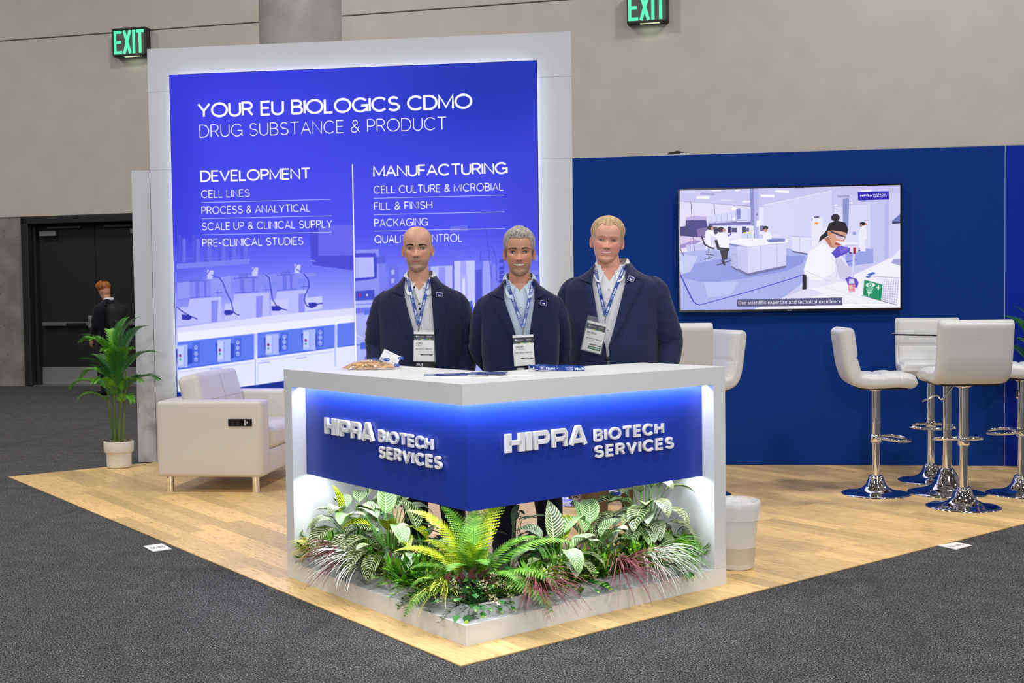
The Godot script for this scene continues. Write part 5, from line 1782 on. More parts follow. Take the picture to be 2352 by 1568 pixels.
func ear(st: SurfaceTool, side: float, c: Color) -> void:
	var rows := []
	var cols := []
	for i in 7:
		var q := i / 6.0
		var row := []
		var cr := []
		for j in 20:
			var a := TAU * j / 20
			var rim: float = [0.0, 0.003, 0.0015, 0.004, 0.010, 0.011, 0.006][i]
			var r: float = [0.0, 0.35, 0.6, 0.78, 0.9, 1.0, 1.0][i]
			var narrow := lerpf(1.0, 0.62, smoothstep(0.1, -1.0, sin(a)))
			row.append(Vector3(side * (0.0695 + rim * 0.55 - (0.006 if i == 6 else 0.0)) + side * maxf(0.0, -cos(a)) * 0.010 * r, 0.106 + sin(a) * 0.030 * r, -0.010 + cos(a) * 0.0150 * r * narrow))
			cr.append(c * (0.82 if i < 3 else 1.0))
		rows.append(row)
		cols.append(cr)
	sheet(st, rows, true, side > 0.0, cols)

func patch(st: SurfaceTool, P: Dictionary, outline_top: Callable, outline_low: Callable, x0: float, x1: float, lift: float, nx := 14, ny := 5, color = null) -> void:
	var rows := []
	var cols := []
	for i in nx + 1:
		var x := lerpf(x0, x1, float(i) / nx)
		var row := []
		var cr := []
		for j in ny + 1:
			var q := float(j) / ny
			var y: float = lerpf(outline_low.call(x), outline_top.call(x), q)
			row.append(Vector3(x, y, face_z(P, x, y) + lift * sqrt(maxf(0.0, 1.0 - pow(2.0 * q - 1.0, 2.0)) * 0.8 + 0.2)))
			if color != null: cr.append(color.call(x, y))
		rows.append(row)
		if color != null: cols.append(cr)
	sheet(st, rows, false, false, cols)

func hand(st: SurfaceTool, t: Transform3D, c: Color, side: float) -> void:
	# fingers point along -y, palm faces -x * side
	var rows := []
	for q in [[0.02, 0.024, 0.020], [0.0, 0.026, 0.019], [-0.03, 0.034, 0.018], [-0.06, 0.041, 0.016], [-0.085, 0.042, 0.014], [-0.096, 0.038, 0.009]]:
		var row := []
		for j in 14:
			var a := TAU * j / 14
			row.append(t * Vector3(cos(a) * q[2], q[0], sin(a) * q[1]))
		rows.append(row)
	var cols := []
	for r in rows:
		var cr := []
		cr.resize(r.size())
		cr.fill(c)
		cols.append(cr)
	sheet(st, rows, true, false, cols)
	var fingers := [[0.030, 0.068], [0.011, 0.078], [-0.009, 0.073], [-0.028, 0.056]]
	for f in fingers:
		var l: float = f[1]
		var b := Vector3(0, -0.088, f[0])
		tube(st, [t * b, t * (b + Vector3(-side * 0.004, -l * 0.45, 0)), t * (b + Vector3(-side * 0.016, -l * 0.76, 0)), t * (b + Vector3(-side * 0.032, -l * 0.96, 0))], [0.0092, 0.0085, 0.0078, 0.0055], 8, false, true, c)
	tube(st, [t * Vector3(-side * 0.006, -0.018, 0.026), t * Vector3(-side * 0.016, -0.048, 0.046), t * Vector3(-side * 0.022, -0.074, 0.050), t * Vector3(-side * 0.026, -0.096, 0.046)], [0.012, 0.0105, 0.0092, 0.006], 8, false, true, c)

# trunk of the jacket: [below the neck, half width, half depth]
const TRUNK := [[-0.80, 0.208, 0.132], [-0.65, 0.203, 0.130], [-0.50, 0.194, 0.126], [-0.36, 0.199, 0.127], [-0.24, 0.209, 0.128], [-0.16, 0.217, 0.124], [-0.098, 0.217, 0.117], [-0.070, 0.208, 0.109], [-0.048, 0.186, 0.100], [-0.026, 0.149, 0.092], [-0.008, 0.112, 0.085], [0.012, 0.088, 0.080], [0.032, 0.074, 0.076], [0.06, 0.070, 0.072]]

func trunk_w(P: Dictionary, dy: float) -> float:
	var t := []
	for r in TRUNK: t.append([r[0], r[1]])
	return lerps(t, dy) * P.get("broad", 1.0)

func trunk_d(P: Dictionary, dy: float) -> float:
	var t := []
	for r in TRUNK: t.append([r[0], r[2]])
	var belly: float = P.get("belly", 0.0) * exp(-pow((dy + 0.45) / 0.2, 2.0))
	return lerps(t, dy) * P.get("deep", 1.0) + belly

func trunk_point(P: Dictionary, th: float, dy: float, off: float) -> Vector3:
	var w := trunk_w(P, dy) + off
	var d := trunk_d(P, dy) + off
	var s := sin(th)
	var c := cos(th)
	var e := 0.80
	return Vector3(w * signf(s) * pow(absf(s), e), dy, d * signf(c) * pow(absf(c), e) - 0.012 + 0.02 * smoothstep(-0.1, 0.05, dy))

func trunk_front(P: Dictionary, x: float, dy: float, off: float) -> Vector3:
	var w := trunk_w(P, dy) + off
	var s := pow(clampf(absf(x) / w, 0.0, 0.995), 1.0 / 0.80)
	return trunk_point(P, asin(s) * signf(x), dy, off)

# a shell round the trunk from one front edge to the other
func shell(st: SurfaceTool, P: Dictionary, y0: float, y1: float, off: float, edge_a: Callable, edge_b: Callable, rows_n := 34, cols_n := 56, crease := 0.0) -> void:
	var rows := []
	for i in rows_n + 1:
		var dy := lerpf(y0, y1, float(i) / rows_n)
		var w := trunk_w(P, dy) + off
		var ta := asin(pow(clampf(absf(edge_a.call(dy)) / w, 0, 0.98), 1.0 / 0.80)) * signf(edge_a.call(dy))
		var tb := asin(pow(clampf(absf(edge_b.call(dy)) / w, 0, 0.98), 1.0 / 0.80)) * signf(edge_b.call(dy))
		var row := []
		for j in cols_n + 1:
			var th := lerpf(ta, TAU + tb, float(j) / cols_n)
			var p := trunk_point(P, th, dy, off)
			if crease > 0.0:
				p += Vector3(p.x, 0, p.z).normalized() * crease * (fn.get_noise_3d(p.x * 5.0, dy * 9.0 + P.get("seed", 0) * 7.0, p.z * 5.0) + 0.5 * fn.get_noise_3d(p.x * 13.0, dy * 7.0, p.z * 13.0 + 5.0))
			row.append(p)
		rows.append(row)
	sheet(st, rows)

func limb(st: SurfaceTool, path: Array, radii: Array, n: int, seed_: float, crease := 0.004) -> void:
	var rows := []
	var count := path.size()
	var side := Vector3.ZERO
	for i in count:
		var dir: Vector3 = (path[mini(i + 1, count - 1)] - path[maxi(i - 1, 0)]).normalized()
		if side == Vector3.ZERO: side = dir.cross(Vector3.BACK).normalized()
		side = (side - dir * side.dot(dir)).normalized()
		var other := side.cross(dir)
		var row := []
		for j in n:
			var a := TAU * j / n
			var q := Vector3(cos(a), sin(a), i * 0.22)
			var r: float = radii[i] + crease * (fn.get_noise_3d(q.x * 1.3 + seed_, q.y * 1.3, q.z * 2.2) + 0.6 * fn.get_noise_3d(q.x * 2.2, q.y * 2.2 + seed_, q.z * 5.0))
			row.append(path[i] + side * cos(a) * r + other * sin(a) * r)
		rows.append(row)
	sheet(st, rows, true)
	fan(st, rows[0], path[0], true)
	fan(st, rows[-1], path[-1], false)

func ribbon(st: SurfaceTool, pts: Array, normals: Array, half: float, u0 := 0.0, u1 := 1.0) -> void:
	var rows := []
	for i in pts.size():
		var dir: Vector3 = (pts[mini(i + 1, pts.size() - 1)] - pts[maxi(i - 1, 0)]).normalized()
		var side := dir.cross(normals[i]).normalized()
		rows.append([pts[i] - side * half, pts[i] + side * half])
	st.set_smooth_group(0)
	for i in rows.size() - 1:
		var a := lerpf(u0, u1, float(i) / (rows.size() - 1))
		var b := lerpf(u0, u1, float(i + 1) / (rows.size() - 1))
		for q in [[0, 0], [1, 0], [1, 1], [0, 0], [1, 1], [0, 1]]:
			st.set_uv(Vector2(b if q[0] else a, q[1]))
			st.add_vertex(rows[i + q[0]][q[1]])

func person(P: Dictionary, at: Vector3, turn: float, label: String) -> Node3D:
	var t := thing("person", label, "person", at, turn)
	var H: float = P.height
	var neck: float = H - 0.292 + P.get("rise", 0.0)     # collar line
	var skin: Color = P.skin
	var up := Vector3(0, neck, 0)
	# ---- skin: head, ears, neck, breast and hands in one mesh
	var hb: Basis = Basis.from_euler(P.get("head_turn", Vector3.ZERO))
	var chin := Vector3(P.get("head_x", 0.0), H - 0.232, 0.028 + P.get("head_z", 0.0))
	var pivot := Vector3(0, 0.07, -0.02)
	var ht := Transform3D(hb, chin + pivot - hb * pivot)
	var st := st_new()
	var rows := []
	var cols := []
	var nv := 66
	var nt := 92
	var grain := FastNoiseLite.new()
	grain.frequency = 1.0
	var fuzz: Color = P.get("fuzz", skin)
	var stub: float = P.get("stubble", 0.0)
	for i in nv + 1:
		var v := 0.5 - 0.5 * cos(PI * i / nv)
		v = lerpf(v, float(i) / nv, 0.6)
		var row := []
		var cr := []
		for j in nt:
			var th := TAU * j / nt
			th = th - 0.35 * sin(th)          # finer towards the face
			var p := head_point(P, th, v)
			var c := skin
			var ax := absf(p.x)
			var front := cos(th)
			# colour of the skin itself: flush on cheeks and nose, beard shadow, cropped hair
			if front > 0.0:
				c = c.lerp(P.get("flush", skin), 0.55 * bump(ax, p.y, 0.036, 0.088, 0.016, 0.014) + 0.5 * bump(p.x, p.y, 0.0, 0.083, 0.011, 0.010))
				var beard := stub * smoothstep(0.066, 0.050, p.y) * (1.0 - 0.8 * bump(p.x, p.y, 0.0, 0.052, 0.026, 0.008)) + stub * 0.9 * bump(p.x, p.y, 0.0, 0.066, 0.022, 0.006)
				c = c.lerp(P.get("beard", fuzz), clampf(beard, 0, 0.8))
			else:
				c = c.lerp(P.get("beard", fuzz), stub * 0.5 * smoothstep(0.07, 0.05, p.y))
			if P.get("bald", false):
				var side := smoothstep(0.25, -0.05, front) * smoothstep(0.198, 0.165, p.y) * smoothstep(0.060, 0.080, p.y)
				c = c.lerp(fuzz, 0.75 * side)
			c = c * (1.0 + 0.07 * grain.get_noise_3d(p.x * 130.0, p.y * 130.0, p.z * 130.0) + 0.06 * grain.get_noise_3d(p.x * 35.0, p.y * 35.0, p.z * 35.0))
			row.append(ht * p)
			cr.append(c)
		rows.append(row)
		cols.append(cr)
	sheet(st, rows, true, true, cols)
	fan(st, rows[0], ht * Vector3(0, -0.001, 0.03), false, skin)
	var est := st_new()
	for s in [-1.0, 1.0]: ear(est, s, skin.lerp(P.get("flush", skin), 0.5))
	var em := est.commit()
	st.append_from(em, 0, Transform3D(ht.basis.scaled_local(Vector3(P.get("wide", 1.0), 1, 1)), ht.origin))
	rows = []
	cols = []
	for i in 9:
		var q := i / 8.0
		var c: Vector3 = (up + Vector3(0, -0.06, 0.004)).lerp(ht * Vector3(0, 0.055, -0.012), q)
		var r: float = lerpf(0.068, 0.053, smoothstep(0.0, 0.5, q)) * P.get("neck", 1.0)
		var row := []
		var cr := []
		for j in 36:
			var a := TAU * j / 36
			row.append(c + Vector3(sin(a) * r, 0, cos(a) * r * 1.02))
			cr.append(skin.lerp(P.get("flush", skin), 0.2))
		rows.append(row)
		cols.append(cr)
	sheet(st, rows, true, true, cols)
	# breast under the open collar
	rows = []
	cols = []
	for i in 8:
		var dy := lerpf(-0.20, 0.012, i / 7.0)
		var row := []
		var cr := []
		for j in 25:
			row.append(up + trunk_point(P, lerpf(-0.55, 0.55, j / 24.0), dy, -0.016))
			cr.append(skin.lerp(P.get("flush", skin), 0.25))
		rows.append(row)
		cols.append(cr)
	sheet(st, rows, false, false, cols)
	var arms: Array = P.arms
	for k in 2:
		var s := -1.0 if k == 0 else 1.0
		var wrist: Vector3 = arms[k][1]
		var d: Vector3 = (wrist - arms[k][0]).normalized()
		var b := Basis.looking_at(Vector3(d.z, 0, -d.x) if absf(d.y) < 0.99 else Vector3.BACK, -d) if false else Basis(Quaternion(Vector3.DOWN, d))
		hand(st, Transform3D(b, wrist), skin, s)
		tube(st, [up + Vector3(0, -0.10, 0.0), up + Vector3(s * trunk_w(P, -0.14) * 0.7, -0.13, -0.008), arms[k][0], wrist + Vector3(0, 0.005, 0)], [0.055, 0.050, 0.036, 0.026], 12, false, true, skin)
		tube(st, [up + Vector3(0, -0.06, 0.0), up + Vector3(s * 0.05, -0.60, 0.0), Vector3(s * P.get("feet", 0.105) + P.get("feet_x", 0.0), 0.10, -0.012), Vector3(s * P.get("feet", 0.105) + P.get("feet_x", 0.0), 0.05, 0.02)], [0.06, 0.07, 0.034, 0.03], 12, false, true, skin)
	var sm := vmat(0.48, 0.5)
	sm.subsurf_scatter_enabled = true
	sm.subsurf_scatter_strength = 0.04
	var body := put("body", soft(st), sm, t)
	# ---- eyes, brows, mouth
	if not P.get("plain", false):
		for s in [-1.0, 1.0]:
			var ex: float = 0.0315 * s
			var ey: float = 0.1165
			var open: float = P.get("eye_open", 0.0052)
			var top := func(x: float) -> float: return ey + open * (1.0 - pow((x - ex) / 0.0135, 2.0)) - 0.0006 * s * (x - ex) / 0.0135
			var low := func(x: float) -> float: return ey - open * 0.75 * (1.0 - pow((x - ex) / 0.0135, 2.0)) - 0.0006 * s * (x - ex) / 0.0135
			st = st_new()
			patch(st, P, top, low, ex - 0.0134, ex + 0.0134, 0.0040, 16, 6, func(_x, _y): return Color(0.44, 0.41, 0.40))
			var e := put("eye", soft(st), vmat(0.2, 0.6), body)
			e.transform = ht
			st = st_new()
			var zc := face_z(P, ex, ey) + 0.0034
			for ring in [[0.0060, P.iris, 0.0], [0.0028, Color(0.012, 0.012, 0.014), 0.0005]]:
				var pts := []
				for j in 18:
					var a := TAU * j / 18
					var y := clampf(sin(a) * ring[0], -open * 0.72, open * 0.86)
					pts.append(Vector3(ex + cos(a) * ring[0], ey + 0.0003 + y, zc + ring[2] + 0.0006 - absf(cos(a) * ring[0]) * 0.15))
				st.set_smooth_group(-1)
				fan(st, pts, Vector3(ex, ey, zc + ring[2] + 0.0012), true, ring[1])
			var ir := put("iris", soft(st), vmat(0.08, 0.7), body)
			ir.transform = ht
			# lids
			for q in [[top, 0.0011, 0.0013, P.get("lash", Color(0.03, 0.02, 0.018))], [low, 0.0006, 0.0010, skin.lerp(P.get("flush", skin), 0.7) * 0.55]]:
				var pts := []
				for j in 13:
					var x: float = lerpf(ex - 0.0142, ex + 0.0142, j / 12.0)
					var y: float = q[0].call(x)
					pts.append(Vector3(x, y, face_z(P, x, y) + 0.0030))
				st = st_new()
				tube(st, pts, q[1] if q[1] < 0.001 else [0.0005, 0.0009, 0.0011, 0.0012, 0.0013, 0.0013, 0.0013, 0.0013, 0.0013, 0.0012, 0.0011, 0.0009, 0.0005], 6, false, false, q[3])
				put("eyelid", soft(st), vmat(0.6), body).transform = ht
			# crease above the eye
			st = st_new()
			patch(st, P, func(x): return top.call(x) + 0.0052, func(x): return top.call(x) + 0.0012, ex - 0.0135, ex + 0.0135, 0.0024, 10, 4, func(_x, _y): return skin.lerp(P.get("flush", skin), 0.4) * 0.86)
			put("upper_lid", soft(st), sm, body).transform = ht
			# brow of short hairs
			st = st_new()
			var br: Color = P.brow
			var rr := RandomNumberGenerator.new()
			rr.seed = 11
			for j in 150:
				var q := rr.randf()
				var x: float = s * lerpf(0.0125, 0.0480, q)
				var thick: float = lerpf(0.0042, 0.0014, q) * P.get("brow_thick", 1.0)
				var y: float = 0.1318 + 0.0058 * sin(PI * 0.62 * q + 0.15) - 0.0030 * q * q + rr.randf_range(-thick, thick)
				var a := Vector3(x, y, face_z(P, x, y) + 0.0006)
				var x2: float = x + s * 0.0055
				var y2: float = y + lerpf(0.0026, -0.0012, q)
				tube(st, [a, Vector3(x2, y2, face_z(P, x2, y2) + 0.0012)], [0.00075, 0.0003], 4, false, false, br * rr.randf_range(0.75, 1.25))
			put("eyebrow", soft(st), vmat(0.7), body).transform = ht
		var half: float = P.get("mouth", 0.0245)
		var grin: float = P.get("grin", 0.0)
		var lift: float = P.get("lift", 0.003)
		var slant: float = P.get("slant", 0.0)
		var my := 0.0530
		var mid := func(x: float) -> float: return my + lift * pow(x / half, 2.0) + slant * x
		var gap := func(x: float) -> float: return grin * maxf(0.0, 1.0 - pow(x / (half * 0.93), 4.0))
		st = st_new()
		var lip: Color = P.lip
		patch(st, P, func(x): return mid.call(x) + 0.5 * gap.call(x) + 0.0048 * (1.0 - pow(x / half, 2.0)) * (0.86 + 0.14 * cos(x / half * 9.0)) + 0.0003, func(x): return mid.call(x) + 0.5 * gap.call(x), -half, half, 0.0022, 20, 4, func(_x, _y): return lip)
		put("upper_lip", soft(st), vmat(0.45), body).transform = ht
		st = st_new()
		patch(st, P, func(x): return mid.call(x) - 0.5 * gap.call(x), func(x): return mid.call(x) - 0.5 * gap.call(x) - P.get("lower", 0.0062) * (1.0 - pow(x / half, 2.0)) - 0.0003, -half, half, 0.0030, 20, 4, func(_x, _y): return lip * 1.12)
		put("lower_lip", soft(st), vmat(0.42), body).transform = ht
		if grin > 0.0:
			st = st_new()
			patch(st, P, func(x): return mid.call(x) + 0.5 * gap.call(x), func(x): return mid.call(x) - 0.5 * gap.call(x), -half * 0.95, half * 0.95, -0.0012, 16, 3, func(_x, _y): return Color(0.05, 0.012, 0.012))
			put("mouth", soft(st), vmat(0.5), body).transform = ht
			var teeth: Color = P.get("teeth", Color(0.72, 0.68, 0.58))
			var xs := [-0.0275, -0.0215, -0.0155, -0.0088, -0.0002, 0.0084, 0.0150, 0.0210, 0.0270]
			for j in 8:
				st = st_new()
				patch(st, P, func(x): return mid.call(x) + 0.5 * gap.call(x), func(x): return mid.call(x) + 0.5 * gap.call(x) - minf(gap.call(x) * 0.80, grin * 0.8), xs[j] + 0.0002, xs[j + 1] - 0.0002 - (0.0011 if P.get("tooth_gap", false) and j == 3 else 0.0), 0.0006, 4, 3, func(_x, _y): return teeth)
				put("tooth", soft(st), vmat(0.2, 0.6), body).transform = ht
		else:
			var pts := []
			for j in 15:
				var x := lerpf(-half, half, j / 14.0)
				pts.append(Vector3(x, mid.call(x), face_z(P, x, mid.call(x)) + 0.0014))
			st = st_new()
			tube(st, pts, 0.0009, 5, false, false, lip * 0.35)
			put("mouth_line", soft(st), vmat(0.6), body).transform = ht
		# nostrils
		st = st_new()
		for s in [-1.0, 1.0]:
			var pts := []
			for j in 10:
				var a := TAU * j / 10
				var x: float = 0.0072 * s + cos(a) * 0.0034
				var y := 0.0735 + sin(a) * 0.0019
				pts.append(Vector3(x, y, face_z(P, x, y) + 0.0011))
			fan(st, pts, Vector3(0.0072 * s, 0.0735, face_z(P, 0.0072 * s, 0.0735) + 0.0013), true, skin * 0.12)
		put("nostrils", soft(st), vmat(0.8), body).transform = ht
	# ---- hair
	if P.has("hair"):
		var h: Dictionary = P.hair
		st = st_new()
		rows = []
		cols = []
		var hn := 120
		for i in 30:
			var q := i / 29.0
			var row := []
			var cr := []
			for j in hn:
				var th := TAU * j / hn
				var line: float = lerps(h.line, absf(wrapf(th, -PI, PI)) / PI)
				var v := lerpf(line, 1.0, q)
				var streak := fn.get_noise_3d(sin(th) * h.get("strand", 14.0), cos(th) * h.get("strand", 14.0), q * h.get("along", 2.0)) + 0.6 * fn.get_noise_3d(sin(th) * 30.0, cos(th) * 30.0, q * 4.0)
				var body_off: float = h.thick * smoothstep(0.0, lerpf(0.3, h.get("ramp", 0.3), smoothstep(0.2, 0.8, cos(th))), q) * lerpf(h.get("side", 0.6), 1.0, smoothstep(0.60, 0.92, v)) + 0.0012
				body_off += h.get("lift", 0.0) * smoothstep(0.75, 0.95, v) * smoothstep(0.3, 0.9, cos(th))
				body_off += streak * h.get("rough", 0.0016)
				var p := head_point(P, th, v, maxf(body_off, 0.0004))
				row.append(ht * p)
				var c: Color = h.root.lerp(h.tip, clampf(0.5 + streak * 0.9, 0.0, 1.0))
				if h.has("low"): c = c.lerp(h.low, smoothstep(0.62, 0.48, v))
				if h.has("temple"): c = c.lerp(h.temple, 0.85 * smoothstep(0.66, 0.52, v) * smoothstep(-0.3, 0.35, cos(th)))
				cr.append(c)
			rows.append(row)
			cols.append(cr)
		sheet(st, rows, true, true, cols)
		put("hair", soft(st), vmat(0.55, 0.4), t)
	# ---- shirt, with collar
	var shirt: Material = P.shirt
	var vee_y: float = P.get("vee", -0.085)
	var collar_half := func(dy: float) -> float: return lerpf(-0.003, 0.050, clampf((dy - vee_y) / (0.02 - vee_y), 0, 1))
	st = st_new()
	shell(st, P, -0.62, 0.030, -0.010, func(dy): return collar_half.call(dy), func(dy): return -collar_half.call(dy), 30, 48, 0.003)
	var sh := put("shirt", soft(st), shirt, t)
	sh.position = up
	for s in [-1.0, 1.0]:
		st = st_new()
		rows = []
		for i in 17:
			var q := i / 16.0                     # 0 front point, 1 nape
			var th: float = s * lerpf(0.30, PI, pow(q, 0.9))
			var r0: float = 0.0655 * P.get("neck", 1.0)
			var high := lerpf(0.004, 0.066, smoothstep(0.0, 0.55, q))
			var inner := Vector3(sin(th) * r0, high, cos(th) * r0 + 0.006 - 0.010 * q)
			var spread := lerpf(0.020, 0.016, q)
			var lowy := lerpf(-0.062, 0.030, smoothstep(0.0, 0.42, q))
			var outer := Vector3(sin(th) * (r0 + spread) + s * 0.016 * (1.0 - smoothstep(0.0, 0.3, q)), lowy, cos(th) * (r0 + spread) + 0.004 - 0.008 * q)
			if q < 0.45:
				var f := trunk_front(P, outer.x, lowy, 0.0)
				outer.z = maxf(outer.z, f.z + 0.004)
			var mid := (inner + outer) / 2.0 + Vector3(sin(th), 0.3, cos(th)) * 0.006
			rows.append([inner, inner.lerp(mid, 0.5) + Vector3(0, 0.003, 0), mid, mid.lerp(outer, 0.5), outer])
		sheet(st, rows)
		var co := put("collar", soft(st), P.get("collar", shirt), sh)
	for k in P.get("buttons", []):
		var p := trunk_front(P, k[0], k[1], -0.007)
		put("button", lathe_mesh([[0.0, 0.0], [0.0055, 0.0], [0.0055, 0.002], [0.0, 0.003]], Vector3.ZERO, 12), P.button, sh).transform = Transform3D(Basis(Vector3.RIGHT, PI / 2), p)
	if P.get("stripe", false):
		for dx in [0.0, 0.006]:
			var pts := []
			for j in 6:
				var dy: float = lerpf(-0.02, -0.10, j / 5.0)
				pts.append(trunk_front(P, -0.036 + dx + 0.028 * j / 5.0, dy, -0.006))
			put("placket_stripe", tube_mesh(pts, 0.0008, 5), P.button, sh)
	# ---- jacket
	var jk: Material = P.jacket
	var ea: Array = P.edge_a      # [[dy, x], ...] the edge on the +x side
	var eb: Array = P.edge_b
	var fa := func(dy: float) -> float: return lerps(ea, dy)
	var fb := func(dy: float) -> float: return lerps(eb, dy)
	st = st_new()
	shell(st, P, -0.80, 0.030, 0.006, fa, fb, 48, 72, 0.004)
	var ja := put("jacket", soft(st), jk, t)
	ja.position = up
	for k in 2:
		var s := -1.0 if k == 0 else 1.0
		var edge: Callable = fb if k == 0 else fa
		# lapel: from the break point up to the notch; collar above it
		var low: float = P.get("break_y", -0.44)
		st = st_new()
		rows = []
		for i in 19:
			var q := i / 18.0
			var dy := lerpf(low, -0.075, q)
			var x: float = edge.call(dy)
			var wide: float = 0.082 * pow(q, 0.85) * P.get("broad", 1.0)
			var row := []
			for j in 7:
				var r := j / 6.0
				var xx: float = x + s * (wide * r - 0.003)
				var yy := dy + r * 0.030 * q * q
				row.append(trunk_front(P, xx, yy, 0.012 + 0.0055 * sin(PI * minf(r * 1.1, 1.0)) * q))
			row.append(trunk_front(P, x + s * (wide - 0.004), dy + 0.030 * q * q, 0.004))
			rows.append(row)
		sheet(st, rows)
		put("lapel", soft(st), P.get("lapel", jk), ja)
		st = st_new()
		rows = []
		for i in 12:
			var q := i / 11.0
			var dy := lerpf(-0.068, 0.030, q)
			var x: float = edge.call(dy)
			var wide: float = lerpf(0.062, 0.036, q) * P.get("broad", 1.0)
			var row := []
			for j in 6:
				var r := j / 5.0
				var xx: float = x + s * (wide * r - 0.003)
				var yy: float = dy + (1.0 - q) * r * 0.026
				row.append(trunk_front(P, clampf(xx, -trunk_w(P, yy) * 0.97, trunk_w(P, yy) * 0.97), yy, 0.0115 + 0.003 * sin(PI * r)))
			row.append(row[-1] - Vector3(s * 0.003, 0, 0.009))
			rows.append(row)
		sheet(st, rows)
		put("jacket_collar", soft(st), P.get("lapel", jk), ja)
	# collar round the nape
	st = st_new()
	rows = []
	for i in 25:
		var th := lerpf(0.95, TAU - 0.95, i / 24.0)
		var inner := trunk_point(P, th, 0.030, 0.002)
		var nape := smoothstep(1.2, 2.4, PI - absf(th - PI) if false else minf(th, TAU - th))
		rows.append([inner + Vector3(0, 0.004 + 0.016 * nape, 0), inner + Vector3(sin(th) * 0.007, 0.002 + 0.014 * nape, cos(th) * 0.007), trunk_point(P, th, 0.004, 0.011), trunk_point(P, th, -0.016, 0.009)])
	sheet(st, rows)
	put("jacket_collar", soft(st), P.get("lapel", jk), ja)
	for b in P.get("jacket_buttons", []):
		put("jacket_button", lathe_mesh([[0.0, 0.0], [0.0105, 0.0], [0.011, 0.002], [0.0085, 0.004], [0.0, 0.0032]], Vector3.ZERO, 16), M.black, ja).transform = Transform3D(Basis(Vector3.RIGHT, PI / 2), trunk_front(P, b[0], b[1], 0.012))
	for k in 2:
		var s := -1.0 if k == 0 else 1.0
		var wide: float = trunk_w(P, -0.11)
		var path := curve([Vector3(s * (wide - 0.095), -0.078, -0.008), Vector3(s * (wide - 0.044), -0.100, -0.008), Vector3(s * (wide - 0.018), -0.17, -0.008), (arms[k][0] - up).lerp(Vector3(s * wide, -0.16, -0.005), 0.35), arms[k][0] - up, (arms[k][0] as Vector3).lerp(arms[k][1], 0.5) - up, arms[k][1] - up + ((arms[k][1] - arms[k][0]) as Vector3).normalized() * 0.005], 34)
		var rad := []
		for i in 35: rad.append(lerps([[0.0, 0.040], [0.10, 0.056], [0.22, 0.064], [0.40, 0.063], [0.62, 0.057], [0.82, 0.050], [1.0, 0.044]], i / 34.0) * P.get("sleeve", 1.0))
		st = st_new()
		limb(st, path, rad, 26, s * 3.0 + P.get("seed", 0), 0.006)
		put("sleeve", soft(st), jk, ja)
	if P.has("pin"):
		var p := trunk_front(P, P.pin[0], P.pin[1], 0.022)
		var pin := put("lapel_pin", box_mesh(Vector3(0.034, 0.024, 0.002), Vector3.ZERO, 0.001), mat(Color(0.80, 0.80, 0.82), 0.4, 0.3), ja)
		pin.transform = Transform3D(Basis(Vector3.UP, 0.25 * signf(P.pin[0])) * Basis(Vector3.BACK, P.get("pin_tilt", -0.1)), p)
		put("pin_face", box_mesh(Vector3(0.029, 0.019, 0.001), Vector3(0, 0, 0.0013)), mat(srgb(16, 30, 120), 0.4), ja).transform = pin.transform
		put("pin_mark", box_mesh(Vector3(0.012, 0.006, 0.001), Vector3(0, -0.003, 0.0018)), M.letters, ja).transform = pin.transform
	# ---- belt, trousers, shoes
	var tr: Material = P.trousers
	st = st_new()
	var hips := []
	for q in [[0.78, 0.172, 0.112], [0.86, 0.186, 0.120], [0.95, 0.180, 0.116], [1.03, 0.172, 0.110]]:
		var row := []
		for j in 32:
			var a := TAU * j / 32
			row.append(Vector3(sin(a) * q[1] * P.get("broad", 1.0), q[0] * H / 1.72, cos(a) * (q[2] * P.get("deep", 1.0) + P.get("belly", 0.0) * 0.6)))
		hips.append(row)
	sheet(st, hips, true)
	for s in [-1.0, 1.0]:
		var fx: float = P.get("feet", 0.105) * s + P.get("feet_x", 0.0)
		var path := curve([Vector3(s * 0.085 + P.get("feet_x", 0.0) * 0.2, 0.88 * H / 1.72, 0), Vector3(s * 0.094 + P.get("feet_x", 0.0) * 0.4, 0.70 * H / 1.72, 0.004), Vector3(lerpf(s * 0.09, fx, 0.6), 0.48 * H / 1.72, 0.006), Vector3(fx, 0.24, -0.006), Vector3(fx, 0.09, -0.012), Vector3(fx, 0.045, -0.010)], 26)
		var rad := []
		for i in 27: rad.append(lerps([[0.0, 0.094], [0.2, 0.088], [0.5, 0.070], [0.75, 0.060], [0.93, 0.058], [1.0, 0.060]], i / 26.0) * P.get("leg", 1.0))
		limb(st, path, rad, 24, s * 5.0 + 1.0, 0.006)
	put("trousers", soft(st), tr, t)
	st = st_new()
	var belt := []
	for q in [0.985, 1.02]:
		var row := []
		for j in 40:
			var a := TAU * j / 40
			row.append(Vector3(sin(a) * (0.184 * P.get("broad", 1.0)), q * H / 1.72, cos(a) * (0.122 * P.get("deep", 1.0) + P.get("belly", 0.0) * 0.6)))
		belt.append(row)
	sheet(st, belt, true)
	var bl := put("belt", soft(st), M.black, t)
	put("buckle", box_mesh(Vector3(0.036, 0.034, 0.004), Vector3(0.0, 1.0025 * H / 1.72, 0.1235 * P.get("deep", 1.0) + P.get("belly", 0.0) * 0.6), 0.002), M.steel, bl)
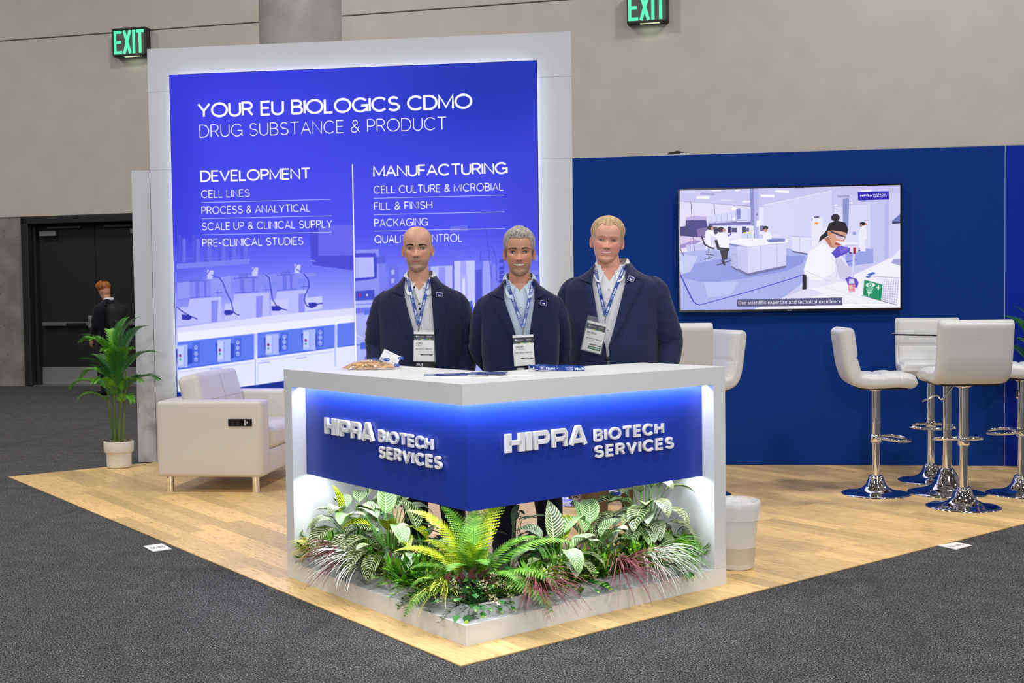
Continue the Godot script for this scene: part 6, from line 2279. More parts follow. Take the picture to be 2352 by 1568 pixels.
	for s in [-1.0, 1.0]:
		var fx: float = P.get("feet", 0.105) * s + P.get("feet_x", 0.0)
		st = st_new()
		rows = []
		for q in [[-0.085, 0.020, 0.045], [-0.078, 0.032, 0.062], [-0.04, 0.036, 0.078], [0.02, 0.038, 0.070], [0.08, 0.046, 0.052], [0.13, 0.048, 0.044], [0.17, 0.040, 0.036], [0.192, 0.022, 0.026], [0.198, 0.004, 0.016]]:
			var row := []
			for j in 18:
				var a := TAU * j / 18
				row.append(Vector3(fx + sin(a) * q[1], maxf(0.002, q[2] * 0.5 + cos(a) * q[2] * 0.5), q[0] + 0.02))
			rows.append(row)
		sheet(st, rows, true)
		put("shoe", soft(st), P.get("shoe", mat(Color(0.03, 0.03, 0.04), 0.3)), t)
	return t

# lanyard with its card, hung on a person: drawn in that person's own frame
func badge(owner: Node3D, P: Dictionary, spec: Dictionary, label: String) -> void:
	var t := thing("name_badge", label, "badge", owner.position, owner.rotation.y, "name badges on blue lanyards")
	var up := Vector3(0, P.height - 0.292 + P.get("rise", 0.0), 0)
	var join: Vector3 = spec.join
	for s in 2:
		var from: Array = spec.from[s]
		var pts := []
		var nn := []
		for i in 13:
			var q := i / 12.0
			var x: float = lerpf(from[0], join.x, q)
			var dy: float = lerpf(from[1], join.y, q)
			var p := trunk_front(P, x, dy, -0.004 + spec.get("out", 0.004) + 0.008 * q)
			pts.append(up + p)
			nn.append(Vector3(x * 2.0, 0.1, 1.0).normalized())
		var st := st_new()
		ribbon(st, pts, nn, 0.0085, 0.1 + s * 0.3, 1.5 + s * 0.3)
		put("ribbon", soft(st), M.lanyard, t)
	var jp := up + trunk_front(P, join.x, join.y, 0.012)
	put("clip", tube_mesh([jp + Vector3(0, 0.004, 0), jp + Vector3(0.002, -0.012, 0.003), jp + Vector3(-0.001, -0.026, 0.003), jp + Vector3(0.001, -0.040, 0.002)], [0.006, 0.0035, 0.004, 0.002], 8), M.steel, t)
	var w: float = 0.101
	var h: float = spec.get("tall", 0.150)
	var tilt: float = spec.get("tilt", 0.0)
	var top := jp + Vector3(spec.get("shift", 0.0), -0.034, spec.get("forward", 0.012))
	var b := Basis(Vector3.UP, spec.get("yaw", 0.0)) * Basis(Vector3.BACK, tilt)
	var c := put("card", box_mesh(Vector3(w, h, 0.0016), Vector3(0, -h / 2, 0)), M.paper, t)
	c.transform = Transform3D(b, top)
	var st := st_new()
	st.set_smooth_group(-1)
	quad_uv(st, Vector3(-w / 2, -h, 0.0011), Vector3(-w / 2, 0, 0.0011), Vector3(w / 2, 0, 0.0011), Vector3(w / 2, -h, 0.0011))
	put("print", done(st), tmat(badge_print(spec).tex(), 0.35), t).transform = c.transform
	if spec.get("sleeve", false):
		var film := mat(Color(0.9, 0.92, 0.95, 0.10), 0.05)
		film.transparency = BaseMaterial3D.TRANSPARENCY_ALPHA
		put("holder", box_mesh(Vector3(w + 0.012, h + 0.03, 0.004), Vector3(0, -h / 2 + 0.010, 0)), film, t).transform = c.transform

func badge_print(spec: Dictionary) -> Print:
	var pr := Print.new(280, 428, Color8(240, 241, 243))
	var navy := Color8(24, 27, 46)
	pr.rect(0, 34, 280, 118, navy)
	pr.oval(40, 68, 12, 12, Color8(225, 228, 236))
	type(pr, "BioProcess", 56, 78, 24, Color8(235, 236, 240), 84)
	type(pr, "INTERNATIONAL", 34, 96, 12, Color8(200, 202, 210), 84)
	type(pr, "SAN DIEGO", 180, 70, 16, Color8(235, 236, 240), 74, true)
	type(pr, "2025", 180, 88, 14, Color8(235, 236, 240), 50)
	for k in [[14, 8, "d8d23c"], [36, 26, "3c8fd0"], [84, 12, "5fae3a"], [104, 34, "d8d23c"], [142, 26, "3c8fd0"], [172, 34, "5fae3a"], [212, 26, "d8d23c"], [246, 10, "3c8fd0"]]:
		pr.rect(k[0], 106, k[0] + k[1], 116, Color.html(k[2]))
	write(pr, spec.first, 26, 178, 26, 2.4, navy, spec.fit[0], 0.24)
	write(pr, spec.last, 26, 208, 20, 1.2, Color8(70, 72, 88), spec.fit[1], 0.26)
	pr.rect(26, 224, 130, 226, Color8(190, 190, 195))
	write(pr, "HIPRA BIOTECH SERVICES", 26, 252, 13, 1.6, navy, 228, 0.28)
	pr.rect(26, 262, 150, 266, Color8(160, 162, 170))
	pr.rect(96, 320, 266, 338, Color8(40, 42, 52))
	write(pr, "EXHIBITOR", 140, 335, 10, 1.0, Color8(230, 230, 235), 80, 0.3)
	if spec.get("access", false):
		pr.rect(84, 352, 270, 396, Color8(28, 110, 70))
		write(pr, "MEMBER ACCESS", 104, 382, 16, 1.8, Color8(240, 250, 245), 150, 0.28)
	return pr

func suit(c: Color, check := false) -> StandardMaterial3D:
	var im := Image.create(128, 128, false, Image.FORMAT_RGB8)
	var r := RandomNumberGenerator.new()
	r.seed = 31
	for y in 128:
		for x in 128:
			var v := 1.0 + r.randf_range(-0.14, 0.14) + (0.08 if (x + y) % 4 < 2 else -0.04)
			if check and (x % 64 == 3 or y % 64 == 9): v += 0.38
			im.set_pixel(x, y, Color(c.r * v, c.g * v, c.b * v))
	var m := tmat(ImageTexture.create_from_image(im), 0.85, 0.25)
	m.uv1_triplanar = true
	m.uv1_world_triplanar = true
	m.uv1_scale = Vector3(9, 9, 9) if check else Vector3(7, 7, 7)
	m.rim_enabled = true
	m.rim = 0.25
	m.rim_tint = 0.6
	return m

func people() -> void:
	# ribbon print
	var lp := Print.new(512, 32, Color8(22, 62, 150))
	for k in 2:
		write(lp, "HIPRA", 16 + k * 256, 24, 16, 2.4, Color8(225, 232, 250), 86, 0.3)
		write(lp, "BIOTECH", 118 + k * 256, 14, 8, 1.0, Color8(190, 205, 240), 62, 0.3)
		write(lp, "SERVICES", 118 + k * 256, 27, 8, 1.0, Color8(190, 205, 240), 72, 0.3)
	M.lanyard = tmat(lp.tex(), 0.4)
	M.lanyard.texture_repeat = true
	var white := mat(Color(0.86, 0.87, 0.90), 0.75)
	var pale := mat(Color(0.74, 0.81, 0.89), 0.75)
	var navy := suit(Color(0.135, 0.155, 0.265))
	var navy2 := suit(Color(0.115, 0.140, 0.265))
	var navy3 := suit(Color(0.150, 0.175, 0.305), true)
	var dark := suit(Color(0.10, 0.11, 0.17))
	var khaki := suit(Color(0.62, 0.50, 0.38))
	# bald man, white shirt with dark buttons, open jacket
	var A := {"height": 1.705, "seed": 1, "wide": 0.99, "skin": lin(204, 158, 132), "flush": lin(206, 128, 106), "fuzz": lin(118, 98, 90), "beard": lin(132, 112, 104), "stubble": 0.55, "bald": true, "brow": lin(48, 36, 32), "brow_thick": 1.0,
		"iris": lin(58, 42, 34), "lip": lin(168, 92, 82), "nose": 0.026, "mouth": 0.0285, "lift": 0.0030, "lower": 0.0056, "eye_open": 0.0046, "head_x": -0.008, "head_turn": Vector3(0.02, -0.02, 0.0),
		"arms": [[Vector3(-0.232, 1.09, -0.03), Vector3(-0.225, 0.88, 0.115)], [Vector3(0.236, 1.09, -0.03), Vector3(0.225, 0.86, 0.08)]], "broad": 1.02,
		"shirt": white, "button": mat(Color(0.05, 0.045, 0.06), 0.4), "buttons": [[-0.026, -0.018], [0.0, -0.105], [0.003, -0.130], [0.016, -0.265]], "stripe": true, "vee": -0.040,
		"jacket": navy, "edge_a": [[-0.85, 0.115], [-0.5, 0.090], [-0.25, 0.078], [-0.05, 0.066], [0.06, 0.058]], "edge_b": [[-0.85, 0.022], [-0.46, 0.012], [-0.25, -0.030], [-0.05, -0.076], [0.06, -0.066]], "break_y": -0.43, "jacket_buttons": [[-0.006, -0.425]],
		"pin": [0.103, -0.060], "trousers": dark, "feet": 0.095, "feet_x": 0.055}
	var pa := person(A, Vector3(-0.877, 0, 3.34), 0.0, "bald man in a navy jacket and white shirt with dark buttons")
	pa.rotation.y = deg_to_rad(8)
	badge(pa, A, {"from": [[-0.060, 0.030], [0.052, 0.020]], "join": Vector3(-0.002, -0.212, 0), "first": "JORDI", "last": "MORENO", "fit": [100, 86], "yaw": 0.03, "tilt": -0.03, "shift": 0.026, "forward": 0.008}, "name badge hanging half hidden in the open jacket of the bald man")
	# grey-haired man with a wide smile
	var B := {"height": 1.672, "rise": 0.010, "seed": 4, "wide": 0.97, "skin": lin(196, 146, 118), "flush": lin(200, 116, 98), "fuzz": lin(96, 82, 76), "beard": lin(112, 92, 84), "stubble": 0.45, "brow": lin(56, 42, 38), "brow_thick": 0.85,
		"iris": lin(40, 28, 24), "lip": lin(160, 88, 80), "nose": 0.024, "cheek": 0.0065, "mouth": 0.0335, "lift": 0.0075, "grin": 0.0105, "lower": 0.005, "teeth": Color(0.70, 0.64, 0.52), "eye_open": 0.0055, "head_turn": Vector3(0.02, 0.0, 0.0),
		"hair": {"line": [[0.0, 0.795], [0.10, 0.80], [0.20, 0.80], [0.27, 0.735], [0.31, 0.62], [0.36, 0.50], [0.40, 0.42], [0.44, 0.40], [0.50, 0.52], [0.60, 0.46], [0.75, 0.34], [1.0, 0.28]], "thick": 0.0115, "side": 0.45, "lift": 0.007, "rough": 0.0034, "strand": 9.0, "along": 4.0, "root": lin(104, 98, 94), "tip": lin(196, 190, 184), "low": lin(92, 84, 80)},
		"arms": [[Vector3(-0.200, 1.06, -0.085), Vector3(-0.10, 0.90, -0.19)], [Vector3(0.200, 1.06, -0.085), Vector3(0.10, 0.90, -0.19)]], "broad": 0.93, "sleeve": 0.94,
		"shirt": pale, "collar": pale, "button": mat(Color(0.8, 0.84, 0.88), 0.4), "buttons": [[0.004, -0.10], [0.006, -0.19]], "vee": -0.022,
		"jacket": navy2, "edge_a": [[-0.85, 0.05], [-0.42, 0.024], [-0.36, 0.036], [-0.20, 0.054], [-0.05, 0.076], [0.06, 0.066]], "edge_b": [[-0.85, 0.0], [-0.42, 0.014], [-0.36, 0.006], [-0.20, -0.036], [-0.05, -0.080], [0.06, -0.068]], "break_y": -0.40, "jacket_buttons": [[0.012, -0.50]],
		"pin": [0.116, -0.085], "trousers": dark, "feet": 0.115, "feet_x": 0.02}
	var pb := person(B, Vector3(-0.346, 0, 3.47), 0.0, "grey-haired smiling man in a navy suit and pale blue shirt")
	pb.rotation.y = deg_to_rad(7)
	badge(pb, B, {"from": [[-0.066, 0.028], [0.066, 0.020]], "join": Vector3(0.014, -0.205, 0), "first": "EDUARD", "last": "VILADESAU", "fit": [112, 118], "yaw": 0.0, "tilt": 0.045, "shift": -0.002, "forward": 0.012}, "name badge on the chest of the grey-haired man in pale blue shirt")
	# tall blond man in a checked jacket
	var C := {"height": 1.735, "rise": 0.022, "seed": 9, "wide": 1.06, "skin": lin(222, 166, 144), "flush": lin(222, 122, 108), "fuzz": lin(190, 150, 130), "beard": lin(204, 142, 122), "stubble": 0.18, "brow": lin(196, 152, 118), "brow_thick": 0.7,
		"iris": lin(84, 92, 100), "lip": lin(190, 104, 98), "nose": 0.023, "cheek": 0.0055, "mouth": 0.0325, "lift": 0.0045, "slant": 0.05, "grin": 0.0062, "lower": 0.0045, "teeth": Color(0.80, 0.79, 0.76), "tooth_gap": true, "eye_open": 0.0040, "lash": lin(120, 78, 62), "neck": 1.12, "head_x": -0.030, "head_turn": Vector3(0.02, 0.20, -0.085),
		"hair": {"line": [[0.0, 0.825], [0.08, 0.84], [0.16, 0.86], [0.24, 0.79], [0.30, 0.68], [0.35, 0.52], [0.39, 0.46], [0.44, 0.44], [0.50, 0.56], [0.62, 0.44], [0.8, 0.32], [1.0, 0.28]], "thick": 0.0125, "side": 0.62, "lift": 0.003, "ramp": 0.75, "rough": 0.0016, "strand": 16.0, "along": 0.8, "root": lin(150, 118, 82), "tip": lin(224, 196, 150), "temple": lin(206, 196, 184)},
		"arms": [[Vector3(-0.285, 1.08, -0.03), Vector3(-0.24, 0.86, 0.09)], [Vector3(0.292, 1.08, -0.03), Vector3(0.26, 0.86, 0.07)]], "broad": 1.15, "deep": 1.16, "belly": 0.03, "sleeve": 1.12,
		"shirt": white, "button": mat(Color(0.85, 0.83, 0.78), 0.4), "buttons": [[0.0, -0.095], [0.0, -0.20], [0.0, -0.30]], "vee": -0.060,
		"jacket": navy3, "edge_a": [[-0.85, 0.06], [-0.42, 0.006], [-0.30, 0.034], [-0.15, 0.070], [-0.05, 0.088], [0.06, 0.076]], "edge_b": [[-0.85, -0.01], [-0.42, -0.006], [-0.30, -0.040], [-0.15, -0.070], [-0.05, -0.086], [0.06, -0.076]], "break_y": -0.40, "jacket_buttons": [[0.0, -0.445]],
		"pin": [0.115, -0.045], "pin_tilt": -0.4, "trousers": khaki, "leg": 1.12, "feet": 0.11, "shoe": mat(Color(0.03, 0.04, 0.10), 0.4)}
	var pc := person(C, Vector3(0.108, 0, 3.20), 0.0, "tall blond man in a checked navy jacket and khaki trousers")
	pc.rotation.y = deg_to_rad(-8)
	badge(pc, C, {"from": [[-0.074, 0.006], [0.076, 0.022]], "join": Vector3(-0.012, -0.228, 0), "first": "BRANDON", "last": "VAIL", "fit": [138, 48], "yaw": -0.12, "tilt": -0.24, "shift": -0.036, "forward": 0.030, "access": true, "sleeve": true}, "name badge with green member strip tilted on the blond man's chest")

# ---------------------------------------------------------------- the planter under the counter
func on(p: float, q: float, y := 0.132) -> Vector3:      # p along the arm towards the bin, q along the arm towards the armchair
	return CORNER + RA * p + LA * q + Vector3(0, y, 0)

func zebra_print(base: Color, edge: Color, vein: Color, seed_: int) -> Texture2D:
	var pr := Print.new(128, 256, base)
	var r := RandomNumberGenerator.new()
	r.seed = seed_
	for y in 256:
		var k := r.randf_range(0.0, 0.25)
		pr.span(0, 18, y, base.lerp(edge, 0.5 + k))
		pr.span(110, 128, y, base.lerp(edge, 0.5 + k))
	for i in 13:
		var y0 := 250.0 - i * 20.0
		for s in [-1.0, 1.0]:
			var pts := []
			for j in 9:
				var q := j / 8.0
				pts.append(Vector2(64 + s * q * 62, y0 - 44 * pow(q, 1.5) - 8.0 * q + r.randf_range(-0.8, 0.8)))
			pr.line(pts, lerpf(3.2, 2.2, r.randf()), vein)
	pr.poly([Vector2(60, 256), Vector2(68, 256), Vector2(65, 0), Vector2(63, 0)], vein)
	return pr.tex()

func zebra_leaf(curl: float, fold: float, twist: float) -> ArrayMesh:
	# unit leaf: length 1 along +z, face up
	var st := st_new()
	var rows := []
	var p := Vector3.ZERO
	var ang := 0.25
	var n := 12
	for i in n + 1:
		var s := float(i) / n
		var w := 0.27 * pow(sin(PI * pow(clampf(s, 0, 1), 0.78)), 0.85) * (1.0 if i < n else 0.0)
		var up := Vector3(0, cos(ang), -sin(ang))
		var row := []
		for j in 7:
			var u := (j - 3) / 3.0
			var roll := twist * s
			var side := Vector3(cos(roll), sin(roll), 0)
			row.append(p + side * u * w + up * (absf(u) * w * fold - 0.04 * w * sin(s * 30.0) * u * u))
		rows.append(row)
		p += Vector3(0, sin(ang), cos(ang)) / n
		ang -= curl / n
	# texture runs from the stalk (v = 1) to the tip (v = 0)
	rows.reverse()
	sheet(st, rows)
	return soft(st)

var zebra := {}
func zebra_plant(at: Vector3, leaves: Array, label: String) -> void:
	if zebra.is_empty():
		zebra.mesh = [zebra_leaf(0.9, 0.35, 0.15), zebra_leaf(1.7, 0.25, -0.25), zebra_leaf(0.4, 0.5, 0.1), zebra_leaf(2.3, 0.15, 0.3)]
		zebra.mat = []
		for k in [[Color8(34, 66, 34), Color8(70, 112, 52), Color8(222, 230, 168)], [Color8(78, 122, 64), Color8(124, 168, 96), Color8(230, 238, 196)], [Color8(112, 144, 102), Color8(170, 194, 152), Color8(236, 242, 220)], [Color8(58, 84, 20), Color8(120, 150, 20), Color8(214, 222, 40)], [Color8(92, 150, 70), Color8(140, 190, 100), Color8(222, 236, 190)]]:
			var m := tmat(zebra_print(k[0], k[1], k[2], 5), 0.42, 0.5)
			m.backlight_enabled = true
			m.backlight = Color(0.12, 0.15, 0.06)
			m.texture_repeat = false
			zebra.mat.append(m)
		zebra.stem = mat(Color8(84, 138, 52), 0.5)
	var t := thing("zebra_plant", label, "plant", at, 0.0, "zebra plants in the counter planter")
	var er := RandomNumberGenerator.new()
	er.seed = leaves.size() * 31
	var low := 9.0
	var high := 0.0
	for l in leaves:
		low = minf(low, l[1])
		high = maxf(high, l[1])
	var more := leaves.duplicate()
	for k in leaves.size() * 3 / 4:
		var az0 := er.randf() * 360.0
		if (at - on(1.20, 0.24)).length() < 0.01 and absf(wrapf(az0 - 45.0, -180.0, 180.0)) < 75.0: az0 += 180.0
		if (at - on(0.17, 1.12)).length() < 0.01 and absf(wrapf(az0 - 135.0, -180.0, 180.0)) < 75.0: az0 += 180.0
		more.append([az0, lerpf(low, high, er.randf()) * 0.92, er.randf_range(0.05, 0.11), er.randf_range(-15, 35), er.randf_range(0.12, 0.165), [0, 1, 1, 3][er.randi_range(0, 3)], [0, 0, 1, 2, 4][er.randi_range(0, 4)]])
	for l in more:
		# [azimuth, height of the leaf's foot, reach of the foot, pitch, length, mesh, colour]
		var az: float = deg_to_rad(l[0])
		var out := Vector3(cos(az), 0, -sin(az))
		var foot: Vector3 = out * l[2] + Vector3(0, l[1], 0)
		var sp := put("stalk", tube_mesh([out * 0.012, out * (0.012 + l[2] * 0.25) + Vector3(0, l[1] * 0.55, 0), foot], [0.0034, 0.003, 0.0024], 5), zebra.stem, t)
		var lf := put("leaf", zebra.mesh[l[5]], zebra.mat[l[6]], t)
		var b := Basis(Vector3.UP, az + PI / 2) * Basis(Vector3.RIGHT, -deg_to_rad(l[3]))
		lf.transform = Transform3D(b.scaled_local(Vector3.ONE * l[4]), foot)

func fern_frond(len: float, lime: bool, seed_: int) -> ArrayMesh:
	var st := st_new()
	var r := RandomNumberGenerator.new()
	r.seed = seed_
	var pts := []
	var p := Vector3.ZERO
	var n := 30
	for i in n + 1:
		pts.append(p)
		var s := float(i) / n
		var ang := 0.35 - 1.25 * s * s
		p += Vector3(0, sin(ang), cos(ang)) * len / n
	var c0 := lin(126, 158, 20) if lime else lin(66, 128, 34)
	var c1 := lin(214, 222, 50) if lime else lin(128, 176, 60)
	var rad := []
	for i in n + 1: rad.append(lerpf(0.0022, 0.0007, float(i) / n))
	tube(st, pts, rad, 4, false, false, c0)
	st.set_smooth_group(-1)
	for i in range(3, n + 1):
		var s := float(i) / n
		var dir: Vector3 = (pts[mini(i + 1, n)] - pts[i - 1]).normalized()
		var up := dir.cross(Vector3.RIGHT).normalized()
		if up.y < 0.0: up = -up
		var l := len * 0.20 * pow(sin(PI * clampf(0.10 + 0.88 * pow(s, 0.8), 0, 1)), 0.8) * r.randf_range(0.9, 1.08) + 0.004
		for side in [-1.0, 1.0]:
			var d: Vector3 = (Vector3.RIGHT * side + dir * 0.40 - up * 0.10).normalized()
			var c := c0.lerp(c1, r.randf())
			# pinna: a spine with toothed edges
			var rib := d.cross(up).normalized() * 0.0034
			for v in [pts[i] - rib, pts[i] + d * l, pts[i] + rib]:
				st.set_color(c)
				st.add_vertex(v)
			var m := 6
			for k in m:
				var a := float(k) / m
				var b := float(k + 1) / m
				var wa := 0.0090 * (1.0 - a * 0.8)
				var e := d.cross(up).normalized()
				var base: Vector3 = pts[i] + d * l * a
				var next: Vector3 = pts[i] + d * l * b
				for h in [-1.0, 1.0]:
					st.set_color(c)
					st.add_vertex(base)
					st.set_color(c)
					st.add_vertex(base + d * l * 0.09 + e * h * wa + up * 0.001)
					st.set_color(c)
					st.add_vertex(next)
	return soft(st)

func tuft(r: RandomNumberGenerator, blades: int, len: float, width: float, c0: Color, c1: Color, c2: Color, droop: float, facing: float, spread: float) -> ArrayMesh:
	var st := st_new()
	for k in blades:
		var az := facing + r.randf_range(-spread, spread)
		var d := Vector3(cos(az), r.randf_range(0.35, 1.3), -sin(az)).normalized()
		var l := len * r.randf_range(0.65, 1.1)
		var p := Vector3(r.randf_range(-0.012, 0.012), 0, r.randf_range(-0.012, 0.012))
		var w := width * r.randf_range(0.7, 1.2)
		var segs := 8
		var side := d.cross(Vector3.UP).normalized().rotated(d, r.randf_range(-0.8, 0.8))
		var rows := []
		var cols := []
		var bend := droop * r.randf_range(0.8, 1.25)
		var sway := r.randf_range(-0.35, 0.35)
		for i in segs + 1:
			var s := float(i) / segs
			var ww := w * (1.0 - s * 0.85) * 0.5
			rows.append([p - side * ww, p + side * ww])
			var c := c0.lerp(c1, smoothstep(0.1, 0.55, s)).lerp(c2, smoothstep(0.5, 0.9, s)) * r.randf_range(0.9, 1.1)
			cols.append([c, c])
			p += d * l / segs
			d = (d + Vector3.DOWN * bend / segs * (0.5 + s) + Vector3(-sin(az), 0, -cos(az)) * sway / segs).normalized()
		sheet(st, rows, false, false, cols)
	return soft(st)

func sprig(kind: String, r: RandomNumberGenerator) -> ArrayMesh:
	var st := st_new()
	var leaf := func(p: Vector3, d: Vector3, up: Vector3, l: float, w: float, c: Color) -> void:
		var e := d.cross(up).normalized()
		var n := e.cross(d).normalized()
		var q := [p, p + d * l * 0.45 + e * w + n * w * 0.3, p + d * l, p + d * l * 0.45 - e * w + n * w * 0.3, p + d * l * 0.5]
		for t in [[0, 1, 4], [1, 2, 4], [0, 4, 3], [4, 2, 3]]:
			for k in t:
				st.set_color(c)
				st.add_vertex(q[k])
	var dir := func(low: float) -> Vector3:
		var a := r.randf() * TAU
		var h := r.randf_range(low, 1.0)
		return Vector3(cos(a) * sqrt(maxf(0.0, 1.0 - h * h)), h, sin(a) * sqrt(maxf(0.0, 1.0 - h * h)))
	match kind:
		"boxwood":
			for k in 15:
				var d: Vector3 = dir.call(-0.1)
				var l := r.randf_range(0.05, 0.085)
				tube(st, [Vector3.ZERO, d * l * 0.6 + Vector3(0, 0.01, 0), d * l + Vector3(0, 0.012, 0)], 0.0008, 3, false, false, lin(70, 84, 34))
				for j in 9:
					var s := 0.25 + 0.75 * j / 8.0
					var o: Vector3 = (dir.call(-0.6) * 0.8 + d).normalized()
					var c := lin(52, 108, 28).lerp(lin(160, 190, 44), r.randf() * r.randf())
					leaf.call(d * l * s + Vector3(0, 0.012 * s, 0), o, Vector3.UP, r.randf_range(0.012, 0.019), r.randf_range(0.0045, 0.0065), c)
		"needle":
			for k in 22:
				var d: Vector3 = dir.call(0.0)
				var l := r.randf_range(0.04, 0.075)
				for j in 14:
					var s := 0.2 + 0.8 * j / 13.0
					var o: Vector3 = (dir.call(-0.5) * 0.9 + d * 0.9).normalized()
					var c := lin(20, 66, 30).lerp(lin(52, 122, 44), r.randf())
					leaf.call(d * l * s, o, Vector3.UP, r.randf_range(0.012, 0.018), 0.0019, c)
		"feather":
			for k in 11:
				var d: Vector3 = dir.call(0.15)
				var l := r.randf_range(0.07, 0.12)
				var pts := []
				for j in 9:
					var s := j / 8.0
					pts.append(d * l * s + Vector3.DOWN * l * 0.35 * s * s)
				tube(st, pts, 0.0009, 3, false, false, lin(74, 120, 40))
				var e := d.cross(Vector3.UP).normalized()
				for j in range(1, 9):
					for h in [-1.0, 1.0]:
						var c := lin(64, 146, 26).lerp(lin(150, 208, 46), r.randf())
						leaf.call(pts[j], (e * h + d * 0.9).normalized(), Vector3.UP, 0.030 * (1.15 - j / 9.0), 0.0056, c)
		"maroon":
			for k in 18:
				var d: Vector3 = dir.call(0.1)
				var l := r.randf_range(0.02, 0.065)
				var c := lin(96, 44, 56).lerp(lin(142, 84, 92), r.randf()) if r.randf() < 0.62 else lin(86, 112, 84).lerp(lin(120, 140, 106), r.randf())
				var o: Vector3 = (d + dir.call(-0.3) * 0.5).normalized()
				leaf.call(d * l + Vector3(0, 0.01, 0), o, Vector3.UP, r.randf_range(0.028, 0.042), r.randf_range(0.009, 0.0125), c)
		"ivy":
			for k in 20:
				var d: Vector3 = dir.call(-0.25)
				var l := r.randf_range(0.03, 0.08)
				var o: Vector3 = (d + Vector3.DOWN * 0.5 + dir.call(-1.0) * 0.3).normalized()
				var up: Vector3 = (d + Vector3.UP * 0.6).normalized()
				var big := r.randf_range(0.020, 0.030)
				var c := lin(26, 92, 40).lerp(lin(58, 142, 48), r.randf())
				leaf.call(d * l, o, up, big, big * 0.42, c)
				if k % 2 == 0: leaf.call(d * l + up * 0.0006 + o * big * 0.5, o, up, big * 0.52, big * 0.22, lin(168, 204, 84))
				tube(st, [Vector3.ZERO, d * l], 0.0008, 3, false, false, lin(80, 110, 50))
		"eucalyptus":
			for k in 9:
				var d: Vector3 = (dir.call(-0.2) + Vector3(0, 0.1, 0)).normalized()
				var l := r.randf_range(0.06, 0.095)
				var e := d.cross(Vector3.UP).normalized()
				for j in range(1, 9):
					var s := j / 8.0
					var p := d * l * s + Vector3.DOWN * l * 0.55 * s * s
					for h in [-1.0, 1.0]:
						leaf.call(p, (e * h + d * 0.5 + Vector3.UP * r.randf_range(-0.3, 0.4)).normalized(), Vector3.UP, 0.017, 0.0052, lin(66, 96, 66).lerp(lin(112, 138, 96), r.randf()))
				tube(st, [Vector3.ZERO, d * l * 0.5 + Vector3.DOWN * l * 0.14, d * l + Vector3.DOWN * l * 0.55], 0.0009, 3, false, false, lin(84, 100, 60))
		"flower":
			for k in 14:
				var d: Vector3 = dir.call(0.1)
				var l := r.randf_range(0.03, 0.06)
				tube(st, [Vector3.ZERO, d * l], 0.0009, 3, false, false, lin(110, 130, 70))
				for j in 16:
					var o: Vector3 = dir.call(-0.4)
					leaf.call(d * l + o * r.randf_range(0.0, 0.011), o, Vector3.UP.rotated(Vector3.RIGHT, r.randf()), 0.0075, 0.0024, lin(226, 222, 188).lerp(lin(196, 196, 140), r.randf()))
			for k in 8:
				var d: Vector3 = dir.call(-0.1)
				leaf.call(d * 0.02, d, Vector3.UP, 0.03, 0.006, lin(96, 140, 60))
		"glossy":
			for k in 16:
				var d: Vector3 = dir.call(0.05)
				var l := r.randf_range(0.02, 0.06)
				var c := lin(50, 130, 22).lerp(lin(146, 208, 36), r.randf())
				for j in 3:
					var o: Vector3 = (d + dir.call(-0.3) * 0.6).normalized()
					leaf.call(d * l, o, Vector3.UP, r.randf_range(0.030, 0.050), r.randf_range(0.0048, 0.0072), c)
	return soft(st)

const SPRIGS := {
	"boxwood": ["boxwood_sprig", "small round-leaved green sprig", "boxwood sprigs in the planter"],
	"needle": ["needle_sprig", "dark green needle-leaved tuft", "needle tufts in the planter"],
	"feather": ["feather_sprig", "bright green feathery sprig", "feathery sprigs in the planter"],
	"maroon": ["maroon_sprig", "sprig of maroon leaves", "maroon sprigs in the planter"],
	"ivy": ["ivy_sprig", "pale-edged ivy sprig", "ivy sprigs in the planter"],
	"eucalyptus": ["eucalyptus_sprig", "grey-green hanging sprig with paired leaves", "eucalyptus sprigs in the planter"],
	"flower": ["flower_sprig", "small cream flower cluster", "cream flowers in the planter"],
	"glossy": ["glossy_sprig", "bright lance-leaved green sprig", "lance-leaved sprigs in the planter"]}

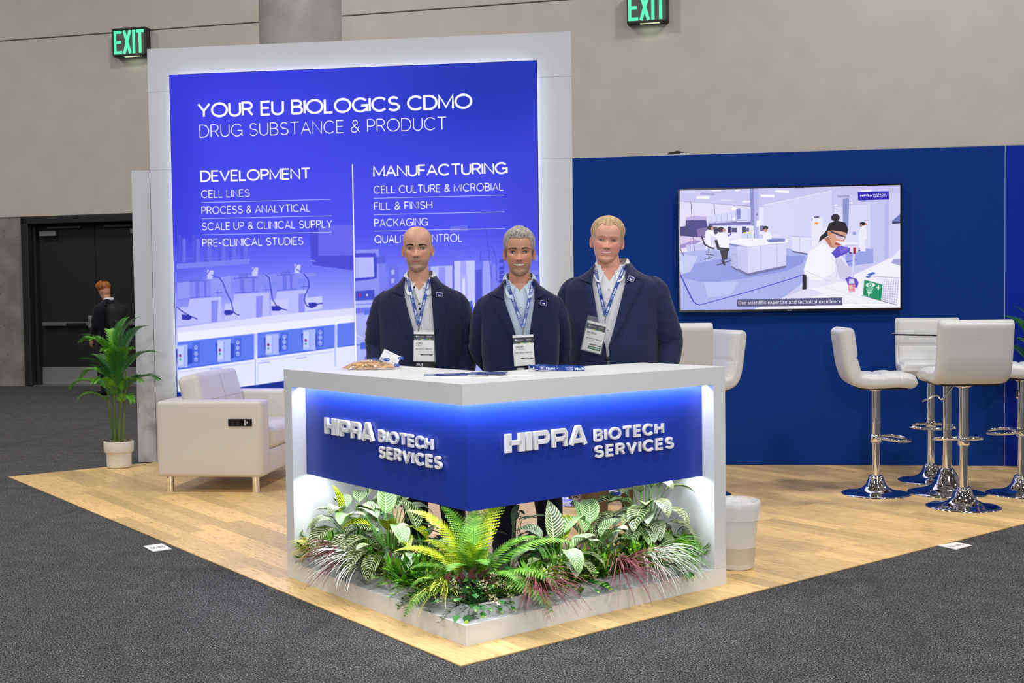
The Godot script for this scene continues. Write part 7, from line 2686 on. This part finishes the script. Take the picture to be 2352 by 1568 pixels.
func plants() -> void:
	var r := RandomNumberGenerator.new()
	r.seed = 2024
	var box_ := thing("planter_box", "low white planter trough standing on the counter plinth", "planter", CORNER)
	var st := st_new()
	var frame := Transform3D(Basis(RA, LA, Vector3.UP), Vector3.ZERO)
	slab(st, vee(0.072, 0.33, 1.385), 0.0795, 0.128, frame)
	put("trough", done(st), M.white, box_)
	st = st_new()
	slab(st, vee(0.080, 0.314, 1.380), 0.1285, 0.131, frame)
	put("soil", done(st), mat(Color(0.05, 0.07, 0.03), 0.95), box_)
	# undergrowth: every sprig stands by itself
	var green := vmat(0.5, 0.45)
	green.backlight_enabled = true
	green.backlight = Color(0.18, 0.22, 0.08)
	var meshes := {}
	for k in SPRIGS:
		meshes[k] = []
		for i in 3: meshes[k].append(sprig(k, r))
	var order := ["needle", "boxwood", "glossy", "feather", "boxwood", "glossy", "ivy", "glossy", "maroon", "needle", "boxwood", "flower", "feather"]
	var zones := [[0.17, 1.12, "under the bushy zebra plant by the armchair end"], [0.16, 0.80, "under the yellow-veined zebra plant"], [0.22, 0.56, "between the fern and the yellow-veined zebra plant"], [0.20, 0.24, "under the lime fern at the front corner"], [0.42, 0.16, "between the fern and the tall-leaved zebra plant"], [0.64, 0.19, "under the zebra plant with the tall pointed leaf"], [0.90, 0.22, "under the sparse zebra plant of five leaves"], [1.22, 0.22, "under the tall zebra plant by the bin end"]]
	var place := func(kind: String, p: float, q: float, y: float, size: float) -> void:
		var info: Array = SPRIGS[kind]
		var where: Array = zones[0]
		for z in zones:
			if Vector2(z[0] - p, z[1] - q).length() < Vector2(where[0] - p, where[1] - q).length(): where = z
		var t := thing(info[0], info[1] + " " + where[2], "plant", on(p, q, y), r.randf() * TAU, info[2])
		var f := put("foliage", meshes[kind][r.randi_range(0, 2)], green, t)
		f.scale = Vector3.ONE * size * 1.35
		f.set_meta("kind", "stuff")
	# chosen ones along the front
	for s in [["ivy", 0.10, 0.10, 1.15], ["ivy", 0.14, 0.085, 1.0], ["flower", 0.20, 0.10, 1.15], ["flower", 0.27, 0.09, 1.2], ["flower", 0.36, 0.12, 1.1], ["maroon", 0.14, 0.20, 1.2], ["maroon", 0.19, 0.15, 1.2], ["maroon", 0.10, 0.24, 1.1], ["maroon", 0.22, 0.22, 1.2], ["eucalyptus", 0.10, 0.15, 1.0], ["eucalyptus", 0.09, 0.21, 1.1], ["eucalyptus", 0.085, 0.30, 1.0],
		["glossy", 0.42, 0.10, 1.1], ["boxwood", 0.50, 0.095, 1.15], ["boxwood", 0.57, 0.10, 1.1], ["ivy", 0.68, 0.10, 1.2], ["ivy", 0.74, 0.12, 1.1], ["boxwood", 0.80, 0.10, 1.2], ["boxwood", 0.86, 0.13, 1.0], ["maroon", 0.94, 0.22, 1.2], ["maroon", 0.85, 0.26, 1.1], ["maroon", 1.16, 0.13, 1.1], ["feather", 1.26, 0.12, 1.1], ["glossy", 1.33, 0.11, 1.2],
		["glossy", 0.10, 0.42, 1.3], ["glossy", 0.11, 0.50, 1.3], ["glossy", 0.10, 0.58, 1.2], ["feather", 0.12, 0.47, 1.2], ["boxwood", 0.09, 0.54, 1.0], ["eucalyptus", 0.085, 0.38, 1.1], ["needle", 0.10, 1.18, 1.3], ["needle", 0.13, 1.10, 1.3], ["needle", 0.12, 1.26, 1.2], ["needle", 0.09, 1.02, 1.2], ["maroon", 0.16, 0.72, 1.2], ["maroon", 0.22, 0.62, 1.2], ["flower", 0.22, 0.55, 1.1], ["flower", 0.30, 0.48, 1.0], ["maroon", 0.30, 0.58, 1.1], ["flower", 1.20, 0.34, 1.2], ["flower", 0.56, 0.17, 0.9]]:
		place.call(s[0], s[1], s[2], 0.126, s[3])
	var i := 0
	for a in 17:
		for d in [0.075, 0.16, 0.25, 0.34]:
			var along := 0.14 + a * 0.075 + r.randf_range(-0.02, 0.02)
			place.call(order[i % order.size()], along, d + r.randf_range(-0.02, 0.02), 0.126, r.randf_range(0.85, 1.2))
			i += 5
			if along > d + 0.1: place.call(order[i % order.size()], d + r.randf_range(-0.02, 0.02), along, 0.126, r.randf_range(0.85, 1.2))
			i += 3
	# zebra plants: [azimuth, foot height, foot reach, pitch, length, mesh, colour]
	zebra_plant(on(0.17, 1.12), [[200, 0.17, 0.10, 10, 0.15, 1, 1], [170, 0.20, 0.08, 72, 0.14, 2, 3], [230, 0.15, 0.11, -10, 0.19, 1, 0], [262, 0.13, 0.10, -30, 0.17, 1, 0], [300, 0.17, 0.10, 0, 0.17, 0, 2], [330, 0.20, 0.10, 15, 0.18, 1, 2], [350, 0.25, 0.09, 25, 0.17, 1, 1], [10, 0.26, 0.08, 30, 0.17, 3, 2], [40, 0.28, 0.07, 45, 0.16, 1, 0], [130, 0.22, 0.08, 35, 0.15, 1, 1], [280, 0.20, 0.09, 12, 0.16, 3, 2], [315, 0.12, 0.12, -15, 0.16, 1, 0], [345, 0.16, 0.13, -5, 0.17, 1, 1], [215, 0.20, 0.07, 25, 0.14, 0, 2], [90, 0.24, 0.08, 40, 0.15, 1, 1], [245, 0.09, 0.10, -10, 0.15, 1, 0]], "bushy zebra plant with a yellow upright leaf by the counter end nearest the armchair")
	zebra_plant(on(0.16, 0.80), [[120, 0.24, 0.05, 78, 0.17, 2, 4], [205, 0.14, 0.09, 0, 0.17, 1, 0], [225, 0.10, 0.10, -12, 0.18, 1, 0], [190, 0.19, 0.08, 20, 0.16, 1, 3], [250, 0.08, 0.08, -18, 0.16, 1, 0], [330, 0.18, 0.08, 20, 0.17, 1, 3], [350, 0.21, 0.08, 32, 0.16, 1, 0], [20, 0.24, 0.07, 42, 0.16, 3, 2], [60, 0.27, 0.06, 35, 0.19, 1, 1], [85, 0.29, 0.06, 40, 0.18, 3, 1], [150, 0.22, 0.07, 38, 0.16, 1, 2], [305, 0.15, 0.09, 5, 0.15, 0, 3], [280, 0.18, 0.05, 40, 0.14, 0, 3], [170, 0.16, 0.08, 12, 0.16, 1, 0]], "zebra plant with thick green stems and yellow-veined leaves next to the lime fern")
	zebra_plant(on(0.22, 0.60), [[150, 0.19, 0.05, 62, 0.17, 0, 0], [200, 0.10, 0.09, -25, 0.17, 1, 0], [260, 0.07, 0.08, -20, 0.13, 1, 0], [100, 0.15, 0.07, 30, 0.14, 1, 0]], "small zebra plant with one broad dark leaf beside the lime fern")
	zebra_plant(on(0.62, 0.19), [[125, 0.15, 0.03, 72, 0.18, 2, 0], [60, 0.18, 0.05, 40, 0.19, 1, 4], [75, 0.14, 0.05, 55, 0.15, 0, 3], [205, 0.12, 0.08, 8, 0.19, 3, 1], [10, 0.13, 0.08, 20, 0.17, 1, 2], [350, 0.10, 0.09, 5, 0.15, 1, 0], [330, 0.08, 0.09, -5, 0.14, 1, 0], [180, 0.14, 0.08, 20, 0.15, 1, 0], [160, 0.16, 0.07, 35, 0.16, 1, 2], [235, 0.06, 0.08, -5, 0.13, 0, 3], [270, 0.07, 0.07, 5, 0.13, 1, 0], [300, 0.08, 0.08, 8, 0.13, 1, 2], [190, 0.09, 0.10, 0, 0.14, 1, 0], [25, 0.11, 0.06, 35, 0.14, 0, 1]], "zebra plant with a tall pointed leaf and a drooping pale leaf")
	zebra_plant(on(0.88, 0.26), [[140, 0.14, 0.04, 60, 0.16, 2, 4], [170, 0.13, 0.05, 40, 0.16, 0, 1], [100, 0.18, 0.04, 66, 0.17, 1, 4], [40, 0.12, 0.05, 45, 0.13, 0, 1], [350, 0.10, 0.05, 45, 0.11, 0, 4]], "sparse zebra plant of five pale green leaves on thin stalks")
	zebra_plant(on(1.20, 0.24), [[180, 0.24, 0.10, 15, 0.19, 1, 0], [160, 0.27, 0.08, 25, 0.17, 1, 1], [200, 0.18, 0.10, 12, 0.18, 1, 0], [215, 0.14, 0.10, -2, 0.17, 3, 2], [235, 0.14, 0.07, -30, 0.13, 1, 0], [255, 0.24, 0.05, -20, 0.19, 0, 0], [275, 0.16, 0.05, -25, 0.14, 0, 4], [300, 0.26, 0.06, 10, 0.17, 1, 0], [330, 0.22, 0.08, 5, 0.18, 1, 0], [345, 0.16, 0.10, -5, 0.18, 1, 0], [5, 0.29, 0.08, 28, 0.17, 1, 0], [20, 0.32, 0.07, 45, 0.16, 1, 1], [50, 0.33, 0.06, 55, 0.17, 1, 2], [90, 0.33, 0.05, 52, 0.18, 1, 1], [120, 0.33, 0.05, 60, 0.16, 0, 4], [140, 0.31, 0.08, 40, 0.16, 1, 0], [70, 0.30, 0.05, 40, 0.17, 3, 2], [310, 0.32, 0.05, 35, 0.16, 1, 0], [240, 0.30, 0.05, 15, 0.17, 0, 0], [355, 0.10, 0.10, -20, 0.15, 1, 1], [320, 0.12, 0.08, -28, 0.14, 1, 4]], "tall zebra plant on long stalks by the counter end nearest the bin")
	# lime fern over the corner
	var t := thing("fern", "large fern with lime and green fronds at the counter's front corner", "plant", on(0.24, 0.27))
	var kinds := [fern_frond(0.34, true, 1), fern_frond(0.40, true, 2), fern_frond(0.34, false, 3), fern_frond(0.42, false, 4)]
	for f in [[172, 48, 1, 0.95], [178, 22, 0, 1.0], [148, 62, 2, 0.95], [38, 62, 1, 1.02], [46, 66, 1, 0.9], [85, 80, 2, 0.85], [110, 78, 2, 0.8], [60, 80, 0, 0.7], [8, 22, 3, 1.0], [-20, 5, 3, 1.05], [-32, -6, 3, 1.1], [20, 34, 2, 0.9], [200, 2, 2, 0.9], [222, -12, 3, 0.95], [190, 14, 2, 0.95], [255, 25, 2, 0.75], [290, 30, 2, 0.75], [320, 12, 2, 0.9], [240, 48, 2, 0.6], [300, 52, 2, 0.6], [160, 34, 0, 0.8], [265, 62, 0, 0.6]]:
		var o := put("frond", kinds[f[2]], green, t)
		o.transform = Transform3D((Basis(Vector3.UP, deg_to_rad(f[0] + 90.0)) * Basis(Vector3.RIGHT, -deg_to_rad(f[1]))).scaled_local(Vector3.ONE * f[3] * (1.12 if f[1] > 15 else 0.92)), Vector3(0, 0.03, 0))
	# dark lance-leaved sprays behind the fern
	for d in [[0.50, 0.36, 1.25, 35.0], [0.33, 0.56, 1.0, 170.0], [0.36, 0.38, 1.1, 100.0]]:
		var sp := thing("dark_leaf_spray", "spray of dark grey-green lance leaves rising behind the fern", "plant", on(d[0], d[1]), 0.0, "dark leaf sprays in the planter")
		for k in 12:
			st = st_new()
			var az := deg_to_rad(d[3]) + r.randf_range(-0.9, 0.9)
			var foot := Vector3(cos(az) * 0.05, r.randf_range(0.10, 0.24) * d[2] * 0.9, -sin(az) * 0.05)
			tube(st, [Vector3.ZERO, foot], 0.0016, 4, false, false, lin(70, 92, 54))
			blade(st, foot, Vector3(cos(az), r.randf_range(-0.1, 0.7), -sin(az)).normalized(), Vector3.UP, r.randf_range(0.09, 0.14), 0.030, 0.7, lin(56, 84, 58), lin(92, 120, 88), 6, 0.3)
			put("leaf", soft(st), green, sp)
	# grass tufts hanging over the front
	var burg := [lin(92, 120, 66), lin(128, 62, 72), lin(140, 58, 72)]
	var wht := [lin(120, 168, 70), lin(214, 226, 206), lin(238, 242, 236)]
	var grs := [lin(64, 120, 34), lin(104, 164, 44), lin(126, 186, 60)]
	var yel := [lin(120, 150, 30), lin(206, 206, 40), lin(196, 190, 60)]
	var lime := [lin(96, 140, 30), lin(186, 200, 40), lin(200, 206, 70)]
	for g in [[burg, 0.085, 0.98, 0.28, 40, 228.0, "burgundy grass tuft hanging over the plinth near the armchair end", "burgundy_grass"], [wht, 0.085, 0.88, 0.28, 46, 232.0, "white grass tuft hanging over the plinth near the armchair end", "white_grass"],
		[burg, 0.40, 0.085, 0.28, 44, 300.0, "burgundy grass tuft hanging over the plinth near the front corner", "burgundy_grass"], [burg, 0.86, 0.085, 0.29, 44, 308.0, "burgundy grass tuft hanging over the plinth midway to the bin", "burgundy_grass"],
		[wht, 1.04, 0.10, 0.29, 52, 315.0, "white grass tuft hanging over the plinth near the bin end", "white_grass"], [grs, 1.18, 0.15, 0.25, 60, 335.0, "green grass tuft spreading towards the counter end by the bin", "green_grass"],
		[yel, 0.12, 1.30, 0.20, 34, 215.0, "yellow grass tuft against the counter end by the armchair", "yellow_grass"], [lime, 0.13, 0.30, 0.20, 22, 260.0, "thin lime grass tuft under the fern at the front corner", "lime_grass"], [grs, 0.14, 0.36, 0.13, 26, 180.0, "short green grass tuft under the fern at the front corner", "green_grass"]]:
		var tf := thing(g[7], g[6], "plant", on(g[1], g[2]))
		var bl := put("blades", tuft(r, g[4] * 2, g[3] * 1.08, 0.0092, g[0][0], g[0][1], g[0][2], 1.75, deg_to_rad(g[5]), 0.62), green, tf)
		bl.set_meta("kind", "stuff")

# ---------------------------------------------------------------- things on the counter, and the visitor by the doors
func flat_sheet(called: String, label: String, category: String, at: Vector3, turn: float, size: Vector2, thick: float, face: Material, group := "") -> Node3D:
	var t := thing(called, label, category, at, turn, group)
	put("sheets", box_mesh(Vector3(size.x, thick, size.y), Vector3(0, thick / 2, 0)), M.paper, t)
	var st := st_new()
	st.set_smooth_group(-1)
	var x := size.x / 2
	var z := size.y / 2
	quad_uv(st, Vector3(-x, thick + 0.0003, z), Vector3(-x, thick + 0.0003, -z), Vector3(x, thick + 0.0003, -z), Vector3(x, thick + 0.0003, z))
	put("print", done(st), face, t)
	return t

func items() -> void:
	var top := 1.0042
	# bag of tan crisp curls
	var bag := thing("snack_bag", "clear bag of tan crisps tied with blue ribbon on the counter", "bag", Vector3(-1.01, top, 3.885), deg_to_rad(-6))
	var r := RandomNumberGenerator.new()
	r.seed = 77
	var st := st_new()
	for k in 120:
		var x := r.randf_range(-0.11, 0.11)
		var z := r.randf_range(-0.05, 0.05)
		var hgt := 0.034 * (1.0 - pow(x / 0.125, 2.0)) * (1.0 - pow(z / 0.075, 2.0))
		var p := Vector3(x, maxf(0.008, r.randf() * hgt + 0.006), z)
		var a := r.randf() * TAU
		var d := Vector3(cos(a), r.randf_range(-0.15, 0.15), sin(a)) * r.randf_range(0.012, 0.022)
		var c := lin(198, 146, 84).lerp(lin(228, 182, 118), r.randf())
		tube(st, [p - d, p + Vector3(0, 0.003, 0), p + d], [0.003, 0.0062, 0.003], 6, false, true, c)
	var crisps := put("crisps", soft(st), vmat(0.7), bag)
	crisps.set_meta("kind", "stuff")
	var film := mat(Color(0.95, 0.97, 1.0, 0.10), 0.08)
	film.transparency = BaseMaterial3D.TRANSPARENCY_ALPHA
	st = st_new()
	var rows := []
	for i in 29:
		var row := []
		for j in 15:
			var u := i / 28.0 * 2.0 - 1.0
			var v := j / 14.0 * 2.0 - 1.0
			var hgt := 0.046 * (1.0 - pow(absf(u), 2.6)) * (1.0 - pow(absf(v), 2.6)) + 0.002
			hgt += 0.006 * fn.get_noise_2d(u * 5.0, v * 5.0) * (1.0 - u * u)
			row.append(Vector3(u * 0.135, maxf(hgt, 0.001), v * 0.07))
		rows.append(row)
	sheet(st, rows)
	put("film", soft(st), film, bag)
	var blue := mat(srgb(20, 80, 200), 0.35)
	for k in [Vector3(0.075, 0.045, -0.02), Vector3(0.01, 0.046, -0.03), Vector3(0.135, 0.020, 0.01), Vector3(0.142, 0.05, -0.03)]:
		st = st_new()
		for s in [-1.0, 1.0]:
			var ring := []
			for j in 10: ring.append(k + Vector3(s * (0.007 + 0.006 * cos(TAU * j / 10)), 0.005 * sin(TAU * j / 10), 0.002 * s))
			tube(st, ring, 0.0028, 5, true)
		put("ribbon_bow", soft(st), blue, bag)
	# cards
	var bp := Print.new(256, 160, Color8(236, 238, 242))
	write(bp, "DRUG SUBSTANCE", 30, 34, 9, 1.0, Color8(150, 155, 170), 110, 0.3)
	bp.rect(14, 122, 104, 148, Color8(40, 56, 130))
	write(bp, "HIPRA", 24, 141, 11, 1.8, Color8(235, 238, 250), 42, 0.3)
	bp.rect(150, 62, 216, 65, Color8(160, 165, 180))
	bp.rect(150, 76, 226, 79, Color8(160, 165, 180))
	bp.rect(150, 90, 206, 93, Color8(160, 165, 180))
	bp.rect(150, 112, 230, 117, Color8(70, 90, 150))
	var card := thing("business_card", "white business card propped upright on the snack bag", "card", Vector3(-0.925, top, 3.85))
	var ct := Transform3D(Basis(Vector3.UP, deg_to_rad(6)) * Basis(Vector3.RIGHT, -0.22) * Basis(Vector3.BACK, deg_to_rad(-26)), Vector3(0.0, 0.050, -0.012))
	put("card", box_mesh(Vector3(0.089, 0.056, 0.0008)), M.paper, card).transform = ct
	st = st_new()
	st.set_smooth_group(-1)
	quad_uv(st, Vector3(-0.0445, -0.028, 0.0006), Vector3(-0.0445, 0.028, 0.0006), Vector3(0.0445, 0.028, 0.0006), Vector3(0.0445, -0.028, 0.0006))
	put("print", done(st), tmat(bp.tex(), 0.5), card).transform = ct
	flat_sheet("business_card", "white business card lying flat beside the snack bag", "card", Vector3(-0.865, top, 3.80), deg_to_rad(12), Vector2(0.085, 0.055), 0.0012, M.paper)
	var dk := thing("dark_card", "dark navy card leaning behind the snack bag", "card", Vector3(-1.045, top, 3.80))
	put("card", box_mesh(Vector3(0.09, 0.055, 0.001), Vector3(0, 0.026, 0), 0.0, Transform3D(Basis(Vector3.RIGHT, -1.0), Vector3.ZERO)), mat(Color(0.10, 0.11, 0.20), 0.5), dk)
	# brochures and loose paper
	var bro := Print.new(420, 300, Color8(52, 62, 140))
	bro.rect(0, 0, 90, 300, Color8(120, 128, 178))
	bro.rect(110, 130, 380, 138, Color8(150, 160, 215))
	bro.rect(110, 156, 330, 162, Color8(130, 140, 205))
	write(bro, "HIPRA", 120, 90, 26, 4.0, Color8(225, 230, 250), 110, 0.3)
	var brm := tmat(bro.tex(), 0.3)
	flat_sheet("brochure", "blue brochure lying on the counter, the longer of two", "brochure", Vector3(-0.535, top, 4.36), deg_to_rad(12), Vector2(0.24, 0.16), 0.004, brm, "blue brochures on the counter")
	flat_sheet("brochure", "blue brochure lying on the counter, overlapping the longer one", "brochure", Vector3(-0.385, top + 0.0045, 4.335), deg_to_rad(4), Vector2(0.16, 0.19), 0.003, brm, "blue brochures on the counter")
	flat_sheet("paper_sheet", "white paper sheet in front of the longer brochure", "paper", Vector3(-0.49, top, 4.53), deg_to_rad(10), Vector2(0.12, 0.10), 0.002, M.paper, "white paper sheets on the counter")
	flat_sheet("paper_sheet", "white paper sheet near the counter's front corner", "paper", Vector3(-0.36, top, 4.53), deg_to_rad(-6), Vector2(0.10, 0.09), 0.002, M.paper, "white paper sheets on the counter")
	flat_sheet("paper_sheet", "white paper sheet between the brochures and the lanyards", "paper", Vector3(-0.235, top, 4.42), deg_to_rad(-12), Vector2(0.11, 0.09), 0.002, M.paper, "white paper sheets on the counter")
	put_pen(Vector3(-0.30, top + 0.003, 4.50), 0.35)
	# blue lanyards left in a heap
	var paths := [
		[[0.012, 4.10], [-0.05, 4.12], [-0.11, 4.10], [-0.16, 4.06], [-0.22, 4.05]],
		[[0.00, 4.07], [-0.06, 4.06], [-0.10, 4.09], [-0.15, 4.13], [-0.19, 4.11], [-0.215, 4.13]],
		[[-0.03, 4.05], [-0.08, 4.08], [-0.13, 4.05], [-0.17, 4.09], [-0.20, 4.07], [-0.17, 4.14]],
		[[-0.06, 4.04], [-0.12, 4.07], [-0.15, 4.03], [-0.21, 4.08], [-0.235, 4.11]]]
	for k in 4:
		var t := thing("lanyard", ["blue lanyard lying stretched out on the counter", "blue lanyard folded over the stretched one on the counter", "blue lanyard bunched up in the counter heap", "blue lanyard at the back of the counter heap"][k], "lanyard", Vector3(-0.11, top, 4.08))
		var pts := []
		for p in paths[k]: pts.append(Vector3(p[0], 0.011, p[1]) - Vector3(-0.11, 0, 4.08))
		pts = curve(pts, 34)
		var nn := []
		for i in pts.size():
			var q := i / 34.0
			pts[i].y += 0.007 * absf(sin(q * 9.0 + k * 1.7)) * smoothstep(0.3, 0.9, q) + 0.0015 * k
			nn.append(Vector3(0.2 * sin(q * 7.0 + k), 0.55 * absf(sin(q * 5.0 + k * 2.0)) * smoothstep(0.2, 0.6, q), 1.0).normalized())
		st = st_new()
		ribbon(st, pts, nn, 0.010, 0.0, 1.1)
		put("ribbon", soft(st), M.lanyard, t)
		put("clip", tube_mesh([pts[34] + Vector3(0, -0.006, 0.004), pts[34] + Vector3(0.012, -0.009, 0.016), pts[34] + Vector3(0.026, -0.008, 0.020)], [0.003, 0.0025, 0.002], 7), M.steel, t)
	# the visitor walking past the doors
	var navy := suit(Color(0.07, 0.075, 0.12))
	var V := {"height": 1.66, "plain": true, "seed": 14, "wide": 1.0, "skin": lin(206, 150, 128), "flush": lin(206, 128, 110), "head_turn": Vector3(0.38, 0.15, 0.0), "head_z": 0.05,
		"hair": {"line": [[0.0, 0.80], [0.2, 0.78], [0.32, 0.66], [0.42, 0.55], [0.5, 0.56], [0.65, 0.54], [1.0, 0.52]], "thick": 0.028, "side": 0.3, "lift": 0.03, "rough": 0.005, "strand": 8.0, "root": lin(112, 60, 28), "tip": lin(196, 122, 62)},
		"arms": [[Vector3(-0.235, 1.04, -0.02), Vector3(-0.22, 0.84, 0.10)], [Vector3(0.235, 1.04, -0.02), Vector3(0.22, 0.84, 0.10)]],
		"shirt": mat(Color(0.85, 0.86, 0.88), 0.7), "jacket": navy, "edge_a": [[-0.85, 0.02], [-0.4, 0.01], [-0.05, 0.07], [0.06, 0.066]], "edge_b": [[-0.85, -0.02], [-0.4, -0.01], [-0.05, -0.07], [0.06, -0.066]], "trousers": navy}
	var vp := person(V, Vector3(-7.68, 0, -6.98), deg_to_rad(-122), "ginger-haired visitor in a dark jacket with a backpack before the black doors")
	var bk := thing("backpack", "black backpack on the back of the ginger-haired visitor", "backpack", vp.position, vp.rotation.y)
	put("pack", rbox_mesh(Vector3(0.30, 0.44, 0.17), Vector3(0, 1.110, -0.225), 0.06, 6, Transform3D(), 0.02), mat(Color(0.035, 0.035, 0.04), 0.6), bk)
	put("pocket", rbox_mesh(Vector3(0.24, 0.20, 0.06), Vector3(0, 1.010, -0.325), 0.025, 4), mat(Color(0.045, 0.045, 0.05), 0.6), bk)
	for s in [-1.0, 1.0]:
		st = st_new()
		var pts := curve([Vector3(s * 0.09, 1.310, -0.15), Vector3(s * 0.11, 1.345, -0.05), Vector3(s * 0.12, 1.310, 0.08), Vector3(s * 0.13, 1.170, 0.145), Vector3(s * 0.17, 1.020, 0.09), Vector3(s * 0.15, 0.950, -0.14)], 24)
		var nn := []
		for i in pts.size(): nn.append(Vector3(s * 0.1, 0.7 if i < 10 else 0.1, 0.8).normalized())
		ribbon(st, pts, nn, 0.026)
		put("strap", soft(st), mat(Color(0.22, 0.21, 0.21), 0.6), bk)
	put("grab_loop", tube_mesh([Vector3(-0.04, 1.320, -0.19), Vector3(-0.03, 1.355, -0.19), Vector3(0.03, 1.355, -0.19), Vector3(0.04, 1.320, -0.19)], 0.006, 6), mat(Color(0.2, 0.2, 0.2), 0.5), bk)

func put_pen(at: Vector3, turn: float) -> void:
	var t := thing("ballpoint_pen", "white ballpoint pen lying on the counter by the papers", "pen", at, turn)
	put("barrel", tube_mesh([Vector3(-0.06, 0, 0), Vector3(0.05, 0, 0), Vector3(0.066, 0, 0)], [0.0042, 0.0042, 0.001], 10), mat(Color(0.88, 0.88, 0.9), 0.3), t)
	put("clip", box_mesh(Vector3(0.035, 0.0015, 0.003), Vector3(-0.042, 0.0055, 0)), M.steel, t)

func later() -> void:
	furniture()
	people()
	plants()
	items()
